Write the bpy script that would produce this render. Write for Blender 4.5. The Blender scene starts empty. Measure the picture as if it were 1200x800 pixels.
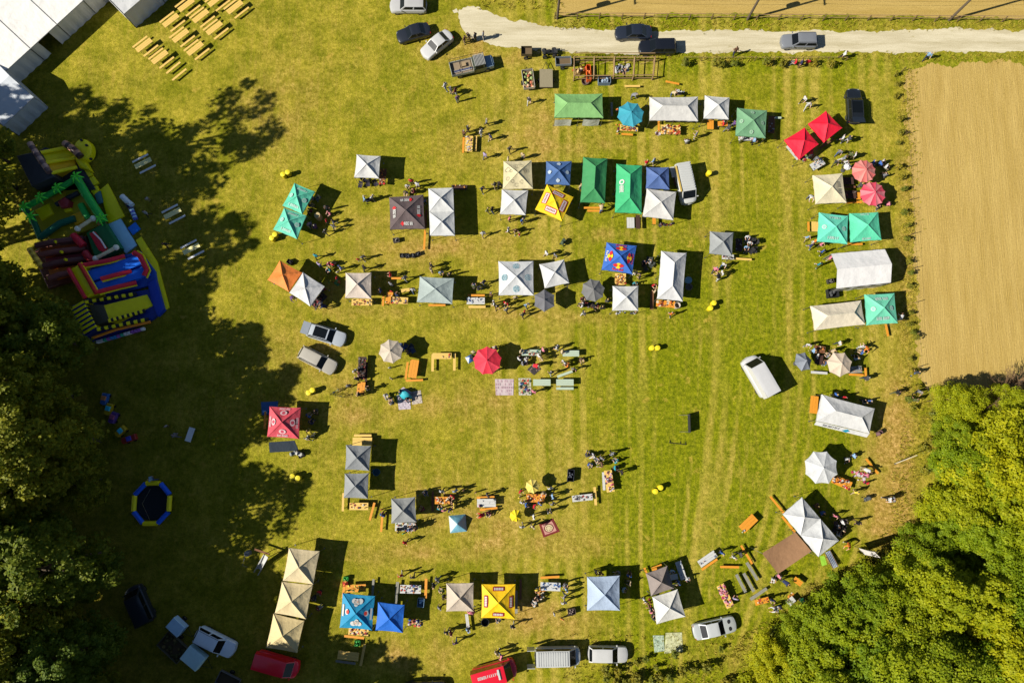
import bpy, bmesh, math, random
from mathutils import Vector, Matrix, noise

R = math.radians
rnd = random.Random(11)
scn = bpy.context.scene
col = scn.collection

# ------------------------------------------------------------------ camera
TILT = R(8.0)
DIST = 80.0
CAMLOC = Vector((0, -DIST * math.sin(TILT), DIST * math.cos(TILT)))
cam_d = bpy.data.cameras.new("camera")
cam_d.sensor_width = 36.0
cam_d.lens = 24.0
cam_d.clip_start = 0.5
cam_d.clip_end = 2000
cam = bpy.data.objects.new("camera", cam_d)
cam.location = CAMLOC
cam.rotation_euler = (TILT, 0, 0)
col.objects.link(cam)
scn.camera = cam

# ------------------------------------------------------------------ sky and sun
SUN_EL = R(38.0)
SH_AZ = R(16.5)                       # direction in which shadows fall, from +x towards +y
SHD = Vector((math.cos(SH_AZ), math.sin(SH_AZ), 0))
world = bpy.data.worlds.new("World")
scn.world = world
world.use_nodes = True
wn = world.node_tree.nodes
wl = world.node_tree.links
wn.clear()
sky = wn.new("ShaderNodeTexSky")
sky.sky_type = 'NISHITA'
sky.sun_disc = False
sky.sun_elevation = SUN_EL
sky.sun_rotation = math.atan2(-SHD.x, -SHD.y)
sky.altitude = 1500
sky.air_density = 0.85
sky.dust_density = 0.5
bg = wn.new("ShaderNodeBackground")
bg.inputs[1].default_value = 0.05
wo = wn.new("ShaderNodeOutputWorld")
wl.new(sky.outputs[0], bg.inputs[0])
wl.new(bg.outputs[0], wo.inputs[0])

sun_d = bpy.data.lights.new("sun", 'SUN')
sun_d.energy = 5.0
sun_d.angle = R(0.5)
sun_d.color = (1.0, 0.94, 0.83)
sun = bpy.data.objects.new("sun", sun_d)
Ldir = Vector((SHD.x * math.cos(SUN_EL), SHD.y * math.cos(SUN_EL), -math.sin(SUN_EL)))
sun.rotation_euler = Ldir.to_track_quat('-Z', 'Y').to_euler()
sun.location = (-60, -20, 60)
col.objects.link(sun)

scn.view_settings.view_transform = 'Standard'
scn.view_settings.look = 'None'
scn.view_settings.exposure = 1.08
scn.view_settings.gamma = 1.0
scn.view_settings.use_curve_mapping = False
scn.render.engine = 'CYCLES'

# ------------------------------------------------------------------ helpers
_c, _s = math.cos(TILT), math.sin(TILT)


def P(u, v, h=0.0):
    """Point on the horizontal plane z=h seen at pixel (u, v) of the 1200x800 photograph."""
    x, y = (u - 600) / 800.0, (400 - v) / 800.0
    d = Vector((x, y * _c + _s, y * _s - _c))
    k = (h - CAMLOC.z) / d.z
    return CAMLOC + d * k


def lin(c):
    return tuple(((x / 255) / 12.92 if x <= 10 else (((x / 255) + 0.055) / 1.055) ** 2.4) for x in c)


GAIN = 0.60
_mats = {}


def M(c, rough=0.75, kind='cloth', metal=0.0, spec=0.3, gain=None, alpha=1.0):
    """Procedural material whose sunlit look is about the sRGB colour c."""
    key = (tuple(c), rough, kind, metal, gain, alpha)
    if key in _mats:
        return _mats[key]
    m = bpy.data.materials.new("%s_%d_%d_%d" % (kind, c[0], c[1], c[2]))
    m.use_nodes = True
    nt = m.node_tree
    b = nt.nodes["Principled BSDF"]
    g = GAIN if gain is None else gain
    base = [x * g * (1 - .58 * min(lin(c)) * g) for x in lin(c)] if gain is None else [min(.85, x * g) for x in lin(c)]
    b.inputs["Roughness"].default_value = rough
    b.inputs["Metallic"].default_value = metal
    b.inputs["Specular IOR Level"].default_value = spec
    tc = nt.nodes.new("ShaderNodeTexCoord")
    n1 = nt.nodes.new("ShaderNodeTexNoise")
    mx = nt.nodes.new("ShaderNodeMix")
    mx.data_type = 'RGBA'
    sc, amt = {'cloth': (2.4, 0.17), 'paint': (3.0, 0.07), 'wood': (7.0, 0.42), 'plain': (9.0, 0.25),
               'pvc': (1.3, 0.16), 'metal': (6.0, 0.2), 'skin': (20, .1)}.get(kind, (4.0, 0.2))
    n1.inputs["Scale"].default_value = sc
    n1.inputs["Detail"].default_value = 6
    n1.inputs["Roughness"].default_value = 0.65
    if kind == 'wood':
        mp = nt.nodes.new("ShaderNodeMapping")
        mp.inputs["Scale"].default_value = (0.35, 4.0, 4.0)
        nt.links.new(tc.outputs["Object"], mp.inputs[0])
        nt.links.new(mp.outputs[0], n1.inputs["Vector"])
    else:
        nt.links.new(tc.outputs["Object"], n1.inputs["Vector"])
    mx.inputs[6].default_value = (*[x * (1 - amt) for x in base], 1)
    mx.inputs[7].default_value = (*[min(.9, x * (1 + amt)) for x in base], 1)
    nt.links.new(n1.outputs["Fac"], mx.inputs[0])
    nt.links.new(mx.outputs[2], b.inputs["Base Color"])
    if kind in ('cloth', 'pvc'):
        bp = nt.nodes.new("ShaderNodeBump")
        n2 = nt.nodes.new("ShaderNodeTexNoise")
        n2.inputs["Scale"].default_value = 1.7 if kind == 'cloth' else 1.2
        n2.inputs["Detail"].default_value = 3
        nt.links.new(tc.outputs["Object"], n2.inputs["Vector"])
        nt.links.new(n2.outputs["Fac"], bp.inputs["Height"])
        bp.inputs["Strength"].default_value = 0.6
        bp.inputs["Distance"].default_value = 0.12
        nt.links.new(bp.outputs[0], b.inputs["Normal"])
    if kind == 'paint':
        b.inputs["Coat Weight"].default_value = 0.5
        b.inputs["Coat Roughness"].default_value = 0.08
    _mats[key] = m
    return m


def glass_mat():
    k = 'car_glass'
    if k in _mats:
        return _mats[k]
    m = M((18, 22, 25), 0.2, 'glass', 0.0, 0.25)
    _mats[k] = m
    return m


class MB:
    """Collects polygons; build() makes one mesh object."""

    def __init__(s):
        s.v, s.f, s.m = [], [], []

    def add(s, vs, fs, mi=0):
        o = len(s.v)
        s.v += [tuple(p) for p in vs]
        for f in fs:
            s.f.append([i + o for i in f])
            s.m.append(mi)

    def box(s, c, d, rz=0.0, mi=0, taper=1.0):
        x, y, z = d[0] / 2, d[1] / 2, d[2] / 2
        ca, sa = math.cos(rz), math.sin(rz)
        vs = []
        for zz in (-z, z):
            t = 1.0 if zz < 0 else taper
            for xx, yy in ((-x, -y), (x, -y), (x, y), (-x, y)):
                xx *= t
                yy *= t
                vs.append((c[0] + xx * ca - yy * sa, c[1] + xx * sa + yy * ca, c[2] + zz))
        s.add(vs, [(3, 2, 1, 0), (4, 5, 6, 7), (0, 1, 5, 4), (1, 2, 6, 5), (2, 3, 7, 6), (3, 0, 4, 7)], mi)

    def tube(s, pts, r, n=6, mi=0, mifn=None):
        pts = [Vector(p) for p in pts]
        k = len(pts)
        rs = r if isinstance(r, (list, tuple)) else [r] * k
        o = len(s.v)
        for i, p in enumerate(pts):
            a = pts[max(0, i - 1)]
            b = pts[min(k - 1, i + 1)]
            d = (b - a).normalized()
            up = Vector((0, 0, 1)) if abs(d.z) < 0.95 else Vector((1, 0, 0))
            x = d.cross(up).normalized()
            y = x.cross(d)
            for j in range(n):
                t = 2 * math.pi * j / n
                s.v.append(tuple(p + (x * math.cos(t) + y * math.sin(t)) * rs[i]))
        for i in range(k - 1):
            for j in range(n):
                a, b = o + i * n + j, o + i * n + (j + 1) % n
                s.f.append([a, b, b + n, a + n])
                s.m.append(mifn(i) if mifn else mi)
        s.f.append([o + j for j in range(n)][::-1])
        s.m.append(mifn(0) if mifn else mi)
        s.f.append([o + (k - 1) * n + j for j in range(n)])
        s.m.append(mifn(k - 2) if mifn else mi)

    def prism(s, poly, z0, z1, mi=0, bevel=0.0):
        """poly: list of (x, y[, ztop]) ; bevelled top edge"""
        n = len(poly)
        cx = sum(p[0] for p in poly) / n
        cy = sum(p[1] for p in poly) / n
        tops = [p[2] if len(p) > 2 else z1 for p in poly]
        area = sum(poly[i][0] * poly[(i + 1) % n][1] - poly[(i + 1) % n][0] * poly[i][1] for i in range(n))
        if area < 0:
            poly = poly[::-1]
            tops = tops[::-1]
        rings = [[(p[0], p[1], z0) for p in poly]]
        if bevel:
            for k in range(4):
                a = k / 3 * math.pi / 2
                ins = bevel * (1 - math.cos(a))
                dz = bevel * (1 - math.sin(a))
                ring = []
                for p, t in zip(poly, tops):
                    d = Vector((cx - p[0], cy - p[1]))
                    L = d.length or 1
                    d = d / L * min(ins * 1.3, L * 0.6)
                    ring.append((p[0] + d.x, p[1] + d.y, t - dz))
                rings.append(ring)
        else:
            rings.append([(p[0], p[1], t) for p, t in zip(poly, tops)])
        o = len(s.v)
        for r_ in rings:
            s.v += r_
        for k in range(len(rings) - 1):
            for i in range(n):
                a, b = o + k * n + i, o + k * n + (i + 1) % n
                s.f.append([a, b, b + n, a + n])
                s.m.append(mi)
        s.f.append([o + (len(rings) - 1) * n + i for i in range(n)])
        s.m.append(mi)
        s.f.append([o + i for i in range(n)][::-1])
        s.m.append(mi)

    def lathe(s, prof, n=12, c=(0, 0, 0), mi=0):
        o = len(s.v)
        for r, z in prof:
            for j in range(n):
                t = 2 * math.pi * j / n
                s.v.append((c[0] + r * math.cos(t), c[1] + r * math.sin(t), c[2] + z))
        for i in range(len(prof) - 1):
            for j in range(n):
                a, b = o + i * n + j, o + i * n + (j + 1) % n
                s.f.append([a, b, b + n, a + n])
                s.m.append(mi)
        s.f.append([o + j for j in range(n)][::-1])
        s.m.append(mi)
        s.f.append([o + (len(prof) - 1) * n + j for j in range(n)])
        s.m.append(mi)

    def patch(s, a, b, c, d, nu=6, nv=6, sag=0.0, mi=0, seed=0.0, wr=0.012, bow=0.0):
        """bilinear patch a-b (bottom) d-c (top)"""
        a, b, c, d = map(Vector, (a, b, c, d))
        o = len(s.v)
        for j in range(nv + 1):
            for i in range(nu + 1):
                u, w = i / nu, j / nv
                p = a.lerp(b, u).lerp(d.lerp(c, u), w)
                k = 16 * u * (1 - u) * w * (1 - w)
                wz = noise.noise(Vector((p.x * 1.1 + seed, p.y * 1.1, seed * 3.1))) * wr * min(1, k * 3)
                p.z += wz - sag * k
                if bow:
                    q_ = bow * 4 * u * (1 - u) * (1 - w) ** 2
                    t_ = (d + c) / 2 - (a + b) / 2
                    t_.z = 0
                    p += t_.normalized() * q_
                    p.z -= q_ * .5
                s.v.append(tuple(p))
        for j in range(nv):
            for i in range(nu):
                q = o + j * (nu + 1) + i
                s.f.append([q, q + 1, q + nu + 2, q + nu + 1])
                s.m.append(mi)

    def mesh(s, name, smooth=0.0):
        me = bpy.data.meshes.new(name)
        me.from_pydata(s.v, [], s.f)
        me.polygons.foreach_set("material_index", s.m)
        if smooth:
            me.polygons.foreach_set("use_smooth", [True] * len(s.f))
            me.update()
            me.set_sharp_from_angle(angle=R(smooth))
        me.update()
        return me

    def build(s, name, mats, parent=None, loc=None, rz=0.0, smooth=0.0):
        me = s.mesh(name, smooth)
        for m in (mats if isinstance(mats, (list, tuple)) else [mats]):
            me.materials.append(m)
        o = bpy.data.objects.new(name, me)
        col.objects.link(o)
        if parent is not None:
            o.parent = parent
        if loc is not None:
            o.location = loc
        o.rotation_euler.z = rz
        return o


def link(me, name, parent=None, loc=(0, 0, 0), rz=0.0, mats=None, scale=None):
    o = bpy.data.objects.new(name, me)
    col.objects.link(o)
    if parent is not None:
        o.parent = parent
    o.location = loc
    o.rotation_euler.z = rz
    if scale:
        o.scale = scale
    if mats:
        for i, m in enumerate(mats):
            if m is not None:
                o.material_slots[i].link = 'OBJECT'
                o.material_slots[i].material = m
    return o


ANCH = []          # (x, y, phrase) of the things that other labels can refer to
_used = {}


def tag(o, label, cat, group=None, kind=None, ref=None):
    o["label"] = label
    o["category"] = cat
    if group:
        o["group"] = group
    if kind:
        o["kind"] = kind
    if ref:
        ANCH.append((o.location.x, o.location.y, ref))
    return o


def thing(name, label, cat, loc, rz=0.0, group=None, ref=None):
    o = bpy.data.objects.new(name, None)
    o.empty_display_size = 0.3
    col.objects.link(o)
    o.location = (loc[0], loc[1], loc[2] if len(loc) > 2 else 0)
    o.rotation_euler.z = rz
    return tag(o, label, cat, group, None, ref)


def near(x, y, k=0):
    a = sorted(ANCH, key=lambda t: (t[0] - x) ** 2 + (t[1] - y) ** 2)
    return a[min(k, len(a) - 1)][2]


def struct(o):
    o["kind"] = "structure"
    return o


def area_out(poly):
    return poly
# ================================================================== ground, fields, road
def axis(lo, hi, step, far):
    a, x = [-far, -far * 0.6, lo - 40, lo - 15], lo
    while x <= hi + 1e-6:
        a.append(x)
        x += step
    return a + [hi + 15, hi + 40, far * 0.6, far]


def sstep(a, b, x):
    t = max(0.0, min(1.0, (x - a) / (b - a)))
    return t * t * (3 - 2 * t)


def proj(p):
    """world point -> photograph pixel"""
    d = Vector(p) - CAMLOC
    y = d.y * _c + d.z * _s
    z = -d.y * _s + d.z * _c
    return 600 + 800 * d.x / -z, 400 - 800 * y / -z


# worn and trodden ground, as (u, v, ru, rv, strength) in photograph pixels of the ground
WORN = [(1048, 520, 26, 70, .9), (1040, 600, 30, 40, .8), (1063, 300, 16, 200, .45), (975, 690, 40, 16, .6),
        (600, 50, 80, 22, .5), (420, 365, 60, 9, .35), (590, 368, 70, 9, .4), (740, 275, 90, 10, .3), (720, 372, 60, 8, .3), (445, 262, 40, 12, .3), (655, 625, 40, 10, .3), (480, 650, 90, 10, .3), (925, 270, 14, 110, .3), (930, 430, 20, 60, .25), (560, 165, 40, 25, .3), (360, 415, 70, 45, .35), (470, 300, 60, 20, .3), (560, 290, 70, 16, .45),
        (540, 60, 60, 30, .25), (330, 130, 60, 60, .3), (650, 730, 60, 22, .5), (480, 770, 60, 25, .45),
        (620, 715, 40, 20, .4), (520, 590, 60, 40, .3), (560, 470, 60, 30, .3), (400, 480, 40, 60, .2),
        (400, 340, 60, 14, .3), (830, 270, 25, 60, .3), (880, 560, 50, 40, .25), (750, 170, 120, 12, .35),
        (580, 610, 50, 25, .35), (510, 280, 40, 12, .3), (820, 390, 60, 20, .2), (630, 165, 30, 60, .4),
        (860, 770, 60, 20, .35), (930, 690, 50, 20, .3), (640, 640, 200, 14, .3), (440, 480, 120, 16, .3)]
xs = axis(-68, 68, 0.5, 420)
ys = axis(-50, 52, 0.5, 420)
gm = bpy.data.meshes.new("grass_ground")
gv = [(x, y, 0) for y in ys for x in xs]
nx = len(xs)
gf = [(j * nx + i, j * nx + i + 1, (j + 1) * nx + i + 1, (j + 1) * nx + i)
      for j in range(len(ys) - 1) for i in range(nx - 1)]
gm.from_pydata(gv, [], gf)
at = gm.color_attributes.new("ground", 'FLOAT_COLOR', 'POINT')
vals = []
for (x, y, z) in gv:
    u, v = proj((x, y, 0))
    worn = 0.0
    for (a, b, ra, rb, s_) in WORN:
        d = ((u - a) / ra) ** 2 + ((v - b) / rb) ** 2
        if d < 4:
            worn += 1.25 * s_ * math.exp(-d * 1.2)
    n = noise.noise(Vector((x * .09, y * .09, 3))) * .5 + noise.noise(Vector((x * .3, y * .3, 9))) * .35
    n2_ = noise.noise(Vector((x * .8, y * .8, 5))) * .5 + noise.noise(Vector((x * .35, y * .5, 8)))
    worn = max(0, min(1, worn * (.75 + .9 * n2_) + 0.26 * n + .05))
    # mowing swaths: run up and down the middle and right of the meadow, bending at the lower right
    uu = u + 0.00055 * max(0, v - 380) ** 2 * (1 if u > 780 else .15) * sstep(700, 900, u)
    stripe = .5 + .9 * noise.noise(Vector((uu * .055, v * .004, 4))) + .5 * noise.noise(Vector((uu * .16, v * .012, 8)))
    wide = math.sin(uu / 92.0 * 2 * math.pi + 0.6 + noise.noise(Vector((u * .01, v * .004, 2)))) * .5 + .5
    for sx_, sw_ in ((632, 3), (716, 3), (604, 4), (840, 4), (897, 3), (955, 4)):
        wide += .9 * math.exp(-((uu - sx_) / sw_) ** 2) * (.5 + noise.noise(Vector((v * .03, sx_, 0))))
    k = sstep(555, 620, u) * sstep(1070, 1020, u)
    fine_ = math.sin(uu / 17.0 * 2 * math.pi + 2.2 * noise.noise(Vector((uu * .02, v * .003, 6)))) * (.42 + .95 * noise.noise(Vector((uu * .03, v * .012, 12))))
    stripe = .5 + (0.30 * stripe + 0.40 * wide + .55 * fine_ - .33) * k * 1.3
    stripe -= .22 * sstep(712, 720, u) * sstep(190, 260, v) * sstep(1040, 1000, u)
    stripe += .25 * sstep(640, 632, u) * sstep(560, 600, u)
    # low field lush patches
    lush = .45 + .3 * noise.noise(Vector((x * .06, y * .05, 17))) + 0.3 * sstep(636, 642, u) * sstep(1030, 1000, u) + 0.45 * sstep(712, 722, u) * sstep(1040, 980, u) * (sstep(200, 330, v)) - 0.15
    lush += 0.8 * sstep(60, 68, v) * sstep(92, 76, v) * sstep(640, 700, u) + .6 * sstep(33, 25, v) * sstep(620, 660, u)
    vals += [worn * (1 - .5 * sstep(712, 720, u) * sstep(1000, 960, u)), max(0, min(1, lush)), stripe, 1]
at.data.foreach_set("color", vals)
ground = bpy.data.objects.new("grass_ground", gm)
col.objects.link(ground)
struct(ground)


def node_mix(nt, fac, a, b, blend='MIX'):
    n = nt.nodes.new("ShaderNodeMix")
    n.data_type = 'RGBA'
    n.blend_type = blend
    for k, val in ((0, fac), (6, a), (7, b)):
        if hasattr(val, 'links') or hasattr(val, 'is_linked'):
            nt.links.new(val, n.inputs[k])
        else:
            n.inputs[k].default_value = val
    return n.outputs[2]


def node_noise(nt, vec, scale, detail=5, rough=.6, map_scale=None):
    n = nt.nodes.new("ShaderNodeTexNoise")
    n.inputs["Scale"].default_value = scale
    n.inputs["Detail"].default_value = detail
    n.inputs["Roughness"].default_value = rough
    if map_scale:
        mp = nt.nodes.new("ShaderNodeMapping")
        mp.inputs["Scale"].default_value = map_scale
        nt.links.new(vec, mp.inputs[0])
        vec = mp.outputs[0]
    nt.links.new(vec, n.inputs["Vector"])
    return n.outputs["Fac"]


def ramp(nt, fac, lo, hi):
    n = nt.nodes.new("ShaderNodeMapRange")
    n.inputs[1].default_value = lo
    n.inputs[2].default_value = hi
    nt.links.new(fac, n.inputs[0])
    return n.outputs[0]


def c4(c, g=.64):
    return (*[x * g for x in lin(c)], 1)


def grass_mat():
    m = bpy.data.materials.new("meadow_grass")
    m.use_nodes = True
    nt = m.node_tree
    b = nt.nodes["Principled BSDF"]
    b.inputs["Roughness"].default_value = 0.95
    b.inputs["Specular IOR Level"].default_value = 0.08
    tc = nt.nodes.new("ShaderNodeTexCoord").outputs["Object"]
    vc = nt.nodes.new("ShaderNodeVertexColor")
    vc.layer_name = "ground"
    sp = nt.nodes.new("ShaderNodeSeparateColor")
    nt.links.new(vc.outputs[0], sp.inputs[0])
    big = ramp(nt, node_noise(nt, tc, .3, 6, .7), .40, .61)
    fine = ramp(nt, node_noise(nt, tc, 2.2, 8, .75), .36, .66)
    grain = ramp(nt, node_noise(nt, tc, 6.5, 4, .8), .34, .68)
    streak = ramp(nt, node_noise(nt, tc, 1.0, 6, .7, (2.6, .22, 1)), .36, .66)
    base = node_mix(nt, big, c4((120, 123, 8)), c4((166, 155, 44)))
    lushc = node_mix(nt, fine, c4((108, 120, 6)), c4((142, 144, 18)))
    base = node_mix(nt, ramp(nt, sp.outputs[1], .25, .95), base, lushc)
    # swath stripes: dry straw between green rows
    mul = nt.nodes.new("ShaderNodeMath")
    mul.operation = 'MULTIPLY'
    nt.links.new(ramp(nt, sp.outputs[2], .42, .95), mul.inputs[0])
    mul.inputs[1].default_value = 0.8
    base = node_mix(nt, mul.outputs[0], base, c4((178, 162, 66)))
    # trodden and worn
    dirt = node_mix(nt, fine, c4((160, 130, 54)), c4((188, 160, 84)))
    add = nt.nodes.new("ShaderNodeMath")
    add.operation = 'MULTIPLY_ADD'
    nt.links.new(streak, add.inputs[0])
    add.inputs[1].default_value = 0.25
    nt.links.new(sp.outputs[0], add.inputs[2])
    base = node_mix(nt, ramp(nt, add.outputs[0], .14, .85), base, dirt)
    # grain of single tufts: light and dark
    g1 = node_mix(nt, fine, (0.66, 0.68, 0.5, 1), (1.32, 1.28, 1.5, 1))
    base = node_mix(nt, 1.0, base, g1, 'MULTIPLY')
    g2 = node_mix(nt, grain, (0.68, 0.70, 0.6, 1), (1.3, 1.28, 1.4, 1))
    mid = ramp(nt, node_noise(nt, tc, .9, 5, .6), .34, .68)
    base = node_mix(nt, 1.0, base, node_mix(nt, mid, (0.82, 0.86, 0.6, 1), (1.18, 1.13, 1.4, 1)), 'MULTIPLY')
    base = node_mix(nt, 1.0, base, g2, 'MULTIPLY')
    # small clover and dry spots
    spot = ramp(nt, node_noise(nt, tc, .75, 5, .6), .62, .76)
    base = node_mix(nt, spot, base, node_mix(nt, fine, c4((118, 116, 4)), c4((142, 134, 12))))
    spot2 = ramp(nt, node_noise(nt, tc, .55, 4, .6, (1, 1, 3)), .62, .74)
    base = node_mix(nt, spot2, base, node_mix(nt, fine, c4((164, 138, 44)), c4((184, 162, 70))))
    nt.links.new(base, b.inputs["Base Color"])
    bp = nt.nodes.new("ShaderNodeBump")
    bp.inputs["Strength"].default_value = 0.9
    bp.inputs["Distance"].default_value = 0.10
    nt.links.new(node_noise(nt, tc, 4.5, 7, .75), bp.inputs["Height"])
    nt.links.new(bp.outputs[0], b.inputs["Normal"])
    return m


gm.materials.append(grass_mat())


def rough_sheet(name, px, z, mat, jit=0.16, step=0.25):
    """flat sheet with an uneven edge; px outline in photograph pixels on the ground"""
    w = [P(u, v) for u, v in px]
    pts = []
    for i in range(len(w)):
        a, b = w[i], w[(i + 1) % len(w)]
        L = (b - a).length
        n = max(1, int(L / step))
        nrm = Vector((-(b - a).y, (b - a).x)).normalized()
        for k in range(n):
            p = a.lerp(b, k / n)
            o = (noise.noise(Vector((p.x * .35, p.y * .35, z * 99))) * 1.9 + noise.noise(Vector((p.x * 1.7, p.y * 1.7, z * 50))) * 1.2 + rnd.uniform(-.5, .5)) * jit
            pts.append((p.x + nrm.x * o, p.y + nrm.y * o, z))
    bm = bmesh.new()
    f = bm.faces.new([bm.verts.new(p) for p in pts])
    bmesh.ops.triangulate(bm, faces=[f])
    me = bpy.data.meshes.new(name)
    bm.to_mesh(me)
    bm.free()
    me.materials.append(mat)
    if me.polygons[0].normal.z < 0:
        me.flip_normals()
    o = bpy.data.objects.new(name, me)
    col.objects.link(o)
    return struct(o)


def field_mat(vertical=True):
    m = bpy.data.materials.new("stubble_field")
    m.use_nodes = True
    nt = m.node_tree
    b = nt.nodes["Principled BSDF"]
    b.inputs["Roughness"].default_value = 0.95
    b.inputs["Specular IOR Level"].default_value = 0.08
    tc = nt.nodes.new("ShaderNodeTexCoord").outputs["Object"]
    ms = (8.0, .3, 1) if vertical else (.3, 8.0, 1)
    ms2 = (.9, .12, 1) if vertical else (.12, .9, 1)
    rows = ramp(nt, node_noise(nt, tc, 1.0, 5, .7, ms), .36, .66)
    bands = ramp(nt, node_noise(nt, tc, 1.0, 4, .6, ms2), .35, .66)
    fine = ramp(nt, node_noise(nt, tc, 5.0, 8, .8), .3, .72)
    base = node_mix(nt, bands, c4((186, 157, 80), .55), c4((214, 185, 108), .55))
    base = node_mix(nt, rows, base, node_mix(nt, fine, c4((186, 154, 80), .55), c4((210, 182, 112), .55)))
    base = node_mix(nt, 1.0, base, node_mix(nt, fine, (.84, .84, .82, 1), (1.13, 1.13, 1.14, 1)), 'MULTIPLY')
    spot = ramp(nt, node_noise(nt, tc, 1.6, 6, .7), .66, .74)
    base = node_mix(nt, spot, base, c4((160, 128, 62), .55))
    nt.links.new(base, b.inputs["Base Color"])
    bp = nt.nodes.new("ShaderNodeBump")
    bp.inputs["Strength"].default_value = .4
    bp.inputs["Distance"].default_value = .08
    nt.links.new(rows, bp.inputs["Height"])
    nt.links.new(bp.outputs[0], b.inputs["Normal"])
    return m


def gravel_mat():
    m = bpy.data.materials.new("gravel")
    m.use_nodes = True
    nt = m.node_tree
    b = nt.nodes["Principled BSDF"]
    b.inputs["Roughness"].default_value = .95
    b.inputs["Specular IOR Level"].default_value = .1
    tc = nt.nodes.new("ShaderNodeTexCoord").outputs["Object"]
    big = ramp(nt, node_noise(nt, tc, .5, 6, .7, (.2, 2.0, 1)), .33, .68)
    fine = ramp(nt, node_noise(nt, tc, 7, 8, .8), .3, .72)
    base = node_mix(nt, big, c4((190, 178, 142), .6), c4((230, 220, 190), .6))
    base = node_mix(nt, 1.0, base, node_mix(nt, fine, (.76, .76, .74, 1), (1.14, 1.14, 1.15, 1)), 'MULTIPLY')
    gr = ramp(nt, node_noise(nt, tc, .9, 7, .75, (.35, 1, 1)), .60, .72)
    base = node_mix(nt, gr, base, c4((160, 148, 84), .55))
    nt.links.new(base, b.inputs["Base Color"])
    return m


gravel = gravel_mat()
rough_sheet("stubble_field", [(1061, 84), (1075, 78), (1120, 75), (1250, 74), (1250, 500), (1200, 492), (1150, 480), (1105, 473), (1088, 455), (1079, 425), (1074, 380),
                              (1072, 330), (1070, 260), (1067, 200), (1062, 140)], .008, field_mat(True), .4)
rough_sheet("grain_field", [(652, -60), (1260, -60), (1260, 22), (1000, 18), (800, 17), (655, 17)], .008, field_mat(False), .2)
rough_sheet("gravel_road", [(536, 22), (538, 12), (548, 7), (562, 9), (580, 16), (600, 24), (640, 30), (700, 35), (800, 37), (900, 37), (1020, 36), (1120, 35), (1250, 36),
                            (1250, 60), (1120, 61), (1000, 61), (900, 62), (800, 63), (730, 63), (680, 61), (640, 59), (600, 55), (575, 51), (555, 46), (542, 36)], .012, gravel, .2)
rough_sheet("gravel_patch", [(530, 12), (535, 10), (537, 15), (532, 16)], .013, gravel, .08)
# ================================================================== writing and marks
_text = {}


def text_mesh(body, bold=False):
    if body in _text:
        return _text[body]
    cu = bpy.data.curves.new("print", 'FONT')
    cu.body = body
    cu.align_x = 'CENTER'
    cu.align_y = 'CENTER'
    cu.resolution_u = 2
    if bold:
        cu.offset = 0.02
    o = bpy.data.objects.new("print", cu)
    col.objects.link(o)
    bpy.context.view_layer.update()
    dg = bpy.context.evaluated_depsgraph_get()
    me = bpy.data.meshes.new_from_object(o.evaluated_get(dg))
    bpy.data.objects.remove(o)
    _text[body] = me
    return me


def disc(r, n=14, sx=1.0, sy=1.0):
    return [(r * sx * math.cos(2 * math.pi * i / n), r * sy * math.sin(2 * math.pi * i / n)) for i in range(n)]


def rect(x0, y0, x1, y1):
    return [(x0, y0), (x1, y0), (x1, y1), (x0, y1)]


def flat(parent, name, shapes, mats, mw):
    """flat print: shapes = [(poly, layer, material index)] in the local plane of matrix mw"""
    mb = MB()
    for poly, layer, mi in shapes:
        mb.add([mw @ Vector((x, y, .004 * layer)) for x, y in poly], [list(range(len(poly)))], mi)
    return mb.build(name, mats, parent)


def textobj(parent, name, body, size, mat, mw, off=(0, 0, 0), rot=0, sx=1.0):
    me = text_mesh(body, True)
    o = bpy.data.objects.new(name, me.copy())
    o.data.transform(mw @ Matrix.Translation(Vector(off)) @ Matrix.Rotation(rot, 4, 'Z') @ Matrix.Diagonal((size * sx, size, 1, 1)))
    o.data.materials.clear()
    o.data.materials.append(mat)
    col.objects.link(o)
    o.parent = parent
    return o


WHITE = M((238, 238, 232), .7, 'print')
RED = M((206, 30, 36), .7, 'print')
YEL = M((250, 205, 20), .7, 'print')
DKRED = M((150, 20, 34), .7, 'print')
NAVY = M((30, 40, 90), .7, 'print')
TEALP = M((60, 150, 170), .7, 'print')
GREYP = M((120, 122, 122), .7, 'print')
SILVER = M((190, 192, 190), .35, 'metal', .9)



def strokes(root, mw, cx, cy, w, h, n, mat):
    """lettering too small to read in the photograph: a row of letter-like strokes"""
    rr = random.Random(n * 7 + int(w * 100))
    mb = MB()
    cw = w / n
    for k in range(n):
        x0 = cx - w / 2 + k * cw
        sh = []
        t = cw * .26
        sh.append(rect(x0, cy - h / 2, x0 + t, cy + h / 2))
        if rr.random() < .7:
            sh.append(rect(x0 + cw * .52, cy - h / 2, x0 + cw * .52 + t, cy + h / 2))
        for yy in rr.sample((-.5, -.08, .32), 2):
            sh.append(rect(x0 + t, cy + yy * h, x0 + cw * .52, cy + yy * h + h * .18))
        for i, q in enumerate(sh):
            mb.add([mw @ Vector((x, y, .004 + .0015 * i)) for x, y in q], [(0, 1, 2, 3)])
    return mb.build("printed_lettering", mat, root)


# ================================================================== gazebos
def frame_of(a, b, p, t, s, up=.012):
    """plane on a roof panel: a->b eave (clockwise from above), p point up the slope"""
    a, b, p = Vector(a), Vector(b), Vector(p)
    o = a.lerp(b, t).lerp(p, s)
    ux = (a - b).normalized()
    n = (p - a).cross(p - b).normalized()
    if n.z < 0:
        n = -n
    uy = n.cross(ux)
    m = Matrix((ux, uy, n)).transposed().to_4x4()
    m.translation = o + n * up
    return m


GAZ = {}


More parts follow.
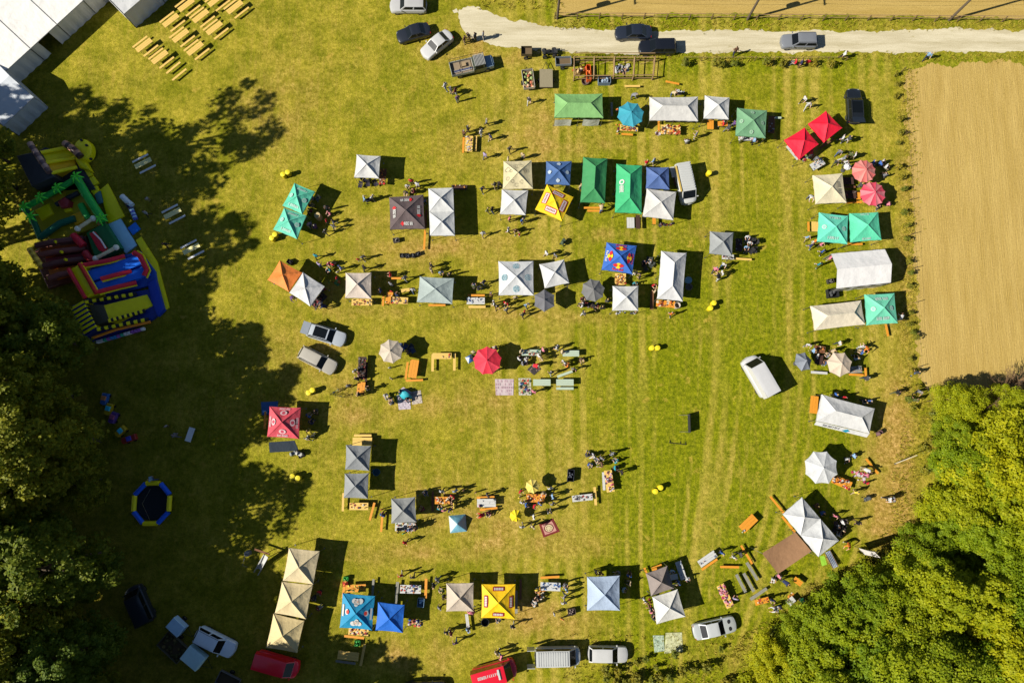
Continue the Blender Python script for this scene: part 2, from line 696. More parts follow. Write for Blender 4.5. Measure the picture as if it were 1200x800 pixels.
def gazebo(key, corners, c, label, ref, kind='pyr', z=2.15, rise=0.72, val=.22, c2=None, legs=True, sag=.10, cat='gazebo',
           name='gazebo', pk=(0, 0), vc=None, walls=()):
    w = [P(u, v, z) for u, v in corners]
    cen = sum(w, Vector()) / 4
    root = thing(name, label, cat, (cen.x, cen.y), 0, 'market gazebos', ref)
    L = [p - Vector((cen.x, cen.y, 0)) for p in w]          # TL TR BR BL, clockwise from above
    base_m = M(c, .7, 'cloth')
    seed = rnd.uniform(0, 90)
    bowv = 0.0 if kind == 'pyr2' else .045
    panels = []
    ridge_lines = []

    def tri(a, b, p):
        panels.append((a, b, p))
        ridge_lines.append((a, p, 0))
        mb = MB()
        mb.patch(a, b, p, p, 12, 12, sag, 0, seed, .04, bowv)
        mb.build("roof_panel", base_m, root, smooth=40)

    def quad(a, b, p, q):
        panels.append((a, b, (p + q) / 2))
        ridge_lines.append((a, q, 0))
        ridge_lines.append((p, q, 0))
        mb = MB()
        mb.patch(a, b, p, q, 16, 12, sag, 0, seed, .04, bowv)
        mb.build("roof_panel", base_m, root, smooth=40)

    poles = list(L)
    mid = sum(L, Vector()) / 4
    if kind == 'pyr':
        pk_ = mid + Vector((pk[0], pk[1], rise))
        for i in range(4):
            tri(L[i], L[(i + 1) % 4], pk_)
    elif kind == 'pyr2':
        horiz = (L[0] - L[1]).length > (L[1] - L[2]).length
        Q = L if horiz else [L[3], L[0], L[1], L[2]]
        m1, m2 = (Q[0] + Q[1]) / 2, (Q[3] + Q[2]) / 2
        poles += [m1, m2]
        for q in ((Q[0], m1, m2, Q[3]), (m1, Q[1], Q[2], m2)):
            pk_ = sum(q, Vector()) / 4 + Vector((0, 0, rise))
            for i in range(4):
                tri(q[i], q[(i + 1) % 4], pk_)
    elif kind == 'hip':
        horiz = (L[0] - L[1]).length > (L[1] - L[2]).length
        Q = L if horiz else [L[3], L[0], L[1], L[2]]
        m1, m2 = (Q[0] + Q[3]) / 2, (Q[1] + Q[2]) / 2
        fr = min(.42, .5 * (Q[0] - Q[3]).length / (Q[0] - Q[1]).length)
        r1 = m1.lerp(m2, fr) + Vector((0, 0, rise))
        r2 = m2.lerp(m1, fr) + Vector((0, 0, rise))
        quad(Q[0], Q[1], r2, r1)
        tri(Q[1], Q[2], r2)
        quad(Q[2], Q[3], r1, r2)
        tri(Q[3], Q[0], r1)
        poles += [(Q[0] + Q[1]) / 2, (Q[2] + Q[3]) / 2]
    # seams along the ridges, colour lightened to paint in the frame pole highlights
    sm = MB()
    for (a, b, p) in ridge_lines:
        sm.tube([a + Vector((0, 0, .008)), b + Vector((0, 0, .008))], .022, 5)
    sm.build("ridge_seam_highlight", M([min(250, q * 1.05 + 6) for q in c], .7, 'cloth'), root)
    # valance hanging from the eave
    if val:
        mb = MB()
        for i in range(4):
            a, b = L[i], L[(i + 1) % 4]
            n = max(4, int((b - a).length / .35))
            out = Vector(((b - a).y, -(b - a).x, 0)).normalized() * -1
            for k in range(n):
                p, q = a.lerp(b, k / n), a.lerp(b, (k + 1) / n)
                inw = Vector((mid.x - (a.x + b.x) / 2, mid.y - (a.y + b.y) / 2, 0)).normalized()
                for e_, t_ in ((p, k / n), (q, (k + 1) / n)):
                    e_ += inw * bowv * 4 * t_ * (1 - t_)
                    e_.z -= bowv * 2 * t_ * (1 - t_)
                w0 = .025 * math.sin(k * 1.9 + seed)
                w1 = .025 * math.sin((k + 1) * 1.9 + seed)
                dz = Vector((0, 0, -val))
                mb.add([p, q, q + dz - out * (.02 + w1), p + dz - out * (.02 + w0)], [(0, 1, 2, 3)])
        mb.build("valance", M(vc or c2 or c, .7, 'cloth'), root)
    if legs:
        for p in poles:
            q = Vector((p.x, p.y, 0)).lerp(Vector((0, 0, 0)), .02)
            mb = MB()
            mb.box((q.x, q.y, (p.z - .03) / 2), (.045, .045, p.z - .03))
            mb.box((q.x, q.y, .01), (.14, .14, .02))
            mb.build("leg", SILVER, root)
    # side walls: (edge index, from, to, height0, height1, colour)
    for (e, f0, f1, h0, h1, wc) in walls:
        a, b = L[e], L[(e + 1) % 4]
        mb = MB()
        p, q = a.lerp(b, f0), a.lerp(b, f1)
        mb.patch((p.x, p.y, h0), (q.x, q.y, h0), (q.x, q.y, h1), (p.x, p.y, h1), 12, 3, 0, 0, seed, 0)
        for i, vtx in enumerate(mb.v):
            mb.v[i] = (vtx[0], vtx[1] - .03 + .03 * math.sin(vtx[0] * 3.1), vtx[2])
        mb.build("side_wall", M(wc, .7, 'cloth'), root)
    GAZ[key] = (root, panels, L)
    return root


def marks(key, fn, idx=(0, 1, 2, 3), t=.5, s=.33):
    root, panels, L = GAZ[key]
    for i in idx:
        a, b, p = panels[i]
        fn(root, frame_of(a, b, p, t, s), i)


WH = (236, 236, 232)
gazebo('green_top', [(650, 110), (706, 110), (707, 138), (649.5, 138)], (128, 178, 108), 'light green hip-roofed party tent with white half walls beside timber frame', 'light green party tent', 'hip', rise=.65,
       walls=((2, .06, .40, .05, 1.7, (235, 240, 225)), (2, .64, .98, .05, 1.7, (235, 240, 225))), name='party_tent', cat='tent')
gazebo('white_long', [(761, 114), (818, 113.5), (818, 142), (761, 141)], (228, 226, 220), 'long white hip-roofed gazebo over a table packed with books', 'long white gazebo', 'hip')
gazebo('white_small', [(826, 112), (855, 114.5), (854, 140), (824.5, 139)], WH, 'small white gazebo beside the green printed gazebo', 'small white gazebo')
gazebo('green_print', [(864, 126.5), (899, 129.5), (897, 162), (862, 159)], (112, 160, 120), 'dusty green gazebo with faint white printed emblems', 'dusty green gazebo')
gazebo('red_a', [(968, 130), (987, 150), (966, 167), (947, 145)], (232, 20, 52), 'red gazebo of the red pair, next to the parked black car', 'red gazebo near black car')
gazebo('red_b', [(943, 149.5), (959.5, 169), (937, 187), (919, 164)], (232, 22, 54), 'red gazebo of the red pair, touching a white table', 'red gazebo near white table')
gazebo('white_w', [(418, 181), (446, 183), (444, 209), (415, 208)], WH, 'white gazebo standing alone beside dark printed gazebo', 'white gazebo with folding chairs')
gazebo('dark', [(456, 231), (496, 228), (498, 268), (457, 269)], (96, 82, 82), 'dark grey gazebo with red and white lettering', 'dark grey printed gazebo', rise=0.84)
gazebo('white_two', [(502, 221), (531, 220), (533, 276), (504, 276)], (232, 234, 232), 'long white double-peaked gazebo beside the dark printed gazebo', 'double-peaked white gazebo', 'pyr2')
gazebo('cream_scribble', [(590, 189), (623, 188), (624.5, 221), (589, 222)], (222, 210, 168), 'cream gazebo with thin dark line drawings', 'cream line-drawing gazebo')
gazebo('blue_dots', [(640, 189), (670, 189), (668, 217), (639, 216)], (66, 100, 152), 'blue gazebo with small white emblems beside cream gazebo', 'blue emblem gazebo')
gazebo('green_l', [(683.5, 184), (712, 186), (709, 238), (680, 237)], (58, 140, 84), 'plain dark green long gazebo beside the lettered green one', 'plain long green gazebo', 'hip', rise=0.88)
gazebo('green_r', [(722.5, 192), (752.5, 194), (752, 250.5), (720.5, 249)], (60, 176, 116), 'bright green long gazebo with white lettering on one slope', 'lettered long green gazebo', 'hip', rise=0.88)
gazebo('blue_plain', [(757.5, 196), (784, 196), (784.5, 222), (757, 221)], (80, 106, 160), 'plain slate blue gazebo touching a white one near the ribbed van', 'slate blue gazebo')
gazebo('white_van', [(758, 221), (792.5, 225), (789, 258), (753, 253.5)], (230, 228, 222), 'white gazebo touching the slate blue gazebo near the ribbed van', 'white gazebo near ribbed van', z=2.2)
gazebo('white_mid', [(588, 222), (619, 223), (616, 252), (586, 251)], WH, 'white gazebo touching the cream line-drawing gazebo', 'white gazebo touching cream one')
gazebo('yellow_tilt', [(641, 216), (672, 231), (658.5, 259), (627, 245.5)], (240, 200, 20), 'yellow gazebo with white signs, set at an angle to its neighbours', 'slanting yellow gazebo', rise=0.84)
gazebo('teal_up', [(345, 214.5), (369, 224.5), (354, 251), (331, 241)], (96, 204, 172), 'turquoise printed gazebo of a touching pair, farther from the yellow drums', 'turquoise gazebo away from drums')
gazebo('teal_lo', [(333, 243.5), (359, 252.5), (348, 280), (320, 269)], (104, 208, 178), 'turquoise printed gazebo of a touching pair, next to the yellow drums', 'turquoise gazebo beside yellow drums', z=2.12)
gazebo('orange', [(328, 305), (354, 319.5), (338.5, 342), (313.5, 328)], (246, 138, 60), 'orange gazebo joined to a white one', 'orange gazebo', rise=0.80)
gazebo('white_or', [(355, 319), (380.5, 335.5), (363.5, 359), (339, 343)], (238, 238, 238), 'white gazebo joined to the orange one', 'white gazebo beside orange one', z=2.18)
gazebo('blush', [(405, 319.5), (435, 319.5), (435, 350), (404.5, 349)], (226, 210, 194), 'pale blush gazebo with goods table in front', 'blush gazebo')
gazebo('flatgrey', [(492, 324), (532, 326), (530, 356), (488.5, 354)], (172, 186, 182), 'pale grey-green gazebo with an orange bench below it', 'pale grey-green gazebo', rise=.7)
gazebo('white_logo', [(584, 306), (625, 306), (625.5, 346), (584.5, 346)], (236, 238, 238), 'large white gazebo with round turquoise emblems', 'white gazebo with turquoise emblems', rise=0.92)
gazebo('white_skew', [(632, 309.5), (661, 304), (667, 331.5), (638.5, 338)], (234, 234, 232), 'slightly turned white gazebo beside a dark grey parasol', 'turned white gazebo')
gazebo('bull', [(711, 284), (746, 288), (741, 321), (705, 316)], (52, 104, 190), 'blue gazebo with red and yellow emblems', 'blue gazebo with red emblems', rise=0.88)
gazebo('white_low', [(718, 335), (748, 335), (748, 364), (717.5, 364)], WH, 'white square gazebo next to the blue gazebo with red emblems', 'white square gazebo')
gazebo('white_tall', [(775, 294), (804.5, 296.5), (800, 353), (770, 350)], (236, 236, 236), 'long white hip-roofed gazebo with a blue tub in its shade', 'long white gazebo with tub', 'hip', rise=0.84)
gazebo('grey_solo', [(832, 271), (859.5, 272.5), (858, 300.5), (831.5, 297)], (154, 158, 158), 'small grey gazebo standing alone near two yellow drums', 'lone grey gazebo')
gazebo('cream_right', [(952.5, 205.5), (987, 203), (992, 237.5), (956, 239)], (234, 222, 186), 'cream gazebo with dark lettering beside the pink parasols', 'cream gazebo by pink parasols')
gazebo('teal_r1', [(960, 249), (994, 253), (993, 286), (958, 283)], (104, 212, 182), 'turquoise gazebo with lettering and darker side patch beside a beer table', 'turquoise gazebo by beer table')
gazebo('teal_r2', [(995.5, 250), (1029, 248.5), (1033, 281), (997, 284)], (92, 206, 164), 'greener turquoise gazebo of the pair, with its shade on the field side', 'greener turquoise gazebo', z=2.2)
gazebo('cream_hip', [(950, 358.5), (1009, 352), (1014, 380), (955, 387)], (238, 226, 200), 'long cream hip-roofed gazebo touching a turquoise one', 'long cream gazebo', 'hip')
gazebo('teal_bot', [(1013.5, 345), (1048, 343.5), (1052, 378.5), (1016, 381)], (110, 204, 170), 'turquoise gazebo with white lettering touching the long cream gazebo', 'turquoise gazebo by cream one')
gazebo('white_hip', [(963.5, 462), (1025, 478.5), (1019, 508), (957, 493)], (238, 238, 236), 'long white gazebo with grey lettering and blue mark on its valance', 'lettered long white gazebo', 'hip', val=.35)
gazebo('white_dbl', [(917.5, 602), (940, 582.5), (983, 633), (959, 652)], (234, 236, 236), 'white double-peaked gazebo beside a brown awning', 'white gazebo with brown awning', 'pyr2', rise=0.80)
gazebo('pink', [(316, 476), (352.5, 477.5), (350, 514), (313, 511.5)], (208, 74, 88), 'faded red gazebo with white print, half in tree shade', 'faded red gazebo', rise=0.88)
gazebo('grey_a', [(405.5, 521), (435, 522), (432.5, 551.5), (404.5, 550)], (140, 144, 146), 'grey gazebo of a touching pair, with pallets behind it', 'grey gazebo by pallets')
gazebo('grey_b', [(404, 554.5), (432, 554), (431, 584), (402.5, 583)], (146, 150, 152), 'grey gazebo of a touching pair, with a beer table in front', 'grey gazebo by beer table')
gazebo('grey_c', [(458.5, 584), (486.5, 582), (488, 611.5), (458.5, 613)], (150, 152, 150), 'single grey gazebo with a goods table in front', 'single grey gazebo')
gazebo('beige_a', [(338.5, 641.5), (374.5, 645.5), (367, 684.5), (331.5, 680)], (226, 208, 166), 'beige gazebo of a row of three, farthest from the red van', 'beige gazebo away from van', rise=0.92)
gazebo('beige_b', [(330.5, 681), (366.5, 685), (358.5, 725), (322, 718)], (228, 208, 160), 'beige gazebo in the middle of a row of three', 'middle beige gazebo', rise=0.92, z=2.2)
gazebo('beige_c', [(320.5, 718.5), (356.5, 727), (348, 764.5), (311.5, 758.5)], (230, 208, 152), 'beige gazebo of a row of three, nearest the red van', 'beige gazebo by red van', rise=0.92)
gazebo('blue_print', [(401.5, 694.5), (439.5, 698), (436, 738), (398, 735)], (24, 140, 184), 'bright blue gazebo with white clouds and red marks', 'blue gazebo with white clouds', rise=0.88)
gazebo('blue_small', [(443, 705), (474, 708.5), (472, 741), (440, 738)], (28, 106, 206), 'plain bright blue gazebo beside the cloud-print gazebo', 'plain bright blue gazebo')
gazebo('taupe', [(523, 683), (555, 682.5), (555, 716), (523, 716)], (206, 190, 170), 'taupe gazebo beside the yellow gazebo with red signs', 'taupe gazebo')
gazebo('yellow_sign', [(564.5, 684), (604, 684), (603.5, 725), (564, 723.5)], (250, 200, 6), 'yellow gazebo with red framed signs, set square', 'square-set yellow gazebo', rise=0.84)
gazebo('paleblue', [(688, 675.5), (726, 674), (726.5, 715), (688, 715)], (180, 198, 222), 'pale blue gazebo standing alone near the white car', 'pale blue gazebo', rise=0.88)
gazebo('greybrown', [(757, 671.5), (782, 662.5), (790, 689), (763, 698)], (140, 128, 122), 'sagging grey-brown gazebo joined to a white one', 'sagging grey-brown gazebo', sag=.16, rise=.9)
gazebo('white_join', [(764.5, 699), (794, 690), (803.5, 722), (769.5, 731)], (238, 236, 228), 'white gazebo joined to the sagging grey-brown one', 'white gazebo by grey-brown one', z=2.2)


# ---- the print on the roofs
def pr_remus(root, mw, i):
    strokes(root, mw, .22, 0, 1.15, .36, 5, WHITE)
    flat(root, "printed_emblem", [([(-.75, -.02), (-.5, -.3), (-.32, .0), (-.5, .3)], 1, 0)], [RED], mw)


marks('dark', pr_remus, s=.3)


def pr_sign(root, mw, i):
    k = 1.15
    flat(root, "printed_sign", [(rect(-.62 * k, -.28 * k, .62 * k, .28 * k), 1, 0), (rect(-.55 * k, -.21 * k, .55 * k, .21 * k), 2, 1)] +
         [(rect(-.44 * k + j * .18, -.11, -.44 * k + j * .18 + .11, .11), 3, 2) for j in range(6)], [RED, WHITE, DKRED], mw)


marks('yellow_tilt', pr_sign, s=.36)


def pr_sign2(root, mw, i):
    flat(root, "printed_sign", [(rect(-.62, -.22, .62, .22), 1, 0)] +
         [(rect(-.5 + j * .17, -.13, -.5 + j * .17 + .12, .13), 2, 1) for j in range(6)], [DKRED, WHITE], mw)


marks('yellow_sign', pr_sign2, s=.26)


def pr_bull(root, mw, i):
    flat(root, "printed_emblem", [(disc(.34, 16), 1, 0), ([(-.66, .1), (-.3, .26), (-.04, .06), (-.2, -.16), (-.5, -.12)], 2, 1),
                                  ([(.66, .1), (.3, .26), (.04, .06), (.2, -.16), (.5, -.12)], 2, 1)], [YEL, RED], mw)
    textobj(root, "printed_lettering", "Red Bull", .38, RED if i != 3 else WHITE, mw, (0, -.44, .004))


marks('bull', pr_bull, s=.38)


def pr_ring(root, mw, i):
    mb = MB()
    n = 18
    for r0, r1 in ((.36, .30), (.20, .15)):
        ring = [mw @ Vector((r * math.cos(2 * math.pi * j / n), r * math.sin(2 * math.pi * j / n), .004)) for r in (r0, r1) for j in range(n)]
        mb.add(ring, [(j, (j + 1) % n, n + (j + 1) % n, n + j) for j in range(n)])
    mb.add([mw @ Vector(p) for p in ((-.14, -.05, .005), (.0, .12, .005), (.16, -.02, .005), (.0, .02, .005))], [(0, 1, 2, 3)])
    mb.build("printed_emblem", TEALP, root)


marks('white_logo', pr_ring, s=.34)


def pr_pale(txt, size=.42, m=None):
    def f(root, mw, i):
        if i % 2 == 0:
            strokes(root, mw, 0, -.08, size * 3.0, size * .75, 6, M((206, 236, 224), .7, 'print'))
        else:
            flat(root, "printed_emblem", [(disc(.27, 12), 1, 0), (disc(.17, 10), 2, 1)], [M((206, 236, 224), .7, 'print'), M((150, 214, 194), .7, 'print')], mw)
    return f


for k_ in ('teal_up', 'teal_lo'):
    marks(k_, pr_pale('GÖSSER'), s=.36)
marks('teal_r1', pr_pale('GÖSSER', .45), s=.34)
marks('teal_r2', pr_pale('GÖSSER', .34), (0, 2), s=.2)
marks('teal_bot', pr_pale('GÖSSER', .5), s=.4)


def pr_green(root, mw, i):
    flat(root, "printed_emblem", [(disc(.24, 12), 1, 0), ([(-.16, -.1), (.16, -.1), (0, .2)], 2, 1)],
         [M((168, 200, 172), .7, 'print'), M((120, 168, 128), .7, 'print')], mw)


marks('green_print', pr_green, s=.3)


def pr_small(root, mw, i):
    flat(root, "printed_emblem", [(disc(.2, 12, 1.2, 1), 1, 0), (rect(-.1, -.24, .0, .26), 2, 0), (rect(.05, -.2, .13, .18), 2, 0)], [M((196, 212, 226), .7, 'print')], mw)


marks('blue_dots', pr_small, s=.3)


def pr_optik(root, mw, i):
    strokes(root, mw, .45, .0, .95, .5, 4, WHITE)
    flat(root, "printed_emblem", [([(x - .45, y) for x, y in disc(.33, 14)], 1, 0), ([(x - .45, y) for x, y in disc(.18, 12)], 2, 1)], [WHITE, M((60, 176, 116), .7, 'print')], mw)


marks('green_r', pr_optik, (2,), t=.45, s=.42) if GAZ['green_r'][1][2][0].x < 0 else marks('green_r', pr_optik, (0,), t=.55, s=.42)


def pr_lines(root, mw, i):
    rr = random.Random(i + 5)
    mb = MB()
    for k in range(3):
        cx, cy, r = rr.uniform(-.7, .7), rr.uniform(-.25, .3), rr.uniform(.16, .32)
        n = 9
        pts = [(cx + r * math.cos(a * .75) * rr.uniform(.6, 1.2), cy + r * math.sin(a * .75) * rr.uniform(.6, 1.2)) for a in range(n)]
        for (ax, ay), (bx, by) in zip(pts, pts[1:]):
            d = Vector((bx - ax, by - ay)).normalized() * .014
            mb.add([mw @ Vector(q) for q in ((ax - d.y, ay + d.x, .004), (bx - d.y, by + d.x, .004), (bx + d.y, by - d.x, .004), (ax + d.y, ay - d.x, .004))], [(0, 1, 2, 3)])
    mb.build("printed_drawing", M((92, 86, 70), .8, 'print'), root)


marks('cream_scribble', pr_lines, s=.36)


def pr_pink(root, mw, i):
    pw = M((236, 200, 204), .7, 'print')
    flat(root, "printed_emblem", [(disc(.36, 12, 1.1, .8), 1, 0), (disc(.2, 10), 2, 1)], [pw, M((196, 70, 90), .7, 'print')], mw)
    strokes(root, mw, 0, -.5, 1.2, .24, 7, pw)


marks('pink', pr_pink, s=.4)


def pr_cloud(root, mw, i):
    if i in (0, 2):
        sh = [([(x + dx, y + dy) for x, y in disc(r, 12)], 1, 0) for dx, dy, r in ((-.3, -.1, .3), (.05, .0, .34), (.36, -.1, .26), (.1, .28, .2))]
        sh += [([(x, y - .02) for x, y in disc(.1, 8)], 2, 1)]
        flat(root, "printed_cloud", sh, [WHITE, M((226, 180, 150), .7, 'print')], mw)
    else:
        sh = [(rect(-.7, -.62, .5, -.4), 1, 0), ([(x, y + .02) for x, y in disc(.3, 12, 1, .8)], 1, 0), ([(x, y + .1) for x, y in disc(.22, 12, 1, .8)], 2, 1)]
        flat(root, "printed_marks", sh, [WHITE, M((214, 60, 40), .7, 'print')], mw)


marks('blue_print', pr_cloud, s=.4)


def pr_cream(root, mw, i):
    strokes(root, mw, 0, 0, 1.5, .4, 6, M((120, 118, 108), .7, 'print'))


marks('cream_right', pr_cream, (1,), s=.45)


# valance print of the lettered white gazebo: on the long lower side
def valance_print():
    root, panels, L = GAZ['white_hip']
    a, b = L[2], L[3]
    ux = (a - b).normalized()
    out = Vector((ux.y, -ux.x, 0))
    m = Matrix((ux, (out * .9 + Vector((0, 0, .7))).normalized() * -1 * -1, ux.cross(Vector((0, 0, 1))))).transposed().to_4x4()
    n = (out * .75 + Vector((0, 0, .65))).normalized()
    uy = n.cross(ux)
    m = Matrix((ux, uy, n)).transposed().to_4x4()
    # a short banner flap that tilts outward below the eave, carrying the print
    mb = MB()
    dn = (-uy) * .6
    p0 = a + Vector((0, 0, -.03)) + out * .03
    p1 = b + Vector((0, 0, -.03)) + out * .03
    mb.patch(p0 + dn, p1 + dn, p1, p0, 12, 2, 0.03)
    mb.build("banner_flap", M((238, 238, 236), .7, 'cloth'), root)
    m.translation = p1.lerp(p0, .30) + dn * .5 + n * .03
    strokes(root, m, 0, 0, 1.9, .3, 10, GREYP)
    m2 = m.copy()
    m2.translation = p1.lerp(p0, .58) + dn * .55 + n * .03
    flat(root, "printed_emblem", [([(-.45, -.1), (.1, -.26), (.42, .05), (.1, .24)], 1, 0)], [M((20, 140, 170), .7, 'print')], m2)


valance_print()

# ---- brown awning stretched beside the double-peaked gazebo
aw = [P(893, 648, 1.5), P(932, 623, 2.0), P(951, 645.5, 1.9), P(912, 672, 1.1)]
ac = sum(aw, Vector()) / 4
root = thing('awning', 'flat brown fabric awning stretched beside white double-peaked gazebo', 'awning', (ac.x, ac.y), 0, None, 'brown awning')
mb = MB()
ll = [p - Vector((ac.x, ac.y, 0)) for p in aw]
mb.patch(ll[0], ll[1], ll[2], ll[3], 10, 10, .22, 0, 3.3, .05)
mb.build("fabric", M((146, 110, 78), .85, 'cloth'), root, smooth=40)
for p in ll:
    mb = MB()
    mb.tube([(p.x, p.y, 0), (p.x, p.y, p.z + .05)], .025, 6)
    mb.build("pole", SILVER, root)
for p, d in ((ll[0], (-.9, .5)), (ll[3], (-.3, -.9)), (ll[2], (.9, -.6))):
    mb = MB()
    mb.tube([(p.x, p.y, p.z), (p.x + d[0], p.y + d[1], .02)], .008, 4)
    mb.build("guy_rope", M((200, 196, 180), .8, 'plain'), root)

# ---- gabled white marquee with windowed side on the right
def gable_marquee():
    z = 2.3
    c = [P(974, 297.5, z), P(1037, 292, z), P(1044, 331, z), P(980, 338, z)]
    cen = sum(c, Vector()) / 4
    L = [p - Vector((cen.x, cen.y, 0)) for p in c]
    root = thing('marquee', 'white gabled marquee with windowed side wall near the field edge', 'tent', (cen.x, cen.y), 0, None, 'white gabled marquee')
    white = M((238, 236, 234), .6, 'pvc', gain=.52)
    m1, m2 = (L[0] + L[3]) / 2 + Vector((0, 0, .85)), (L[1] + L[2]) / 2 + Vector((0, 0, .85))
    for q in ((L[0], L[1], m2, m1), (L[2], L[3], m1, m2)):
        mb = MB()
        mb.patch(*q, 24, 6, .03, 0, 7.7, .05)
        mb.build("roof_panel", white, root, smooth=50)
    for i in range(3):
        a, b = L[i], L[(i + 1) % 4]
        mb = MB()
        o = Vector((-(b - a).y, (b - a).x, 0)).normalized() * (.04)
        mb.patch((a.x, a.y, 0), (b.x, b.y, 0), (b + o) - Vector((0, 0, .03)), (a + o) - Vector((0, 0, .03)), 20, 3)
        for j, q in enumerate(mb.v):
            mb.v[j] = (q[0], q[1] + .03 * math.sin(q[0] * 4.3), q[2])
        mb.build("side_wall", white, root)
        if i in (1, 3):
            mb = MB()
            mb.add([a, b, m2 if i == 1 else m1], [(0, 1, 2)])
            mb.build("gable_end", white, root)
        if i == 2:
            for k in range(3):
                p, q = a.lerp(b, .08 + k * .31), a.lerp(b, .32 + k * .31)
                mb = MB()
                mb.patch((p.x, p.y - .07, .9), (q.x, q.y - .07, .9), (q.x, q.y - .07, 1.8), (p.x, p.y - .07, 1.8), 3, 3)
                mb.build("window", M((150, 152, 150), .3, 'pane'), root)
    for p in L:
        mb = MB()
        mb.box((p.x * .97, p.y * .97, 1.1), (.06, .06, 2.2))
        mb.build("leg", SILVER, root)


gable_marquee()


# ---- big event marquees at the upper left corner (and the link tent)
def hall(name, eave, zt, depth, label, ref, rise, ends=True, bay=4.6, c=(226, 222, 214)):
    """eave: two photo points of the visible eave (left-lower end, right-upper end); depth runs away to the upper left"""
    a, b = P(*eave[0], zt), P(*eave[1], zt)
    ux = (b - a).normalized()
    uy = Vector((-ux.y, ux.x, 0))
    cen = (a + b) / 2 + uy * depth / 2
    L = (b - a).length
    root = thing(name, label, 'tent', (cen.x, cen.y), math.atan2(ux.y, ux.x), None, ref)
    white = M(c, .55, 'pvc', gain=.58)
    n = max(1, round(L / bay))
    hx, hy = L / 2, depth / 2
    for i in range(n):
        x0, x1 = -hx + L * i / n, -hx + L * (i + 1) / n
        for sgn in (-1, 1):
            mb = MB()
            mb.patch((x0 + .03, sgn * hy, zt), (x1 - .03, sgn * hy, zt), (x1 - .03, 0, zt + rise), (x0 + .03, 0, zt + rise), 6, 10, .03, 0, i * 3.1, .03)
            mb.build("roof_panel", white, root, smooth=50)
            if sgn > 0:
                continue
            mb = MB()
            if i == n // 3 and n > 3:
                segs = ((x0, x0 + 1.2), (x1 - 1.4, x1))
            else:
                segs = ((x0, x1),)
            for s0, s1 in segs:
                mb = MB()
                mb.patch((s0 + .03, sgn * (hy - .05), 0), (s1 - .03, sgn * (hy - .05), 0), (s1 - .03, sgn * (hy - .05), zt - .01), (s0 + .03, sgn * (hy - .05), zt - .01), 14, 3)
                for j, q in enumerate(mb.v):
                    mb.v[j] = (q[0], q[1] + .06 * math.sin(q[0] * 5.3) * (1 - q[2] / zt * .7), q[2])
                mb.build("side_wall", white, root)
        mb = MB()
        mb.box((x0, 0, zt + rise + .02), (.05, .1, .05))
        mb.tube([(x0, -hy, 0), (x0, -hy, zt + .0), (x0, 0, zt + rise), (x0, hy, zt), (x0, hy, 0)], .05, 6)
        mb.build("frame_arch", M((120, 124, 124), .5, 'metal', .6), root)
    mb = MB()
    mb.tube([(-hx, -hy - .02, zt + .02), (hx, -hy - .02, zt + .02)], .05, 6)
    mb.build("eave_beam", M((206, 206, 200), .5, 'metal', .2), root)
    if ends:
        for sx in (-1, 1):
            mb = MB()
            mb.patch((sx * hx, -hy, 0), (sx * hx, hy, 0), (sx * hx, hy, zt), (sx * hx, -hy, zt), 14, 3)
            mb.add([(sx * hx, -hy, zt), (sx * hx, hy, zt), (sx * hx, 0, zt + rise)], [(0, 1, 2)])
            mb.build("end_wall", white, root)
    return root


hall('marquee', [(4, 86), (128, -27)], 2.6, 15, 'huge white event marquee with seamed roof bays and an open doorway', 'huge white marquee', .9, True, 4.6, (246, 244, 238))
hall('marquee', [(4, 148), (40, 114)], 2.6, 7, 'small white link tent in tree shade beside the huge marquee', 'small white link tent', .8, True, 5, (224, 230, 236))
hall('marquee', [(145, 17), (215, -43)], 2.8, 6, 'white annex tent beyond the huge marquee, beside the beer tables', 'white annex tent', 1.0, True, 5, (234, 234, 232))


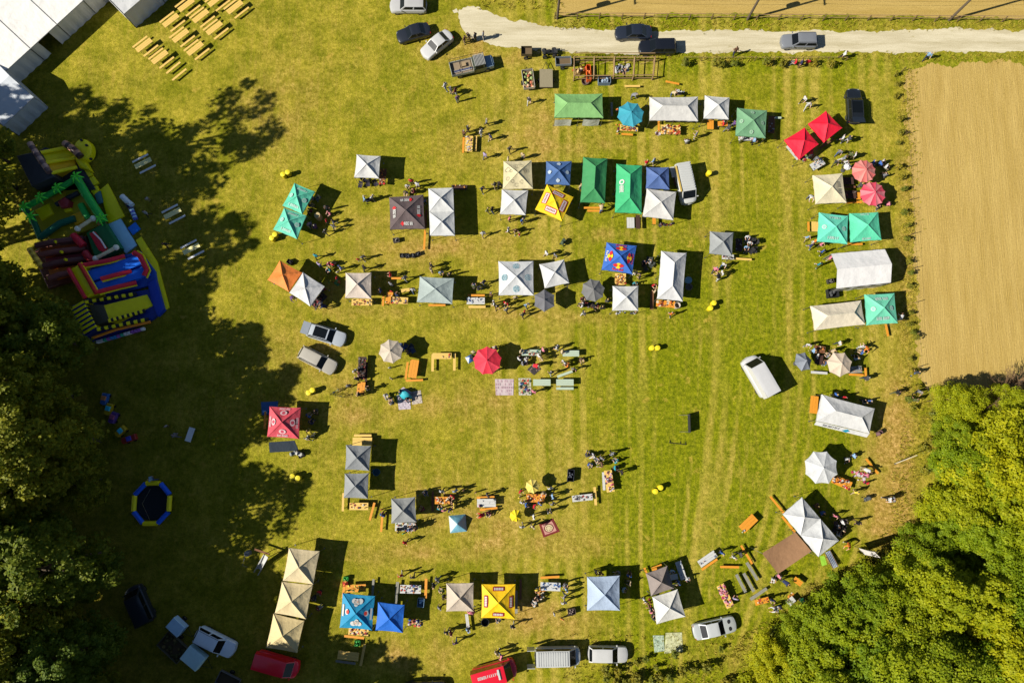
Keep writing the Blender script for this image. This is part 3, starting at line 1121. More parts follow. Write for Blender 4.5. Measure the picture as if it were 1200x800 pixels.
# ================================================================== parasols
def umbrella(u, v, rpx, cols, label, ref, h=2.25, rise=.55, n=8, tilt=0.0, tdir=0.0, rot=0.2, hub=None, small=False):
    w = P(u, v, h)
    r = rpx * 0.1 * (CAMLOC.z - h) / 79.2 * (1 + (400 - v) / 800 * math.tan(TILT))
    root = thing('parasol', label, 'parasol', (w.x, w.y), 0, 'market parasols', ref)
    mb = MB()
    rings = 5
    T = Matrix.Translation((0, 0, h)) @ Matrix.Rotation(tilt, 4, Vector((math.cos(tdir), math.sin(tdir), 0))) @ Matrix.Translation((0, 0, -h))
    o = 0
    for g in range(n):
        a0, a1 = rot + 2 * math.pi * g / n, rot + 2 * math.pi * (g + 1) / n
        am = (a0 + a1) / 2
        vs = []
        for k in range(rings + 1):
            t = k / rings
            rr = r * (.04 + .96 * t)
            z = h + rise * (1 - t) ** 1.15
            for q in range(5):
                f = q / 4
                e0 = Vector((math.cos(a0), math.sin(a0))).lerp(Vector((math.cos(a1), math.sin(a1))), f)
                e0 *= rr * (1 - .05 * t * 4 * f * (1 - f))
                vs.append(T @ Vector((e0.x, e0.y, z - .06 * t * 4 * f * (1 - f))))
        fs = [(k * 5 + q, k * 5 + q + 1, (k + 1) * 5 + q + 1, (k + 1) * 5 + q) for k in range(rings) for q in range(4)]
        mb.add(vs, fs, g % len(cols))
        e = [vs[rings * 5 + q] for q in range(5)]
        mb.add(e + [x - Vector((0, 0, .13)) for x in e], [(q, q + 1, q + 6, q + 5) for q in range(4)], g % len(cols))
    mb.build("canopy", [M(c, .75, 'cloth') for c in cols], root, smooth=30)
    mb = MB()
    mb.lathe([(.12, h + rise - .05), (.1, h + rise + .02), (.03, h + rise + .09)], 8)
    for i, q in enumerate(mb.v):
        mb.v[i] = tuple(T @ Vector(q))
    mb.build("top_cap", M(hub or cols[0], .6, 'cloth'), root)
    mb = MB()
    tp = T @ Vector((0, 0, h + rise))
    mb.tube([(0, 0, 0.02), (0, 0, h), tp], .022, 6)
    mb.build("pole", M((150, 140, 120), .5, 'metal', .4), root)
    mb = MB()
    for g in range(n):
        a = rot + 2 * math.pi * g / n
        mb.tube([T @ Vector((.04 * math.cos(a), .04 * math.sin(a), h + rise - .06)), T @ Vector((r * .98 * math.cos(a), r * .98 * math.sin(a), h - .03))], .008, 4)
    mb.build("rib_frame", SILVER, root)
    mb = MB()
    mb.lathe([(.26, 0), (.26, .06), (.08, .1), (.05, .3)], 10)
    mb.build("base", M((80, 80, 80), .8, 'plain'), root)
    return root


umbrella(739, 134, 16, [(52, 150, 172), (60, 160, 180)], 'teal octagonal parasol over a table of goods', 'teal parasol')
umbrella(1012.5, 200.5, 14, [(216, 110, 104), (222, 142, 132)], 'faded pink parasol with pale seams, beside a blue-clad group', 'faded pink parasol', n=12)
umbrella(1023, 227, 15, [(216, 70, 92), (226, 128, 136)], 'brighter pink striped parasol of the pink pair', 'brighter pink parasol', n=12)
umbrella(638, 352, 13.5, [(104, 104, 110), (112, 112, 116)], 'dark grey parasol touching the large emblem gazebo', 'grey parasol by emblem gazebo', n=6, rot=.52)
umbrella(695, 340, 14, [(112, 112, 112), (120, 120, 118)], 'dark grey parasol beside the white square gazebo', 'grey parasol by square gazebo')
umbrella(458, 411.5, 14.5, [(212, 198, 178), (206, 192, 172)], 'beige parasol standing alone beside an orange table', 'lone beige parasol')
umbrella(571, 422.5, 17, [(222, 44, 66), (230, 64, 84)], 'large red parasol beside scattered flea tables', 'large red parasol', n=9)
umbrella(941.5, 423.5, 12, [(136, 142, 152), (148, 154, 164)], 'tilted grey-blue parasol beside the beige one', 'grey-blue parasol', n=6, tilt=.3, tdir=2.0)
umbrella(984, 426.5, 15, [(228, 208, 184), (222, 202, 178)], 'beige parasol beside the tilted grey-blue one', 'beige parasol by grey one', n=7)
umbrella(962.5, 547.5, 20, [(236, 238, 238), (232, 234, 234)], 'large white octagonal parasol on the meadow', 'large white parasol', h=2.45, rise=.6, rot=.39)
umbrella(624, 569.5, 8.5, [(222, 198, 90), (232, 210, 110)], 'pale yellow small parasol over an orange goods table', 'pale yellow parasol', h=1.7, rise=.4)
umbrella(604.5, 604, 7.6, [(240, 214, 20)], 'bright yellow small parasol near the patterned rug', 'bright yellow parasol', h=1.4, rise=.35, tilt=.25, tdir=.6)
umbrella(993.5, 195, 4.3, [(238, 238, 240)], 'tiny white parasol beside the faded pink parasol', 'tiny white parasol', h=1.3, rise=.2, n=10)

# low beach shelter in turquoise next to lilac blankets, and pop-up tent
def popup(u, v, w_, c1, c2, label, ref, hh=1.1, ang=0.2, shell=False):
    p = P(u, v, hh * .5)
    root = thing('popup_shelter', label, 'tent', (p.x, p.y), ang, None, ref)
    if shell:
        mb = MB()
        n, m_ = 14, 7
        for j in range(m_ + 1):
            for i in range(n + 1):
                a = math.pi * i / n
                b = math.pi * .62 * j / m_
                mb.v.append((w_ * math.cos(a), w_ * .8 * math.sin(a) * math.cos(b) , hh * math.sin(a) * math.sin(b) + .02))
        for j in range(m_):
            for i in range(n):
                q = j * (n + 1) + i
                mb.f.append([q, q + 1, q + n + 2, q + n + 1])
                mb.m.append(0)
        mb.build("shell", M(c1, .6, 'cloth'), root, smooth=60)
        mb = MB()
        mb.prism([(-w_, -.1), (w_, -.1), (w_ * .8, -w_ * .6), (-w_ * .8, -w_ * .6)], .0, .02)
        mb.build("groundsheet", M(c2, .8, 'cloth'), root)
    else:
        b = [(-w_, -w_, 0), (w_, -w_, 0), (w_, w_, 0), (-w_, w_, 0)]
        t = Vector((0.05, .1, hh))
        for i in range(4):
            mb = MB()
            mb.patch(b[i], b[(i + 1) % 4], t, t, 6, 6, -.1)
            mb.build("panel", M(c1 if i % 2 == 0 else c2, .6, 'cloth'), root, smooth=50)
    return root


popup(475, 461, .85, (52, 172, 188), (214, 200, 214), 'turquoise beach shelter shell on lilac blankets', 'turquoise beach shelter', .95, 2.6, True)
popup(536, 614, .95, (126, 188, 214), (206, 218, 222), 'small pale blue pop-up play tent on the grass', 'pale blue play tent', 1.35, .1)
popup(550.5, 420, .42, (60, 110, 180), (220, 226, 232), 'tiny blue and white toy tent beside the large red parasol', 'tiny toy tent', .6, .5)
# ================================================================== people: one skinned body per pose
POSES = {}


def body(pose):
    """one continuous skinned body, facing +y; slots: skin, top, trousers, hair, shoes"""
    st = 1
    V, E, Rr, T = [], [], [], []

    def vtx(p, r, tagname, prev=None):
        V.append(Vector(p))
        Rr.append(r)
        T.append(tagname)
        if prev is not None:
            E.append((prev, len(V) - 1))
        return len(V) - 1

    sit = pose == 'sit'
    bend = pose == 'bend'
    hip = .47 if sit else .93
    lean = .42 if bend else (.05 if pose != 'walk' else .06)
    pel = vtx((0, 0, hip), (.15, .115), 'leg')
    wa = vtx((0, lean * .25, hip + .17), (.14, .10), 'top', pel)
    ch = vtx((0, lean * .75, hip + .38 - lean * .12), (.17, .115), 'top', wa)
    nb = vtx((0, lean * 1.05, hip + .55 - lean * .22), (.075, .07), 'top', ch)
    nk = vtx((0, lean * 1.15 + .01, hip + .61 - lean * .25), (.052, .052), 'skin', nb)
    h1 = vtx((0, lean * 1.25 + .02, hip + .70 - lean * .3), (.082, .092), 'head', nk)
    h2 = vtx((0, lean * 1.35 + .015, hip + .81 - lean * .32), (.075, .088), 'head', h1)
    for sx in (-1, 1):
        sh = vtx((sx * .19, lean * .9, hip + .49 - lean * .2), (.062, .062), 'top', ch)
        if pose == 'stand':
            el, ha = (sx * .26, -.01, hip + .22), (sx * .27, .08, hip - .02)
        elif pose == 'walk':
            el, ha = (sx * .25, -.1 * sx, hip + .23), (sx * .25, -.22 * sx + .08, hip + .02)
        elif pose == 'hold':
            el, ha = (sx * .27, .06, hip + .24), (sx * .16, .32, hip + .26)
        elif pose == 'sit':
            el, ha = (sx * .27, .1, hip + .24), (sx * .18, .36, hip + .18)
        else:
            el, ha = (sx * .24, lean + .12, hip + .15), (sx * .18, lean + .32, hip + .0)
        e = vtx(el, (.046, .046), 'top', sh)
        w = vtx(Vector(el).lerp(Vector(ha), .85), (.033, .033), 'skin', e)
        hd = vtx(Vector(el).lerp(Vector(ha), 1.05), (.042, .028), 'skin', w)
        vtx(Vector(el).lerp(Vector(ha), 1.32), (.03, .016), 'skin', hd)
        vtx(Vector(el).lerp(Vector(ha), 1.14) + Vector((-sx * .05, .02, 0)), (.014, .014), 'skin', hd)
        if sit:
            k, a = (sx * .13, .44, .48), (sx * .13, .46, .09)
            t0 = vtx((sx * .1, .06, .46), (.1, .1), 'leg', pel)
        else:
            d = {'walk': .24 * sx, 'stand': .03 * sx}.get(pose, .05 * sx)
            k, a = (sx * .11, d * .5 + .03, .50), (sx * .11, d - (.04 if d < 0 else 0), .09)
            t0 = vtx((sx * .1, 0, hip - .08), (.1, .1), 'leg', pel)
        kn = vtx(k, (.062, .062), 'leg', t0)
        an = vtx(a, (.042, .042), 'leg', kn)
        vtx((a[0], a[1] + .02, .045), (.045, .045), 'shoe', an)
        vtx((a[0] + sx * .01, a[1] + .15, .035), (.04, .03), 'shoe', len(V) - 1)
    me = bpy.data.meshes.new("person_cage")
    me.from_pydata(V, E, [])
    o = bpy.data.objects.new("person_cage", me)
    col.objects.link(o)
    o.modifiers.new("Skin", 'SKIN')
    for i, sv in enumerate(me.skin_vertices[0].data):
        sv.radius = (Rr[i][0] * 1.16, Rr[i][1] * 1.18)
        sv.use_root = (i == 0)
    s2 = o.modifiers.new("Sub", 'SUBSURF')
    s2.levels = 1
    s2.render_levels = 1
    bpy.context.view_layer.update()
    dg = bpy.context.evaluated_depsgraph_get()
    out = bpy.data.meshes.new_from_object(o.evaluated_get(dg))
    bpy.data.objects.remove(o)
    out.name = "person_" + pose
    hc = (V[h1] + V[h2]) / 2
    slot = {'skin': 0, 'top': 1, 'leg': 2, 'shoe': 4}
    for pl in out.polygons:
        c = pl.center
        best, bt = 9, 'top'
        for (a, b) in E:
            ab = V[b] - V[a]
            t = max(0, min(1, (c - V[a]).dot(ab) / ab.length_squared))
            rad = Rr[a][0] * (1 - t) + Rr[b][0] * t
            d = (V[a] + ab * t - c).length - rad
            if d < best:
                best, bt = d, (T[b] if t > .35 else T[a]) if T[b] != 'head' else 'head'
        if bt == 'head':
            r_ = c - hc
            pl.material_index = 3 if (r_.z > .045 or (r_.y < .03 and r_.z > -.06)) else 0
        else:
            pl.material_index = slot[bt]
        pl.use_smooth = True
    while len(out.materials) < 5:
        out.materials.append(M((128, 128, 128)))
    return out


for p_ in ('stand', 'walk', 'hold', 'sit', 'bend'):
    POSES[p_] = body(p_)

TOPS = {'white': (232, 232, 232), 'black': (24, 24, 28), 'grey': (130, 132, 138), 'dark grey': (62, 64, 68), 'red': (200, 30, 44), 'maroon': (104, 34, 44),
        'navy': (34, 44, 84), 'blue': (54, 96, 170), 'light blue': (140, 176, 212), 'teal': (40, 146, 160), 'green': (70, 180, 110), 'olive': (84, 92, 50),
        'pink': (226, 130, 150), 'lilac': (176, 160, 200), 'purple': (96, 66, 120), 'yellow': (236, 208, 70), 'orange': (234, 130, 40), 'beige': (206, 186, 150), 'brown': (104, 72, 50)}
LEGS = [('black', (26, 26, 30)), ('dark blue', (36, 46, 74)), ('blue', (72, 96, 140)), ('grey', (110, 112, 116)), ('beige', (180, 160, 124)), ('brown', (92, 70, 52)), ('white', (220, 220, 216)), ('olive', (84, 88, 56))]
HAIRS = [('dark', (34, 26, 22)), ('brown', (74, 50, 32)), ('blond', (190, 160, 100)), ('grey', (150, 148, 144))]
_seen = {}
PWORD = {'stand': 'standing', 'walk': 'walking', 'hold': 'reaching', 'sit': 'sitting', 'bend': 'bending over'}


def person(u, v, top, pose='stand', sc=None, rot=None, zbase=0.0, nearref=None):
    p = P(u, v, 1.0 if pose != 'sit' else .7)
    o_sc = sc or rnd.uniform(1.0, 1.1)
    child = o_sc < .8
    ref = nearref or near(p.x, p.y)
    who = 'child' if child else 'person'
    order = LEGS[:]
    rnd.shuffle(order)
    for ln, lc in order:
        lab = "%s in %s top, %s trousers, %s by %s" % (who, top, ln, PWORD[pose], ref)
        if lab not in _seen:
            break
    _seen[lab] = 1
    hn, hc = HAIRS[rnd.choices(range(4), (5, 5, 3, 2))[0]]
    skin = M(rnd.choice([(214, 168, 138), (200, 150, 120), (224, 180, 150)]), .6, 'skin')
    o = link(POSES[pose], "person", None, (p.x, p.y, zbase), rnd.uniform(0, 6.28) if rot is None else rot,
             [skin, M(TOPS[top], .85, 'cloth'), M(lc, .85, 'cloth'), M(hc, .7, 'plain'), M(rnd.choice([(40, 38, 36), (200, 200, 200), (90, 60, 40)]), .7, 'plain')],
             (o_sc, o_sc, o_sc))
    tag(o, lab, 'person', 'visitors of the flea market')
    return o
# ================================================================== vehicles
TYRE = M((26, 26, 28), .9, 'plain')
RIM = M((150, 152, 156), .35, 'metal', .8)
LAMP = M((226, 230, 232), .15, 'glass', 0, .6)
TAIL = M((170, 20, 24), .25, 'glass', 0, .6)
TRIM = M((30, 30, 32), .6, 'plain')
_wheel = {}


def wheel_meshes(r=.32, w=.2):
    if (r, w) in _wheel:
        return _wheel[(r, w)]
    t = MB()
    n = 16
    prof = [(r * .62, -w / 2), (r * .95, -w / 2), (r, -w * .35), (r, w * .35), (r * .95, w / 2), (r * .62, w / 2)]
    for q, y in prof:
        for j in range(n):
            a = 2 * math.pi * j / n
            t.v.append((q * math.cos(a), y, q * math.sin(a)))
    for i in range(len(prof)):
        for j in range(n):
            i2 = (i + 1) % len(prof)
            t.f.append([i * n + j, i2 * n + j, i2 * n + (j + 1) % n, i * n + (j + 1) % n])
            t.m.append(0)
    tm = t.mesh("tyre", 40)
    tm.materials.append(TYRE)
    d = MB()
    for sy in (-1, 1):
        o = len(d.v)
        d.v.append((0, sy * w * .32, 0))
        for j in range(n):
            a = 2 * math.pi * j / n
            d.v.append((r * .63 * math.cos(a), sy * w * .42, r * .63 * math.sin(a)))
        for j in range(n):
            d.f.append([o, o + 1 + j, o + 1 + (j + 1) % n])
            d.m.append(0)
    dm = d.mesh("rim")
    dm.materials.append(RIM)
    _wheel[(r, w)] = (tm, dm)
    return _wheel[(r, w)]


def add_wheels(root, xs_, ty, r=.32, w=.2):
    tm, dm = wheel_meshes(r, w)
    for x in xs_:
        for sy in (-1, 1):
            wh = link(tm, "wheel", root, (x, sy * ty, r))
            link(dm, "rim", wh)


SHAPES = {
    # windscreen base, roof front, roof rear, rear glass base (fractions of length from middle), belt, roof z, hood front z
    'sedan': (.21, .07, -.20, -.35, .93, 1.43, .72, 4.6, 1.78),
    'hatch': (.24, .09, -.40, -.475, .95, 1.48, .74, 4.1, 1.74),
    'wagon': (.22, .08, -.41, -.48, .94, 1.48, .74, 4.7, 1.80),
    'suv': (.23, .09, -.42, -.485, 1.05, 1.70, .88, 4.5, 1.84),
    'van': (.395, .245, -.475, -.497, 1.15, 1.96, .98, 4.9, 1.90),
    'panel': (.40, .25, -.485, -.498, 1.25, 2.45, 1.05, 5.3, 2.0),
}


def car(u, v, ang, shape, c, label, ref, L=None, W=None, ribs=0, rails=False, roofc=None, open_rear=False, roof_glass=False, vents=False, name='parked_car', cat='car', sidewin=True, pg=None):
    xw, xrf, xrr, xg, zb, zr, zh, l0, w0 = SHAPES[shape]
    L, W = L or l0, W or w0
    p = P(u, v, zr * .75)
    root = thing(name, label, cat, (p.x, p.y), R(ang), 'parked vehicles', ref)
    paint = M(c, .32, 'paint', .0, .5, pg)
    hl, hw = L / 2, W / 2
    # lower body lofted along x
    st = []
    N = 16
    xsx = [-hl, -hl * .985, -hl * .95, -hl * .86] + [(-.43 + .86 * k / 10) * L for k in range(1, 10)] + [hl * .86, hl * .94, hl * .985, hl]
    for x in xsx:
        f = x / L
        e = abs(x) / hl
        wf = 1 - .10 * max(0, (e - .80) / .20) ** 2.2 - (.10 if e > .995 else .03 * max(0, (e - .94) / .06))
        if f > xw:
            t = (f - xw) / (.5 - xw)
            zt = zb * (1 - t) + zh * t - .05 * max(0, t - .8) / .2
        elif f < xg and shape == 'sedan':
            t = (xg - f) / (xg + .5)
            zt = zb * (1 - t) + (zb - .05) * t - .06 * max(0, t - .8) / .2
        else:
            zt = zb
        if e > .995:
            zt -= .16
        st.append((x, hw * wf, zt))
    mb = MB()
    for (x, w, zt) in st:
        mb.v += [(x, -w * .93, .24), (x, -w, .42), (x, -w * 1.0, zt * .62), (x, -w * .965, zt - .09), (x, -w * .88, zt - .015), (x, -w * .45, zt + .012), (x, 0, zt + .02),
                 (x, w * .45, zt + .012), (x, w * .88, zt - .015), (x, w * .965, zt - .09), (x, w * 1.0, zt * .62), (x, w, .42), (x, w * .93, .24)]
    for i_, q_ in enumerate(mb.v):
        e_ = abs(q_[0]) / hl
        if e_ > .7:
            mb.v[i_] = (q_[0] - math.copysign(.24 * (abs(q_[1]) / hw) ** 2.2 * ((e_ - .7) / .3) ** 1.5, q_[0]), q_[1], q_[2])
    K = 13
    for i in range(len(st) - 1):
        for j in range(K - 1):
            mb.f.append([i * K + j, (i + 1) * K + j, (i + 1) * K + j + 1, i * K + j + 1])
            mb.m.append(0)
        mb.f.append([i * K, i * K + K - 1, (i + 1) * K + K - 1, (i + 1) * K])
        mb.m.append(0)
    mb.f.append(list(range(K)))
    mb.m.append(0)
    o = (len(st) - 1) * K
    mb.f.append([o + j for j in range(K)][::-1])
    mb.m.append(0)
    # cabin
    cb = hw * .93
    ct = hw * (.80 if shape not in ('van', 'panel') else .88)
    B = [(xg * L, -cb), (xw * L, -cb * .96), (xw * L, cb * .96), (xg * L, cb)]
    Tq = [(xrr * L, -ct), (xrf * L, -ct * .96), (xrf * L, ct * .96), (xrr * L, ct)]
    vs = [(x, y, zb - .04) for x, y in B] + [(x, y, zr - .05) for x, y in Tq]
    mb.add(vs, [(0, 1, 5, 4), (1, 2, 6, 5), (2, 3, 7, 6), (3, 0, 4, 7)], 0)
    mb.build("body", paint, root, smooth=38)
    # roof: crowned panel with rounded edge
    rb = MB()
    nu, nv = 8, 8
    for j in range(nv + 1):
        for i in range(nu + 1):
            a, b = i / nu, j / nv
            x = (xrr + (xrf - xrr) * a) * L
            y = -ct + 2 * ct * b
            ea = min(a, 1 - a) * 2
            eb = min(b, 1 - b) * 2
            y *= 1 - .03 * (1 - ea)
            z = zr - .05 + .05 * (1 - (1 - ea) ** 6) * (1 - (1 - eb) ** 5)
            rb.v.append((x * 1.0, y, z))
    for j in range(nv):
        for i in range(nu):
            q = j * (nu + 1) + i
            rb.f.append([q, q + 1, q + nu + 2, q + nu + 1])
            rb.m.append(0)
    roof = rb.build("roof", M(roofc, .35, 'paint') if roofc else paint, root, smooth=40)
    for k in range(ribs):
        x = (xrr + (xrf - xrr) * (.06 + .86 * k / max(1, ribs - 1))) * L
        r_ = MB()
        r_.box((x, 0, zr + .012), ((xrf - xrr) * L / ribs * .5, ct * 1.7, .03))
        r_.build("roof_rib", M(roofc, .35, 'paint') if roofc else paint, roof)
    if rails:
        for sy in (-1, 1):
            r_ = MB()
            r_.tube([(xrr * L * .95, sy * ct * .93, zr - .02), (xrr * L * .9, sy * ct * .93, zr + .05), (xrf * L * .7, sy * ct * .93, zr + .05), (xrf * L * .95, sy * ct * .92, zr - .02)], .022, 6)
            r_.build("roof_rail", M((60, 62, 64), .4, 'metal', .6), roof)
    if roof_glass:
        r_ = MB()
        x0, x1 = (xrr + (xrf - xrr) * .25) * L, (xrr + (xrf - xrr) * .92) * L
        r_.add([(x0, -ct * .8, zr + .012), (x1, -ct * .78, zr + .012), (x1, ct * .78, zr + .012), (x0, ct * .8, zr + .012)], [(0, 1, 2, 3)])
        r_.build("glass_roof", glass_mat(), roof)
    # glass panes a little proud of the cabin
    g = glass_mat()

    def pane(nm, a, b, c_, d, m0=.07, m1=.93, n0=.12, n1=.92, push=.012):
        a, b, c_, d = map(Vector, (a, b, c_, d))
        nrm = (b - a).cross(d - a).normalized()
        q = []
        for (s_, t_) in ((m0, n0), (m1, n0), (m1, n1), (m0, n1)):
            q.append(a.lerp(b, s_).lerp(d.lerp(c_, s_), t_))
        ctr = sum(q, Vector()) / 4
        if nrm.dot(ctr - Vector((ctr.x * .3, 0, zb - .5))) < 0:
            nrm = -nrm
        pm = MB()
        pm.add([x + nrm * push for x in q], [(0, 1, 2, 3)])
        pm.build(nm, g, root)

    V3 = [Vector(x) for x in vs]
    pane("windscreen", V3[1], V3[2], V3[6], V3[5], .05, .95, .06, .97)
    if not open_rear:
        pane("rear_window", V3[3], V3[0], V3[4], V3[7], .08, .92, .14, .93)
    if sidewin:
        for (a, b, c_, d) in ((0, 1, 5, 4), (2, 3, 7, 6)):
            lo, hi = (.03, .50) if a == 0 else (.50, .97)
            lo2, hi2 = (.53, .93) if a == 0 else (.07, .47)
            pane("side_window", V3[a], V3[b], V3[c_], V3[d], lo + .03, hi, .2, .92)
            pane("side_window", V3[a], V3[b], V3[c_], V3[d], lo2, hi2, .2, .92)
    # lights, mirrors, bumpers
    for sy in (-1, 1):
        h = MB()
        h.prism([(hl * .89, sy * hw * .80), (hl * .955, sy * hw * .55), (hl * .90, sy * hw * .55), (hl * .83, sy * hw * .84)], zh - .16, zh - .01)
        h.build("headlight", LAMP, root)
        t = MB()
        t.box((-hl * .93, sy * hw * .74, zb - .16), (.06, .22, .16))
        t.build("tail_light", TAIL, root)
        m_ = MB()
        m_.box((xw * L - .12, sy * (hw + .09), zb + .04), (.12, .2, .13), 0, 0, .85)
        m_.build("wing_mirror", paint, root)
    for sx in (-1, 1):
        b = MB()
        b.prism([(sx * hl * .88, -hw * .84), (sx * (hl - .06), -hw * .55), (sx * (hl + .03), 0), (sx * (hl - .06), hw * .55), (sx * hl * .88, hw * .84)], .3, .52)
        b.build("bumper", TRIM if sx < 0 else paint, root)
    if vents:
        for sy in (-1, 1):
            b = MB()
            b.add([(hl * .66 + x, sy * hw * .42 + y, zb * .42 + zh * .58 + .09 + -.0 * x) for x, y in disc(.15, 12, 1, 1.5)], [list(range(12))])
            b.build("bonnet_vent", TRIM, root)
    if open_rear:
        b = MB()
        b.box((-hl + .25, 0, zb - .25), (.5, W * .8, .05))
        b.build("load_floor", M((60, 58, 56), .9, 'plain'), root)
        b = MB()
        b.patch((xrr * L, -ct, zr), (xrr * L, ct, zr), (xrr * L - .8, ct, zr + .28), (xrr * L - .8, -ct, zr + .28), 3, 3)
        b.build("tailgate", paint, root)
    add_wheels(root, (-L * .30, L * .31), hw - .12)
    return root


SIL = (196, 198, 200)
car(478, 4, 180, 'wagon', (206, 206, 204), 'silver wagon parked at the meadow top, beside a black hatchback', 'silver wagon')
car(484, 36.5, 197, 'sedan', (34, 38, 46), 'black saloon parked beside the white saloon', 'black saloon', L=4.3)
car(511.5, 50, 221, 'sedan', (234, 234, 232), 'white saloon parked beside the black saloon near the gravel', 'white saloon', L=4.5)
car(743, 36, 181, 'sedan', (36, 42, 54), 'dark blue saloon on the gravel road, beside the verge', 'dark blue saloon')
car(771.5, 53, 181, 'wagon', (22, 25, 32), 'black estate car on the gravel road near the timber frame', 'black estate car')
car(938, 46, 180, 'wagon', (128, 132, 138), 'grey estate car alone on the gravel road', 'grey estate car', rails=True, L=4.5)
car(1003, 122, 89, 'wagon', (26, 30, 34), 'black estate car parked on grass with open tailgate', 'black car with open tailgate', rails=True, roof_glass=True, open_rear=True, L=4.5)
car(804.5, 213.5, -80, 'van', (222, 224, 220), 'white minibus with ribbed roof and awning beside slate blue gazebo', 'white ribbed minibus', ribs=11, name='parked_van', cat='van')
car(381.5, 391.5, -17, 'wagon', (206, 214, 222), 'pale silver estate with glass roof and open tailgate', 'pale silver estate', rails=True, roof_glass=True, open_rear=True, L=4.6)
car(371, 421.5, -27, 'wagon', (198, 192, 178), 'champagne estate car parked beside the open silver estate', 'champagne estate car', rails=True)
car(892.5, 440, 118, 'panel', (240, 240, 240), 'tall white panel van alone on the open meadow', 'tall white panel van', name='parked_van', cat='van', L=5.0, sidewin=False)
car(250, 753.5, -25, 'suv', (214, 226, 236), 'pale silver four-wheel drive in deep tree shade among trailers', 'silver car in shade', rails=True, L=4.7, pg=1.0)
car(322, 780, -15, 'van', (236, 20, 44), 'red van in tree shade beside the beige gazebos', 'red van in shade', L=4.9, name='parked_van', cat='van', sidewin=False, pg=1.2)
rv = car(579, 791, 15, 'panel', (226, 22, 46), 'red delivery van with white roof lettering', 'red delivery van', L=4.9, name='parked_van', cat='van', sidewin=False)
car(654, 770.5, 1, 'van', (222, 224, 220), 'white ribbed-roof van parked behind the white hatchback', 'white ribbed van', ribs=13, name='parked_van', cat='van', L=5.0)
car(713, 767.5, -1, 'hatch', (236, 236, 232), 'white hatchback parked behind the pale blue gazebo', 'white hatchback', L=4.4)
car(838.5, 736.5, 12, 'sedan', (200, 206, 206), 'silver coupe with dark bonnet vents beside the wood', 'silver coupe', L=4.9, vents=True, roofc=(214, 218, 218))
car(160, 710, 118, 'van', (44, 50, 62), 'dark blue van hidden in the deepest tree shade', 'dark van in shade', L=4.4, name='parked_van', cat='van')
car(497, 810, 2, 'wagon', (30, 34, 38), 'black car whose roof edge shows behind the taupe gazebo', 'black car behind stalls')
# print on the red delivery van roof
mw = Matrix.Translation((-.55, .1, SHAPES['panel'][5] + .01))
strokes(rv, mw, 0, .15, 2.3, .3, 11, WHITE)
flat(rv, "roof_hatch", [(rect(1.02, -.5, 1.22, .55), 1, 0), (rect(1.25, -.5, 1.36, .55), 1, 1)], [WHITE, TRIM], mw)
# rear doors swung open on the ribbed van
for o_ in list(bpy.data.objects):
    if o_.get("label", "").startswith('white ribbed-roof van'):
        for sy in (-1, 1):
            d = MB()
            d.box((-2.5 - .42, sy * .9, 1.2), (.85, .05, 1.5))
            d.build("rear_door", M((222, 224, 220), .32, 'paint'), o_)
    if o_.get("label", "").startswith('white minibus'):
        d = MB()
        d.box((-.4, -.98, 1.95), (3.2, .16, .16))
        d.build("awning_box", M((206, 176, 90), .6, 'paint'), o_)
        d = MB()
        d.box((-1.6, -1.25, 1.2), (1.3, .5, .06))
        d.build("side_awning", M((226, 226, 222), .7, 'cloth'), o_)


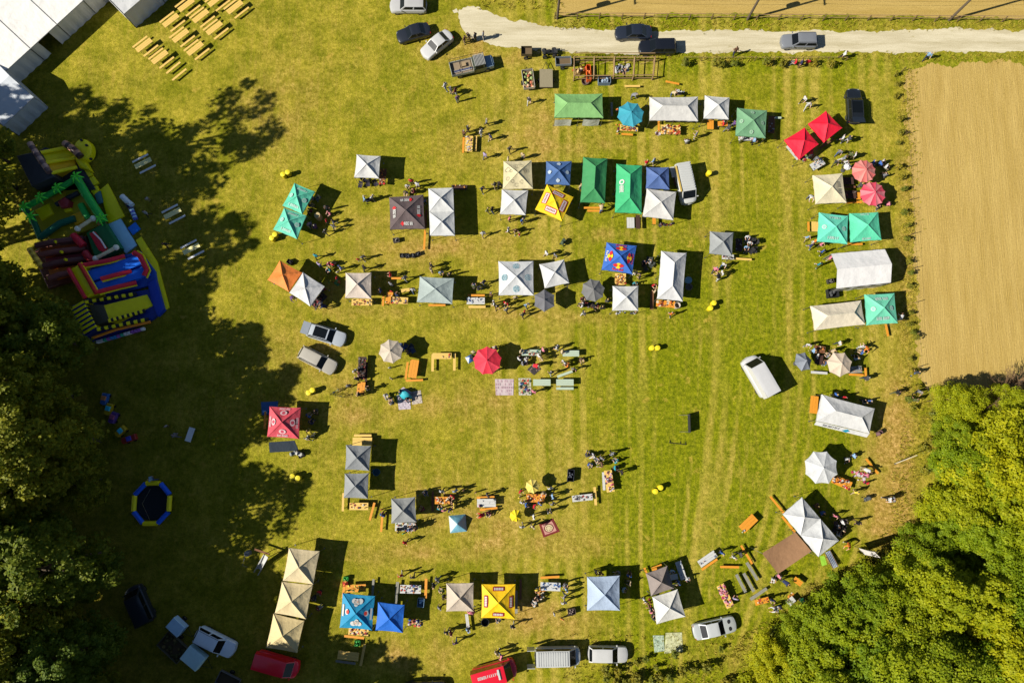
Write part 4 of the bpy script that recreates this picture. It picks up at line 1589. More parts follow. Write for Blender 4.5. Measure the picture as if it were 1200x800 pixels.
# ---- flatbed pickup with rack and timber
def pickup():
    p = P(553, 76, 1.0)
    root = thing('pickup_truck', 'pickup truck with open rack bed, roof slats and light bonnet', 'truck', (p.x, p.y), R(14), 'parked vehicles', 'rack pickup truck')
    grn = M((86, 96, 84), .4, 'paint')
    pale = M((182, 190, 182), .4, 'paint')
    b = MB()
    b.prism([(1.5, -.82), (2.6, -.74), (2.72, -.4), (2.72, .4), (2.6, .74), (1.5, .82)], .4, .98, 0, .08)
    b.build("bonnet", M((150, 176, 192), .35, 'paint'), root)
    b = MB()
    b.box((0.95, 0, .75), (1.5, 1.7, .8))
    b.box((0.85, 0, 1.42), (1.35, 1.6, .6), 0, 0, .86)
    b.build("cab", grn, root)
    b = MB()
    b.patch((1.56, -.72, 1.1), (1.56, .72, 1.1), (1.45, .62, 1.68), (1.45, -.62, 1.68), 2, 2)
    b.build("windscreen", glass_mat(), root)
    for sy in (-1, 1):
        b = MB()
        b.patch((.3, sy * .82, 1.2), (1.3, sy * .82, 1.2), (1.25, sy * .74, 1.62), (.35, sy * .74, 1.62), 2, 2)
        b.build("side_window", glass_mat(), root)
    for k in range(8):
        b = MB()
        b.box((.35 + k * .17, 0, 1.78), (.09, 1.5, .04))
        b.build("roof_slat", M((200, 200, 194), .5, 'metal', .3), root)
    b = MB()
    b.box((-1.3, 0, .72), (2.75, 1.75, .1))
    b.build("load_bed", M((150, 132, 108), .85, 'wood'), root)
    for (c_, d_) in (((-1.3, -.88, .92), (2.75, .05, .4)), ((-1.3, .88, .92), (2.75, .05, .4)), ((-2.68, 0, .92), (.05, 1.75, .4)), ((.1, 0, 1.0), (.05, 1.75, .6))):
        b = MB()
        b.box(c_, d_)
        b.build("drop_side", pale, root)
    b = MB()
    for sy in (-1, 1):
        b.tube([(-2.65, sy * .9, .9), (-2.65, sy * .9, 1.75), (.2, sy * .86, 1.78), (1.6, sy * .8, 1.8)], .03, 6)
    for x in (-2.65, -1.3, .1, 1.6):
        b.tube([(x, -.88, 1.76), (x, .88, 1.76)], .03, 6)
    b.build("rack", M((52, 54, 50), .5, 'metal', .5), root)
    for k in range(3):
        b = MB()
        b.box((-1.2, -.45 + k * .14, .86), (2.2, .1, .14))
        b.build("load_beam", M(((210, 205, 200), (90, 96, 140), (150, 140, 120))[k], .7, 'wood'), root)
    b = MB()
    b.box((-1.0, .3, .9), (.6, .5, .3))
    b.build("load_crate", M((170, 146, 110), .8, 'wood'), root)
    add_wheels(root, (-1.7, 1.75), .78, .36, .22)


pickup()


def trailer(u, v, ang, L, W, kind, label, ref, c=(120, 120, 118), load=None, bar=1.1, h=.6):
    p = P(u, v, h)
    root = thing('trailer', label, 'trailer', (p.x, p.y), R(ang), 'parked vehicles', ref)
    b = MB()
    b.box((0, 0, h - .05), (L, W, .1))
    b.build("bed", M((110, 92, 66), .85, 'wood'), root)
    m = M(c, .5, 'metal' if kind != 'box' else 'paint', .3 if kind != 'box' else 0)
    if kind == 'box':
        b = MB()
        b.prism([(-L / 2, -W / 2), (L / 2, -W / 2), (L / 2, W / 2), (-L / 2, W / 2)], h, h + .95, 0, .08)
        b.build("cover", M(c, .6, 'cloth', gain=1.0), root)
    elif kind == 'open':
        for (c_, d_) in (((0, -W / 2, h + .2), (L, .04, .4)), ((0, W / 2, h + .2), (L, .04, .4)), ((-L / 2, 0, h + .2), (.04, W, .4)), ((L / 2, 0, h + .2), (.04, W, .4))):
            b = MB()
            b.box(c_, d_)
            b.build("side_board", m, root)
    else:
        b = MB()
        b.box((0, 0, h + .04), (L, W, .06))
        b.build("deck", M(c, .85, 'wood'), root)
    b = MB()
    b.tube([(L / 2, -W * .3, h - .1), (L / 2 + bar, 0, h - .12), (L / 2, W * .3, h - .1)], .035, 6)
    b.lathe([(.03, -h + .02), (.03, .05)], 6, (L / 2 + bar * .9, 0, h - .05))
    b.build("drawbar", M((70, 72, 74), .5, 'metal', .6), root)
    add_wheels(root, (-.05 * L,), W / 2 + .12, .28, .17)
    if load:
        mb = MB()
        rr = random.Random(int(u))
        mats = [M(cc, .8, 'plain') for cc in load]
        for k in range(34):
            x, y = rr.uniform(-L * .45, L * .45), rr.uniform(-W * .42, W * .42)
            s_ = rr.uniform(.1, .24)
            mb.lathe([(s_ * .4, 0), (s_, s_ * .5), (s_ * .7, s_ * 1.2), (.02, s_ * 1.5)], 6, (x, y, h + .02), rr.randrange(len(mats)))
        o = mb.build("load", mats, root)
        o["kind"] = "stuff"
    return root


trailer(619, 94, 97, 2.4, 1.35, 'open', 'white-rimmed farm cart filled with potted flowers', 'flower cart', (214, 206, 190), [(216, 180, 140), (206, 196, 110), (190, 110, 80), (150, 170, 110), (226, 214, 190)], .6)
trailer(640, 92, 90, 2.35, 1.6, 'flat', 'grey-brown flat trailer beside the flower cart', 'flat grey trailer', (150, 140, 112))
trailer(660, 73, 3, 1.9, 1.0, 'open', 'small steel box trailer beside the timber frame', 'small steel trailer', (150, 160, 170))
trailer(617, 61, 0, 1.3, 1.05, 'open', 'little wooden trailer behind the quad bike on the road edge', 'little wooden trailer', (96, 86, 62))
trailer(210, 732, -40, 1.7, 1.3, 'box', 'small blue-covered trailer in tree shade', 'blue-covered trailer', (170, 204, 230))
trailer(204, 757, -40, 3.0, 1.9, 'open', 'large weathered open trailer full of brushwood in shade', 'brushwood trailer', (140, 134, 112), [(120, 104, 60), (96, 92, 50), (140, 120, 70)])
trailer(230, 768, -37, 2.2, 1.7, 'box', 'pale turquoise covered trailer beside the shaded silver car', 'turquoise-covered trailer', (190, 224, 234))
trailer(268, 797, -25, 2.4, 1.4, 'open', 'dark open steel trailer in deep shade beside red van', 'dark steel trailer', (150, 152, 154))


def quad_bike(u, v, ang):
    p = P(u, v, .6)
    root = thing('quad_bike', 'black quad bike at the road edge, coupled to a little trailer', 'quad bike', (p.x, p.y), R(ang), None, 'black quad bike')
    b = MB()
    b.prism([(-.8, -.3), (-.3, -.2), (.3, -.2), (.85, -.34), (.85, .34), (.3, .2), (-.3, .2), (-.8, .3)], .45, .72, 0, .06)
    b.build("body", M((40, 42, 46), .4, 'paint'), root)
    b = MB()
    b.box((-.25, 0, .82), (.7, .32, .16), 0, 0, .8)
    b.build("seat", M((22, 22, 24), .8, 'plain'), root)
    b = MB()
    b.tube([(.3, -.42, 1.05), (.38, -.15, 1.0), (.38, .15, 1.0), (.3, .42, 1.05)], .022, 6)
    b.build("handlebar", TRIM, root)
    for x in (-.75, .78):
        b = MB()
        for k in range(4):
            b.box((x - .15 + k * .1, 0, .84), (.03, .7, .03))
        b.build("rack", M((150, 150, 150), .4, 'metal', .7), root)
    add_wheels(root, (-.6, .62), .45, .3, .24)


quad_bike(644, 61, 6)
# ================================================================== inflatables in the tree shade
def infl(name, label, ref, u, v, cat='bouncy castle'):
    p = P(u, v)
    return thing(name, label, cat, (p.x, p.y), 0, 'inflatables under the trees', ref)


def pt(root, u, v, z):
    return P(u, v, z) - Vector((root.location.x, root.location.y, 0))


def slab(root, nm, px, z0, z1, c, bevel=.18):
    m = MB()
    m.prism([tuple(pt(root, u, v, z1 if len(q) == 0 else q[0]))[:2] + ((q[0],) if q else ()) for u, v, *q in px], z0, z1, 0, bevel)
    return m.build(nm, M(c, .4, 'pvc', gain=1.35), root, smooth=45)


def tub(root, nm, pts, r, cs, n=10, sub=1):
    m = MB()
    P3 = [pt(root, *q) for q in pts]
    if sub > 1:
        Q = []
        for a, b in zip(P3, P3[1:]):
            Q += [a.lerp(b, k / sub) for k in range(sub)]
        P3 = Q + [P3[-1]]
    if isinstance(cs, list):
        m.tube(P3, r, n, 0, lambda i: i % len(cs))
    else:
        cs = [cs]
        m.tube(P3, r, n)
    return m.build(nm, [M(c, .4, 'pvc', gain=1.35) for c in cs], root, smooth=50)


YE, GR, RE, BL, BRW, DKG, ORA = (226, 190, 10), (30, 150, 60), (190, 34, 50), (24, 90, 190), (92, 52, 44), (40, 44, 48), (220, 120, 30)

# 1 yellow and black beast slide
r = infl('inflatable_slide', 'yellow and black animal-headed inflatable slide in tree shade', 'yellow animal slide', 70, 198)
slab(r, "base", [(30, 185), (52, 172), (88, 182), (112, 222), (66, 226), (40, 220)], 0, .5, DKG)
slab(r, "net_tower", [(18, 182), (46, 176), (63, 207), (36, 218)], .4, 2.6, (50, 52, 56), .25)
slab(r, "lane", [(48, 180, 2.3), (84, 174, .9), (86, 184, .9), (54, 190, 2.3)], .3, 2.3, YE, .12)
slab(r, "lane", [(55, 192, 2.3), (86, 186, .9), (88, 195, .9), (60, 202, 2.3)], .3, 2.3, (214, 160, 10), .12)
for a, b in (((48, 179, 2.5), (85, 172, 1.0)), ((54, 191, 2.5), (87, 185, 1.0)), ((60, 203, 2.5), (90, 196, 1.0))):
    tub(r, "lane_wall", [a, b], .22, YE)
tub(r, "tower_tube", [(35, 168, 2.9), (46, 185, 2.9), (58, 202, 2.9)], .35, [(150, 120, 110), (90, 70, 70)], 10, 4)
tub(r, "arm", [(76, 168, 1.8), (86, 175, 1.9), (95, 184, 1.6)], .42, [(150, 110, 90), (60, 40, 40)], 10, 3)
slab(r, "head", [(95 + 11 * math.cos(k * .42), 174 + 13 * math.sin(k * .42)) for k in range(15)], .2, 1.3, YE, .5)
slab(r, "neck", [(82, 178), (98, 186), (106, 200), (92, 196)], .2, 1.0, YE, .3)
for (u, v) in ((95, 164), (101, 170), (106, 186)):
    slab(r, "spot", [(u + 2 * math.cos(k), v + 1.6 * math.sin(k)) for k in range(6)], 1.2, 1.36, (30, 28, 26), .05)
for q in ([(93, 198), (103, 194), (108, 205), (98, 210)], [(99, 211), (109, 206), (115, 214), (104, 220)], [(104, 221), (113, 217), (116, 223), (109, 228)]):
    slab(r, "step_pad", q, 0, .35, YE, .12)

# 2 green jungle castle
r = infl('bouncy_castle', 'green jungle bouncy castle with palms and a red-brown figure', 'green jungle castle', 75, 250)
slab(r, "floor", [(30, 246), (88, 212), (120, 262), (108, 268), (62, 284), (42, 268)], 0, .5, (140, 130, 20), .2)
tub(r, "wall_tube", [(28, 244, 1.3), (48, 233, 1.3), (68, 222, 1.3), (90, 209, 1.3)], .35, GR, 10, 3)
tub(r, "wall_tube", [(90, 209, 1.3), (101, 228, 1.3), (112, 245, 1.3), (121, 259, 1.2)], .5, GR, 10, 3)
tub(r, "wall_tube", [(28, 244, 1.2), (38, 256, 1.2), (48, 280, 1.0)], .35, (20, 90, 60), 10, 3)
tub(r, "wall_tube", [(48, 278, 1.0), (70, 262, 1.1), (88, 256, 1.1)], .4, (20, 90, 70), 10, 3)
tub(r, "inner_tube", [(95, 240, 1.0), (100, 250, 1.1), (104, 256, .9)], .4, GR)
tub(r, "inner_tube", [(66, 240, .8), (80, 232, .8), (92, 226, .8)], .3, DKG)
slab(r, "inner_pad", [(40, 246), (56, 238), (62, 250), (48, 258)], .4, .8, YE)
slab(r, "inner_pad", [(60, 232), (74, 224), (80, 234), (66, 242)], .4, .75, (170, 140, 20))
slab(r, "inner_pad", [(82, 252), (96, 246), (100, 258), (88, 264)], .4, .9, (196, 150, 20))
slab(r, "figure", [(66, 236), (74, 230), (80, 234), (78, 242), (70, 243)], .5, 1.5, (130, 40, 44), .3)
slab(r, "figure_foot", [(74, 245), (82, 243), (83, 247), (76, 249)], .5, .9, YE, .1)
for (u, v) in ((28, 242), (47, 231), (67, 220), (89, 207), (36, 254), (118, 256)):
    tub(r, "palm_trunk", [(u, v, .5), (u, v, 2.4)], .2, (110, 90, 30))
    m = MB()
    c0 = pt(r, u, v, 2.5)
    for k in range(6):
        a = k * 1.05 + u
        d = Vector((math.cos(a), math.sin(a), 0))
        m.tube([c0, c0 + d * .4 + Vector((0, 0, .15)), c0 + d * .8 + Vector((0, 0, -.25))], [.12, .13, .04], 6)
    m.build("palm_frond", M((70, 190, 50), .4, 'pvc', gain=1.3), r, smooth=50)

# 3 brown ship slide with crest
r = infl('inflatable_slide', 'brown and maroon ship-shaped inflatable slide with three lanes', 'brown ship slide', 75, 308)
slab(r, "base", [(36, 296), (58, 282), (100, 276), (106, 300), (100, 324), (56, 338), (46, 318)], 0, .5, BRW, .2)
for k, (a, b) in enumerate((((42, 288), (98, 279)), ((46, 299), (100, 291)), ((51, 312), (101, 303)), ((57, 327), (98, 317)))):
    tub(r, "lane_wall", [(a[0], a[1], 2.4), ((a[0] + b[0]) / 2 - 8, (a[1] + b[1]) / 2, 2.1), (b[0], b[1], .8)], .36, (104, 58, 50) if k % 2 else (84, 48, 44), 10, 2)
for k, (a, b, c_) in enumerate((((46, 291), (96, 284), (150, 70, 30)), ((52, 303), (98, 296), (120, 50, 50)), ((56, 316), (98, 309), (170, 90, 30)))):
    slab(r, "lane", [(a[0], a[1], 2.0), (b[0], b[1], .6), (b[0] + 1, b[1] + 8, .6), (a[0] + 3, a[1] + 9, 2.0)], .2, 2.0, c_, .06)
tub(r, "crest", [(35, 292, 2.4), (42, 303, 2.7), (50, 314, 2.4)], .35, [(190, 160, 60), (150, 120, 40)], 8, 4)
tub(r, "bow_tube", [(56, 326, .8), (72, 320, .7), (92, 312, .6)], .22, YE)
for (u, v) in ((64, 283), (71, 295), (76, 304)):
    tub(r, "lamp_knob", [(u, v, 2.2), (u + 2, v + .5, 2.25)], .16, YE)
tub(r, "red_roll", [(86, 276, 1.2), (92, 282, 1.3), (98, 288, 1.2)], .45, RE)
tub(r, "red_roll", [(100, 296, 1.2), (104, 302, 1.3), (112, 306, 1.2)], .45, (150, 30, 40))

# 4 green pad with bones and red boat
r = infl('inflatable_pad', 'dark green inflatable pad with white bone tubes and a red boat', 'green bone pad', 120, 282)
slab(r, "pad", [(100, 272), (122, 260), (141, 290), (112, 306)], 0, 1.1, (24, 92, 50), .25)
slab(r, "boat", [(104, 273), (110, 271), (124, 290), (122, 296), (115, 293)], 1.0, 1.5, RE, .15)
tub(r, "boat_trim", [(109, 272, 1.6), (118, 281, 1.6), (124, 291, 1.6)], .1, (220, 190, 190))
for a, b in (((91, 268), (109, 256)), ((112, 303), (136, 290))):
    tub(r, "bone", [(*a, 1.5), (*b, 1.5)], .22, (206, 190, 150))
    for (u, v) in (a, b):
        m = MB()
        c0 = pt(r, u, v, 1.5)
        m.lathe([(.05, -.3), (.3, -.18), (.36, 0), (.3, .18), (.05, .3)], 10, c0)
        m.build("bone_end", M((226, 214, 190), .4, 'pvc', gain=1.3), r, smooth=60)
slab(r, "ramp", [(108, 256), (115, 254), (122, 260), (116, 266)], 0, .9, (150, 110, 60), .2)

# 5 blue slide with red and yellow borders
r = infl('inflatable_slide', 'blue inflatable slide with red and yellow borders and striped tower', 'blue bordered slide', 135, 325)
slab(r, "base", [(90, 310), (164, 294), (182, 318), (184, 332), (108, 352)], 0, .5, (18, 60, 140), .2)
slab(r, "lane", [(101, 318, 2.1), (166, 297, .7), (170, 309, .7), (106, 330, 2.1)], .2, 2.1, BL, .06)
slab(r, "lane", [(108, 332, 2.1), (172, 311, .7), (176, 322, .7), (112, 342, 2.1)], .2, 2.1, BL, .06)
slab(r, "tower", [(82, 314), (92, 309), (112, 343), (101, 348)], .2, 2.6, YE, .3)
tub(r, "tower_edge", [(80, 315, 2.6), (90, 332, 2.6), (100, 349, 2.5)], .24, RE, 10, 2)
tub(r, "tower_edge", [(93, 309, 2.7), (103, 326, 2.7), (113, 344, 2.6)], .24, (170, 40, 30), 10, 2)
tub(r, "tower_edge", [(95, 308, 2.5), (105, 325, 2.5), (115, 342, 2.4)], .14, YE, 10, 2)
for (a, m_, b) in (((96, 311), (128, 305), (146, 300)), ((118, 327), (136, 322), (154, 318)), ((115, 342), (138, 336), (160, 331))):
    tub(r, "border", [(*a, 2.4), (*m_, 1.8), (*b, 1.0)], .26, RE, 10, 2)
    tub(r, "border_piping", [(a[0] + 2, a[1] + 3, 2.3), (m_[0] + 1, m_[1] + 3, 1.65), (b[0] + 1, b[1] + 3, .85)], .12, YE, 8, 2)
tub(r, "end_border", [(157, 296, .9), (164, 300, .9), (172, 316, .9), (169, 323, .9)], .3, RE)
tub(r, "end_piping", [(161, 294, .8), (168, 299, .8), (176, 317, .8), (172, 326, .8)], .12, YE)

# 6 hazard-striped slide
r = infl('inflatable_slide', 'yellow inflatable slide with black and yellow hazard stripes', 'hazard-striped slide', 130, 372)
slab(r, "base", [(84, 358), (104, 348), (178, 338), (192, 362), (178, 374), (112, 402), (98, 396)], 0, .5, (20, 40, 110), .2)
slab(r, "apron", [(172, 330), (182, 326), (192, 362), (184, 370), (176, 352)], 0, .7, (20, 50, 140), .2)
slab(r, "lane", [(120, 358, 2.2), (172, 345, .6), (179, 358, .6), (128, 377, 2.2)], .2, 2.2, YE, .06)
slab(r, "dark_chute", [(104, 357, 2.4), (121, 357, 2.3), (128, 376, 2.3), (112, 381, 2.4)], .2, 2.4, (60, 56, 40), .06)
for (a, b) in (((100, 354), (160, 344)), ((127, 376), (170, 364)), ((114, 386), (174, 374))):
    tub(r, "hazard_tube", [(*a, 2.3), (*b, .9)], .22, [YE, (24, 24, 26)], 10, 14)
tub(r, "side_tube", [(108, 396, 1.8), (136, 386, 1.4), (176, 377, .8)], .18, ORA, 8, 3)
for k in range(7):
    t0, t1 = k / 7, (k + .52) / 7
    q = [(82 + 17 * t0, 361 + 33 * t0), (97 + 17 * t0, 352 + 33 * t0), (97 + 17 * t1, 352 + 33 * t1), (82 + 17 * t1, 361 + 33 * t1)]
    slab(r, "tower_stripe", q, .3, 2.5, YE, .05)
    t0, t1 = (k + .52) / 7, (k + 1) / 7
    q = [(82 + 17 * t0, 361 + 33 * t0), (97 + 17 * t0, 352 + 33 * t0), (97 + 17 * t1, 352 + 33 * t1), (82 + 17 * t1, 361 + 33 * t1)]
    slab(r, "tower_stripe", q, .3, 2.45, (24, 36, 90), .05)
rr = random.Random(3)
for k in range(14):
    t = k / 13
    slab(r, "printed_patch", [(112 + 52 * t + dx, 399 - 15 * t + dy) for dx, dy in ((0, 0), (3.5, -1), (4, 2), (.5, 3))], .1, .62, rr.choice([(60, 130, 190), (210, 210, 215), (60, 160, 130), (150, 90, 170)]), .05)

# mats
for (q, c, lab, ref) in (([(117, 222), (126, 215), (146, 253), (127, 262)], YE, 'long yellow landing mat beside the green jungle castle', 'long yellow mat'),
                         ([(124, 263.5), (141, 256), (160, 287), (147, 297)], (140, 184, 214), 'light blue landing mat between two yellow mats', 'light blue mat'),
                         ([(159, 281), (165, 277), (184, 307), (198, 360), (192, 364), (183, 327)], YE, 'bent yellow strip mat along the blue slide', 'bent yellow mat'),
                         ([(149, 267), (158, 260), (164, 268), (155, 275)], (20, 100, 190), 'small square blue mat beside the light blue mat', 'small blue mat'),
                         ([(110, 226), (119, 223), (122, 237), (114, 239)], (70, 110, 116), 'ribbed grey-blue blower cover between castle and yellow mat', 'ribbed cover')):
    p = P(q[0][0], q[0][1])
    root = thing('landing_mat', lab, 'mat', (p.x, p.y), 0, None, ref)
    slab(root, "pad", q, 0, .22, c, .08)
# deflated white-blue inflatable piece
r = infl('inflatable_bolster', 'half-deflated white and blue inflatable bolster on the grass', 'white bolster', 150, 243, 'inflatable')
tub(r, "bolster", [(143, 230, .3), (149, 236, .35), (155, 241, .3)], .34, (196, 206, 216), 10, 3)
tub(r, "bolster", [(152, 241, .3), (156, 250, .3), (159, 257, .25)], .28, [(150, 180, 216), (80, 90, 170)], 10, 4)

# octagonal ring pool
p = P(180, 589)
r = infl('inflatable_ring', 'octagonal inflatable ring of alternating blue and yellow tubes', 'octagonal inflatable ring', 180, 589, 'inflatable ring')
cs = [(20, 80, 190), (220, 190, 20)]
for k in range(8):
    a0, a1 = math.pi / 8 + k * math.pi / 4, math.pi / 8 + (k + 1) * math.pi / 4
    q = [Vector((2.15 * math.cos(a) * 1.0, 2.4 * math.sin(a), .4)) for a in (a0, a1)]
    m = MB()
    m.tube([q[0].lerp(q[1], .03), q[0].lerp(q[1], .97)], .27, 12)
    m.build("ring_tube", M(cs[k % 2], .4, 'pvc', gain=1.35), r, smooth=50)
m = MB()
m.tube([(-.2, 1.6, .5), (.2, .2, 2.8), (0, -1.9, .5)], .03, 5)
m.build("pole", SILVER, r)

m = MB()
m.lathe([(1.95, .0), (1.95, .05), (.02, .06)], 16)
m.build("floor_sheet", M((38, 44, 52), .8, 'cloth'), r)

# children's ride train
cx = [(123, 467, 100, (60, 120, 200), 'blue'), (128, 479, 104, (220, 190, 30), 'yellow'), (133, 489, 110, (110, 70, 160), 'purple'), (142, 505, 135, (226, 190, 40), 'yellow'), (152, 514, 160, (180, 60, 50), 'red')]
p0 = P(135, 492)
r = infl('ride_train', 'small children ride train of blue, purple, yellow and red wagons', 'ride train', 135, 492, 'ride train')
for (u, v, a, c, w) in cx:
    q = pt(r, u, v, .5)
    m = MB()
    L2 = .62 if w != 'red' else .8
    ca, sa = math.cos(R(-a)), math.sin(R(-a))

    def rot(x, y):
        return (q.x + x * ca - y * sa, q.y + x * sa + y * ca)

    m.prism([rot(-L2, -.34), rot(L2, -.34), rot(L2 + .12, 0), rot(L2, .34), rot(-L2, .34)], .25, .75, 0, .1)
    wg = m.build("wagon", M(c, .4, 'paint'), r)
    m = MB()
    m.prism([rot(-.3, -.26), rot(.2, -.26), rot(.2, .26), rot(-.3, .26)], .76, .95, 0, .05)
    m.build("seat", M([min(255, z + 30) for z in c[::-1]], .6, 'plain'), wg)
    for sx in (-.4, .4):
        for sy in (-.36, .36):
            m = MB()
            m.lathe([(.16, -.05), (.16, .05)], 8, (0, 0, 0))
            cxy = rot(sx, sy)
            m.v = [(cxy[0] + x * ca - z * sa, cxy[1] + x * sa + z * ca, .17 + y) for x, y, z in m.v]
            m.build("wheel", TYRE, wg)
# ================================================================== trees and bushes
def leaf_mat(name, dark, light, trans=.25):
    m = bpy.data.materials.new(name)
    m.use_nodes = True
    nt = m.node_tree
    b = nt.nodes["Principled BSDF"]
    b.inputs["Roughness"].default_value = .6
    b.inputs["Specular IOR Level"].default_value = .2
    tc = nt.nodes.new("ShaderNodeTexCoord").outputs["Object"]
    oi = nt.nodes.new("ShaderNodeObjectInfo")
    f = ramp(nt, node_noise(nt, tc, 1.1, 5, .7), .33, .68)
    f2 = ramp(nt, node_noise(nt, tc, 7.0, 3, .7), .3, .7)
    base = node_mix(nt, f, (*dark, 1), (*light, 1))
    base = node_mix(nt, 1.0, base, node_mix(nt, f2, (.7, .72, .7, 1), (1.25, 1.2, 1.2, 1)), 'MULTIPLY')
    base = node_mix(nt, 1.0, base, node_mix(nt, oi.outputs["Random"], (.66, .80, .9, 1), (1.38, 1.14, .9, 1)), 'MULTIPLY')
    nt.links.new(base, b.inputs["Base Color"])
    tr = nt.nodes.new("ShaderNodeBsdfTranslucent")
    nt.links.new(base, tr.inputs[0])
    ms = nt.nodes.new("ShaderNodeMixShader")
    ms.inputs[0].default_value = trans
    out = nt.nodes["Material Output"]
    nt.links.new(b.outputs[0], ms.inputs[1])
    nt.links.new(tr.outputs[0], ms.inputs[2])
    nt.links.new(ms.outputs[0], out.inputs[0])
    return m


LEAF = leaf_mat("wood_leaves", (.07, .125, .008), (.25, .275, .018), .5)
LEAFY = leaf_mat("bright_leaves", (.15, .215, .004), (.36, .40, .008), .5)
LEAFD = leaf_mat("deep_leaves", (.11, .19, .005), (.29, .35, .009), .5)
LEAFB = leaf_mat("bush_leaves", (.10, .115, .008), (.22, .19, .014))
BARK = M((92, 78, 62), .95, 'wood')


def leaf_cloud(rr, clumps, per, size):
    """leaf-sized faces spread over the surface of many clumps"""
    vs, fs = [], []
    for (c, r) in clumps:
        c = Vector(c)
        for k in range(per):
            while True:
                d = Vector((rr.uniform(-1, 1), rr.uniform(-1, 1), rr.uniform(-1, 1)))
                if .05 < d.length < 1:
                    break
            d.normalize()
            if d.z < -.3 and rr.random() < .6:
                d.z = -d.z
            p = c + d * r * rr.uniform(.55, 1.08)
            nrm = (d * .6 + Vector((rr.uniform(-.6, .6), rr.uniform(-.6, .6), rr.uniform(.2, 1.3)))).normalized()
            x = nrm.orthogonal().normalized()
            x.rotate(Matrix.Rotation(rr.uniform(0, 6.28), 3, nrm))
            y = nrm.cross(x)
            s = size * rr.uniform(.6, 1.35)
            o = len(vs)
            vs += [p - x * s * .5 - y * s * .12, p - y * s * .42 + nrm * s * .06, p + x * s * .55, p + y * s * .42 + nrm * s * .06]
            fs.append((o, o + 1, o + 2, o + 3))
    return vs, fs


def make_crown(seed, R0, H0, H1, nclump, per, size, flat_=1.0):
    """crown between heights H0..H1, radius R0 (uneven)"""
    rr = random.Random(seed)
    cl = []
    for k in range(nclump):
        t = rr.random() ** .75
        z = H0 + (H1 - H0) * t
        prof = math.sin(math.pi * min(1, (.12 + .80 * t))) ** .6
        a = rr.uniform(0, 6.28)
        lob = 1 + .22 * math.sin(a * 3 + seed) + .12 * math.sin(a * 5 + seed * 2)
        rad = R0 * prof * lob * math.sqrt(rr.uniform(.12, 1))
        r = R0 * rr.uniform(.17, .30) * (1 - .25 * t)
        cl.append(((rad * math.cos(a), rad * math.sin(a), z), r))
    vs, fs = leaf_cloud(rr, cl, per, size)
    me = bpy.data.meshes.new("crown")
    me.from_pydata(vs, [], fs)
    return me, cl


def make_trunk(seed, H, cl, r0):
    rr = random.Random(seed)
    mb = MB()
    pts = [(0, 0, -.1)]
    x = y = 0
    for k in range(1, 7):
        x += rr.uniform(-.18, .18)
        y += rr.uniform(-.18, .18)
        pts.append((x, y, H * .86 * k / 6))
    mb.tube(pts, [r0 * 1.25] + [r0 * (1 - .13 * k) for k in range(1, 7)], 8)
    for c, r in rr.sample(cl, min(12, len(cl))):
        z = max(H * .2, c[2] * rr.uniform(.55, .8))
        i = min(5, int(z / (H * .86) * 6))
        b = Vector(pts[i]).lerp(Vector(pts[i + 1]), .5)
        m_ = b.lerp(Vector(c), .5) + Vector((0, 0, .3))
        mb.tube([b, m_, c], [r0 * .38, r0 * .24, r0 * .08], 5)
    me = mb.mesh("trunk", 60)
    me.materials.append(BARK)
    return me


TREES = {}


def near_lab(head, p, tail, dist):
    a = sorted(ANCH, key=lambda t: (t[0] - p.x) ** 2 + (t[1] - p.y) ** 2)[0]
    if math.hypot(a[0] - p.x, a[1] - p.y) < dist:
        return '%s, nearest the %s' % (head, a[2])
    return ('%s %s' % (head, tail)).strip()



def tree_kind(key, seed, Rr_, H0, H, n, per, size, mat, r0):
    me, cl = make_crown(seed, Rr_, H0, H, n, per, size)
    me.materials.append(mat)
    TREES[key] = (me, make_trunk(seed + 50, H, cl, r0), H, Rr_)


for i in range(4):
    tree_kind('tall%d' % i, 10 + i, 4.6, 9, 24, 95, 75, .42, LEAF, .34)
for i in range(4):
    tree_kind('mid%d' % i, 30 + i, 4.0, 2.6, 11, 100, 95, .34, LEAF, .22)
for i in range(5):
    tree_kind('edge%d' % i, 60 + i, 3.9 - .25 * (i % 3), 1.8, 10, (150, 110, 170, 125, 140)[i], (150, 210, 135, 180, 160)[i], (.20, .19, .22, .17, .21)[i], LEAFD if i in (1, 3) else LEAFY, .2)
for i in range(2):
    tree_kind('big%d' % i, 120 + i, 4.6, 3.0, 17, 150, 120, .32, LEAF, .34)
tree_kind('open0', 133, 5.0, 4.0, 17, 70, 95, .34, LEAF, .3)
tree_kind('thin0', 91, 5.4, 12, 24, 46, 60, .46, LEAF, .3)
tree_kind('thin1', 93, 5.2, 11, 24, 30, 60, .44, LEAF, .3)


def plant_tree(key, x, y, sc, label, group, name='broadleaf_tree', squash=1.0):
    cr, tr, H, Rr_ = TREES[key]
    o = thing(name, label, 'tree', (x, y), rnd.uniform(0, 6.28), group)
    o.scale = (sc * squash, sc * squash, sc)
    link(tr, "trunk", o)
    link(cr, "crown", o)
    return o


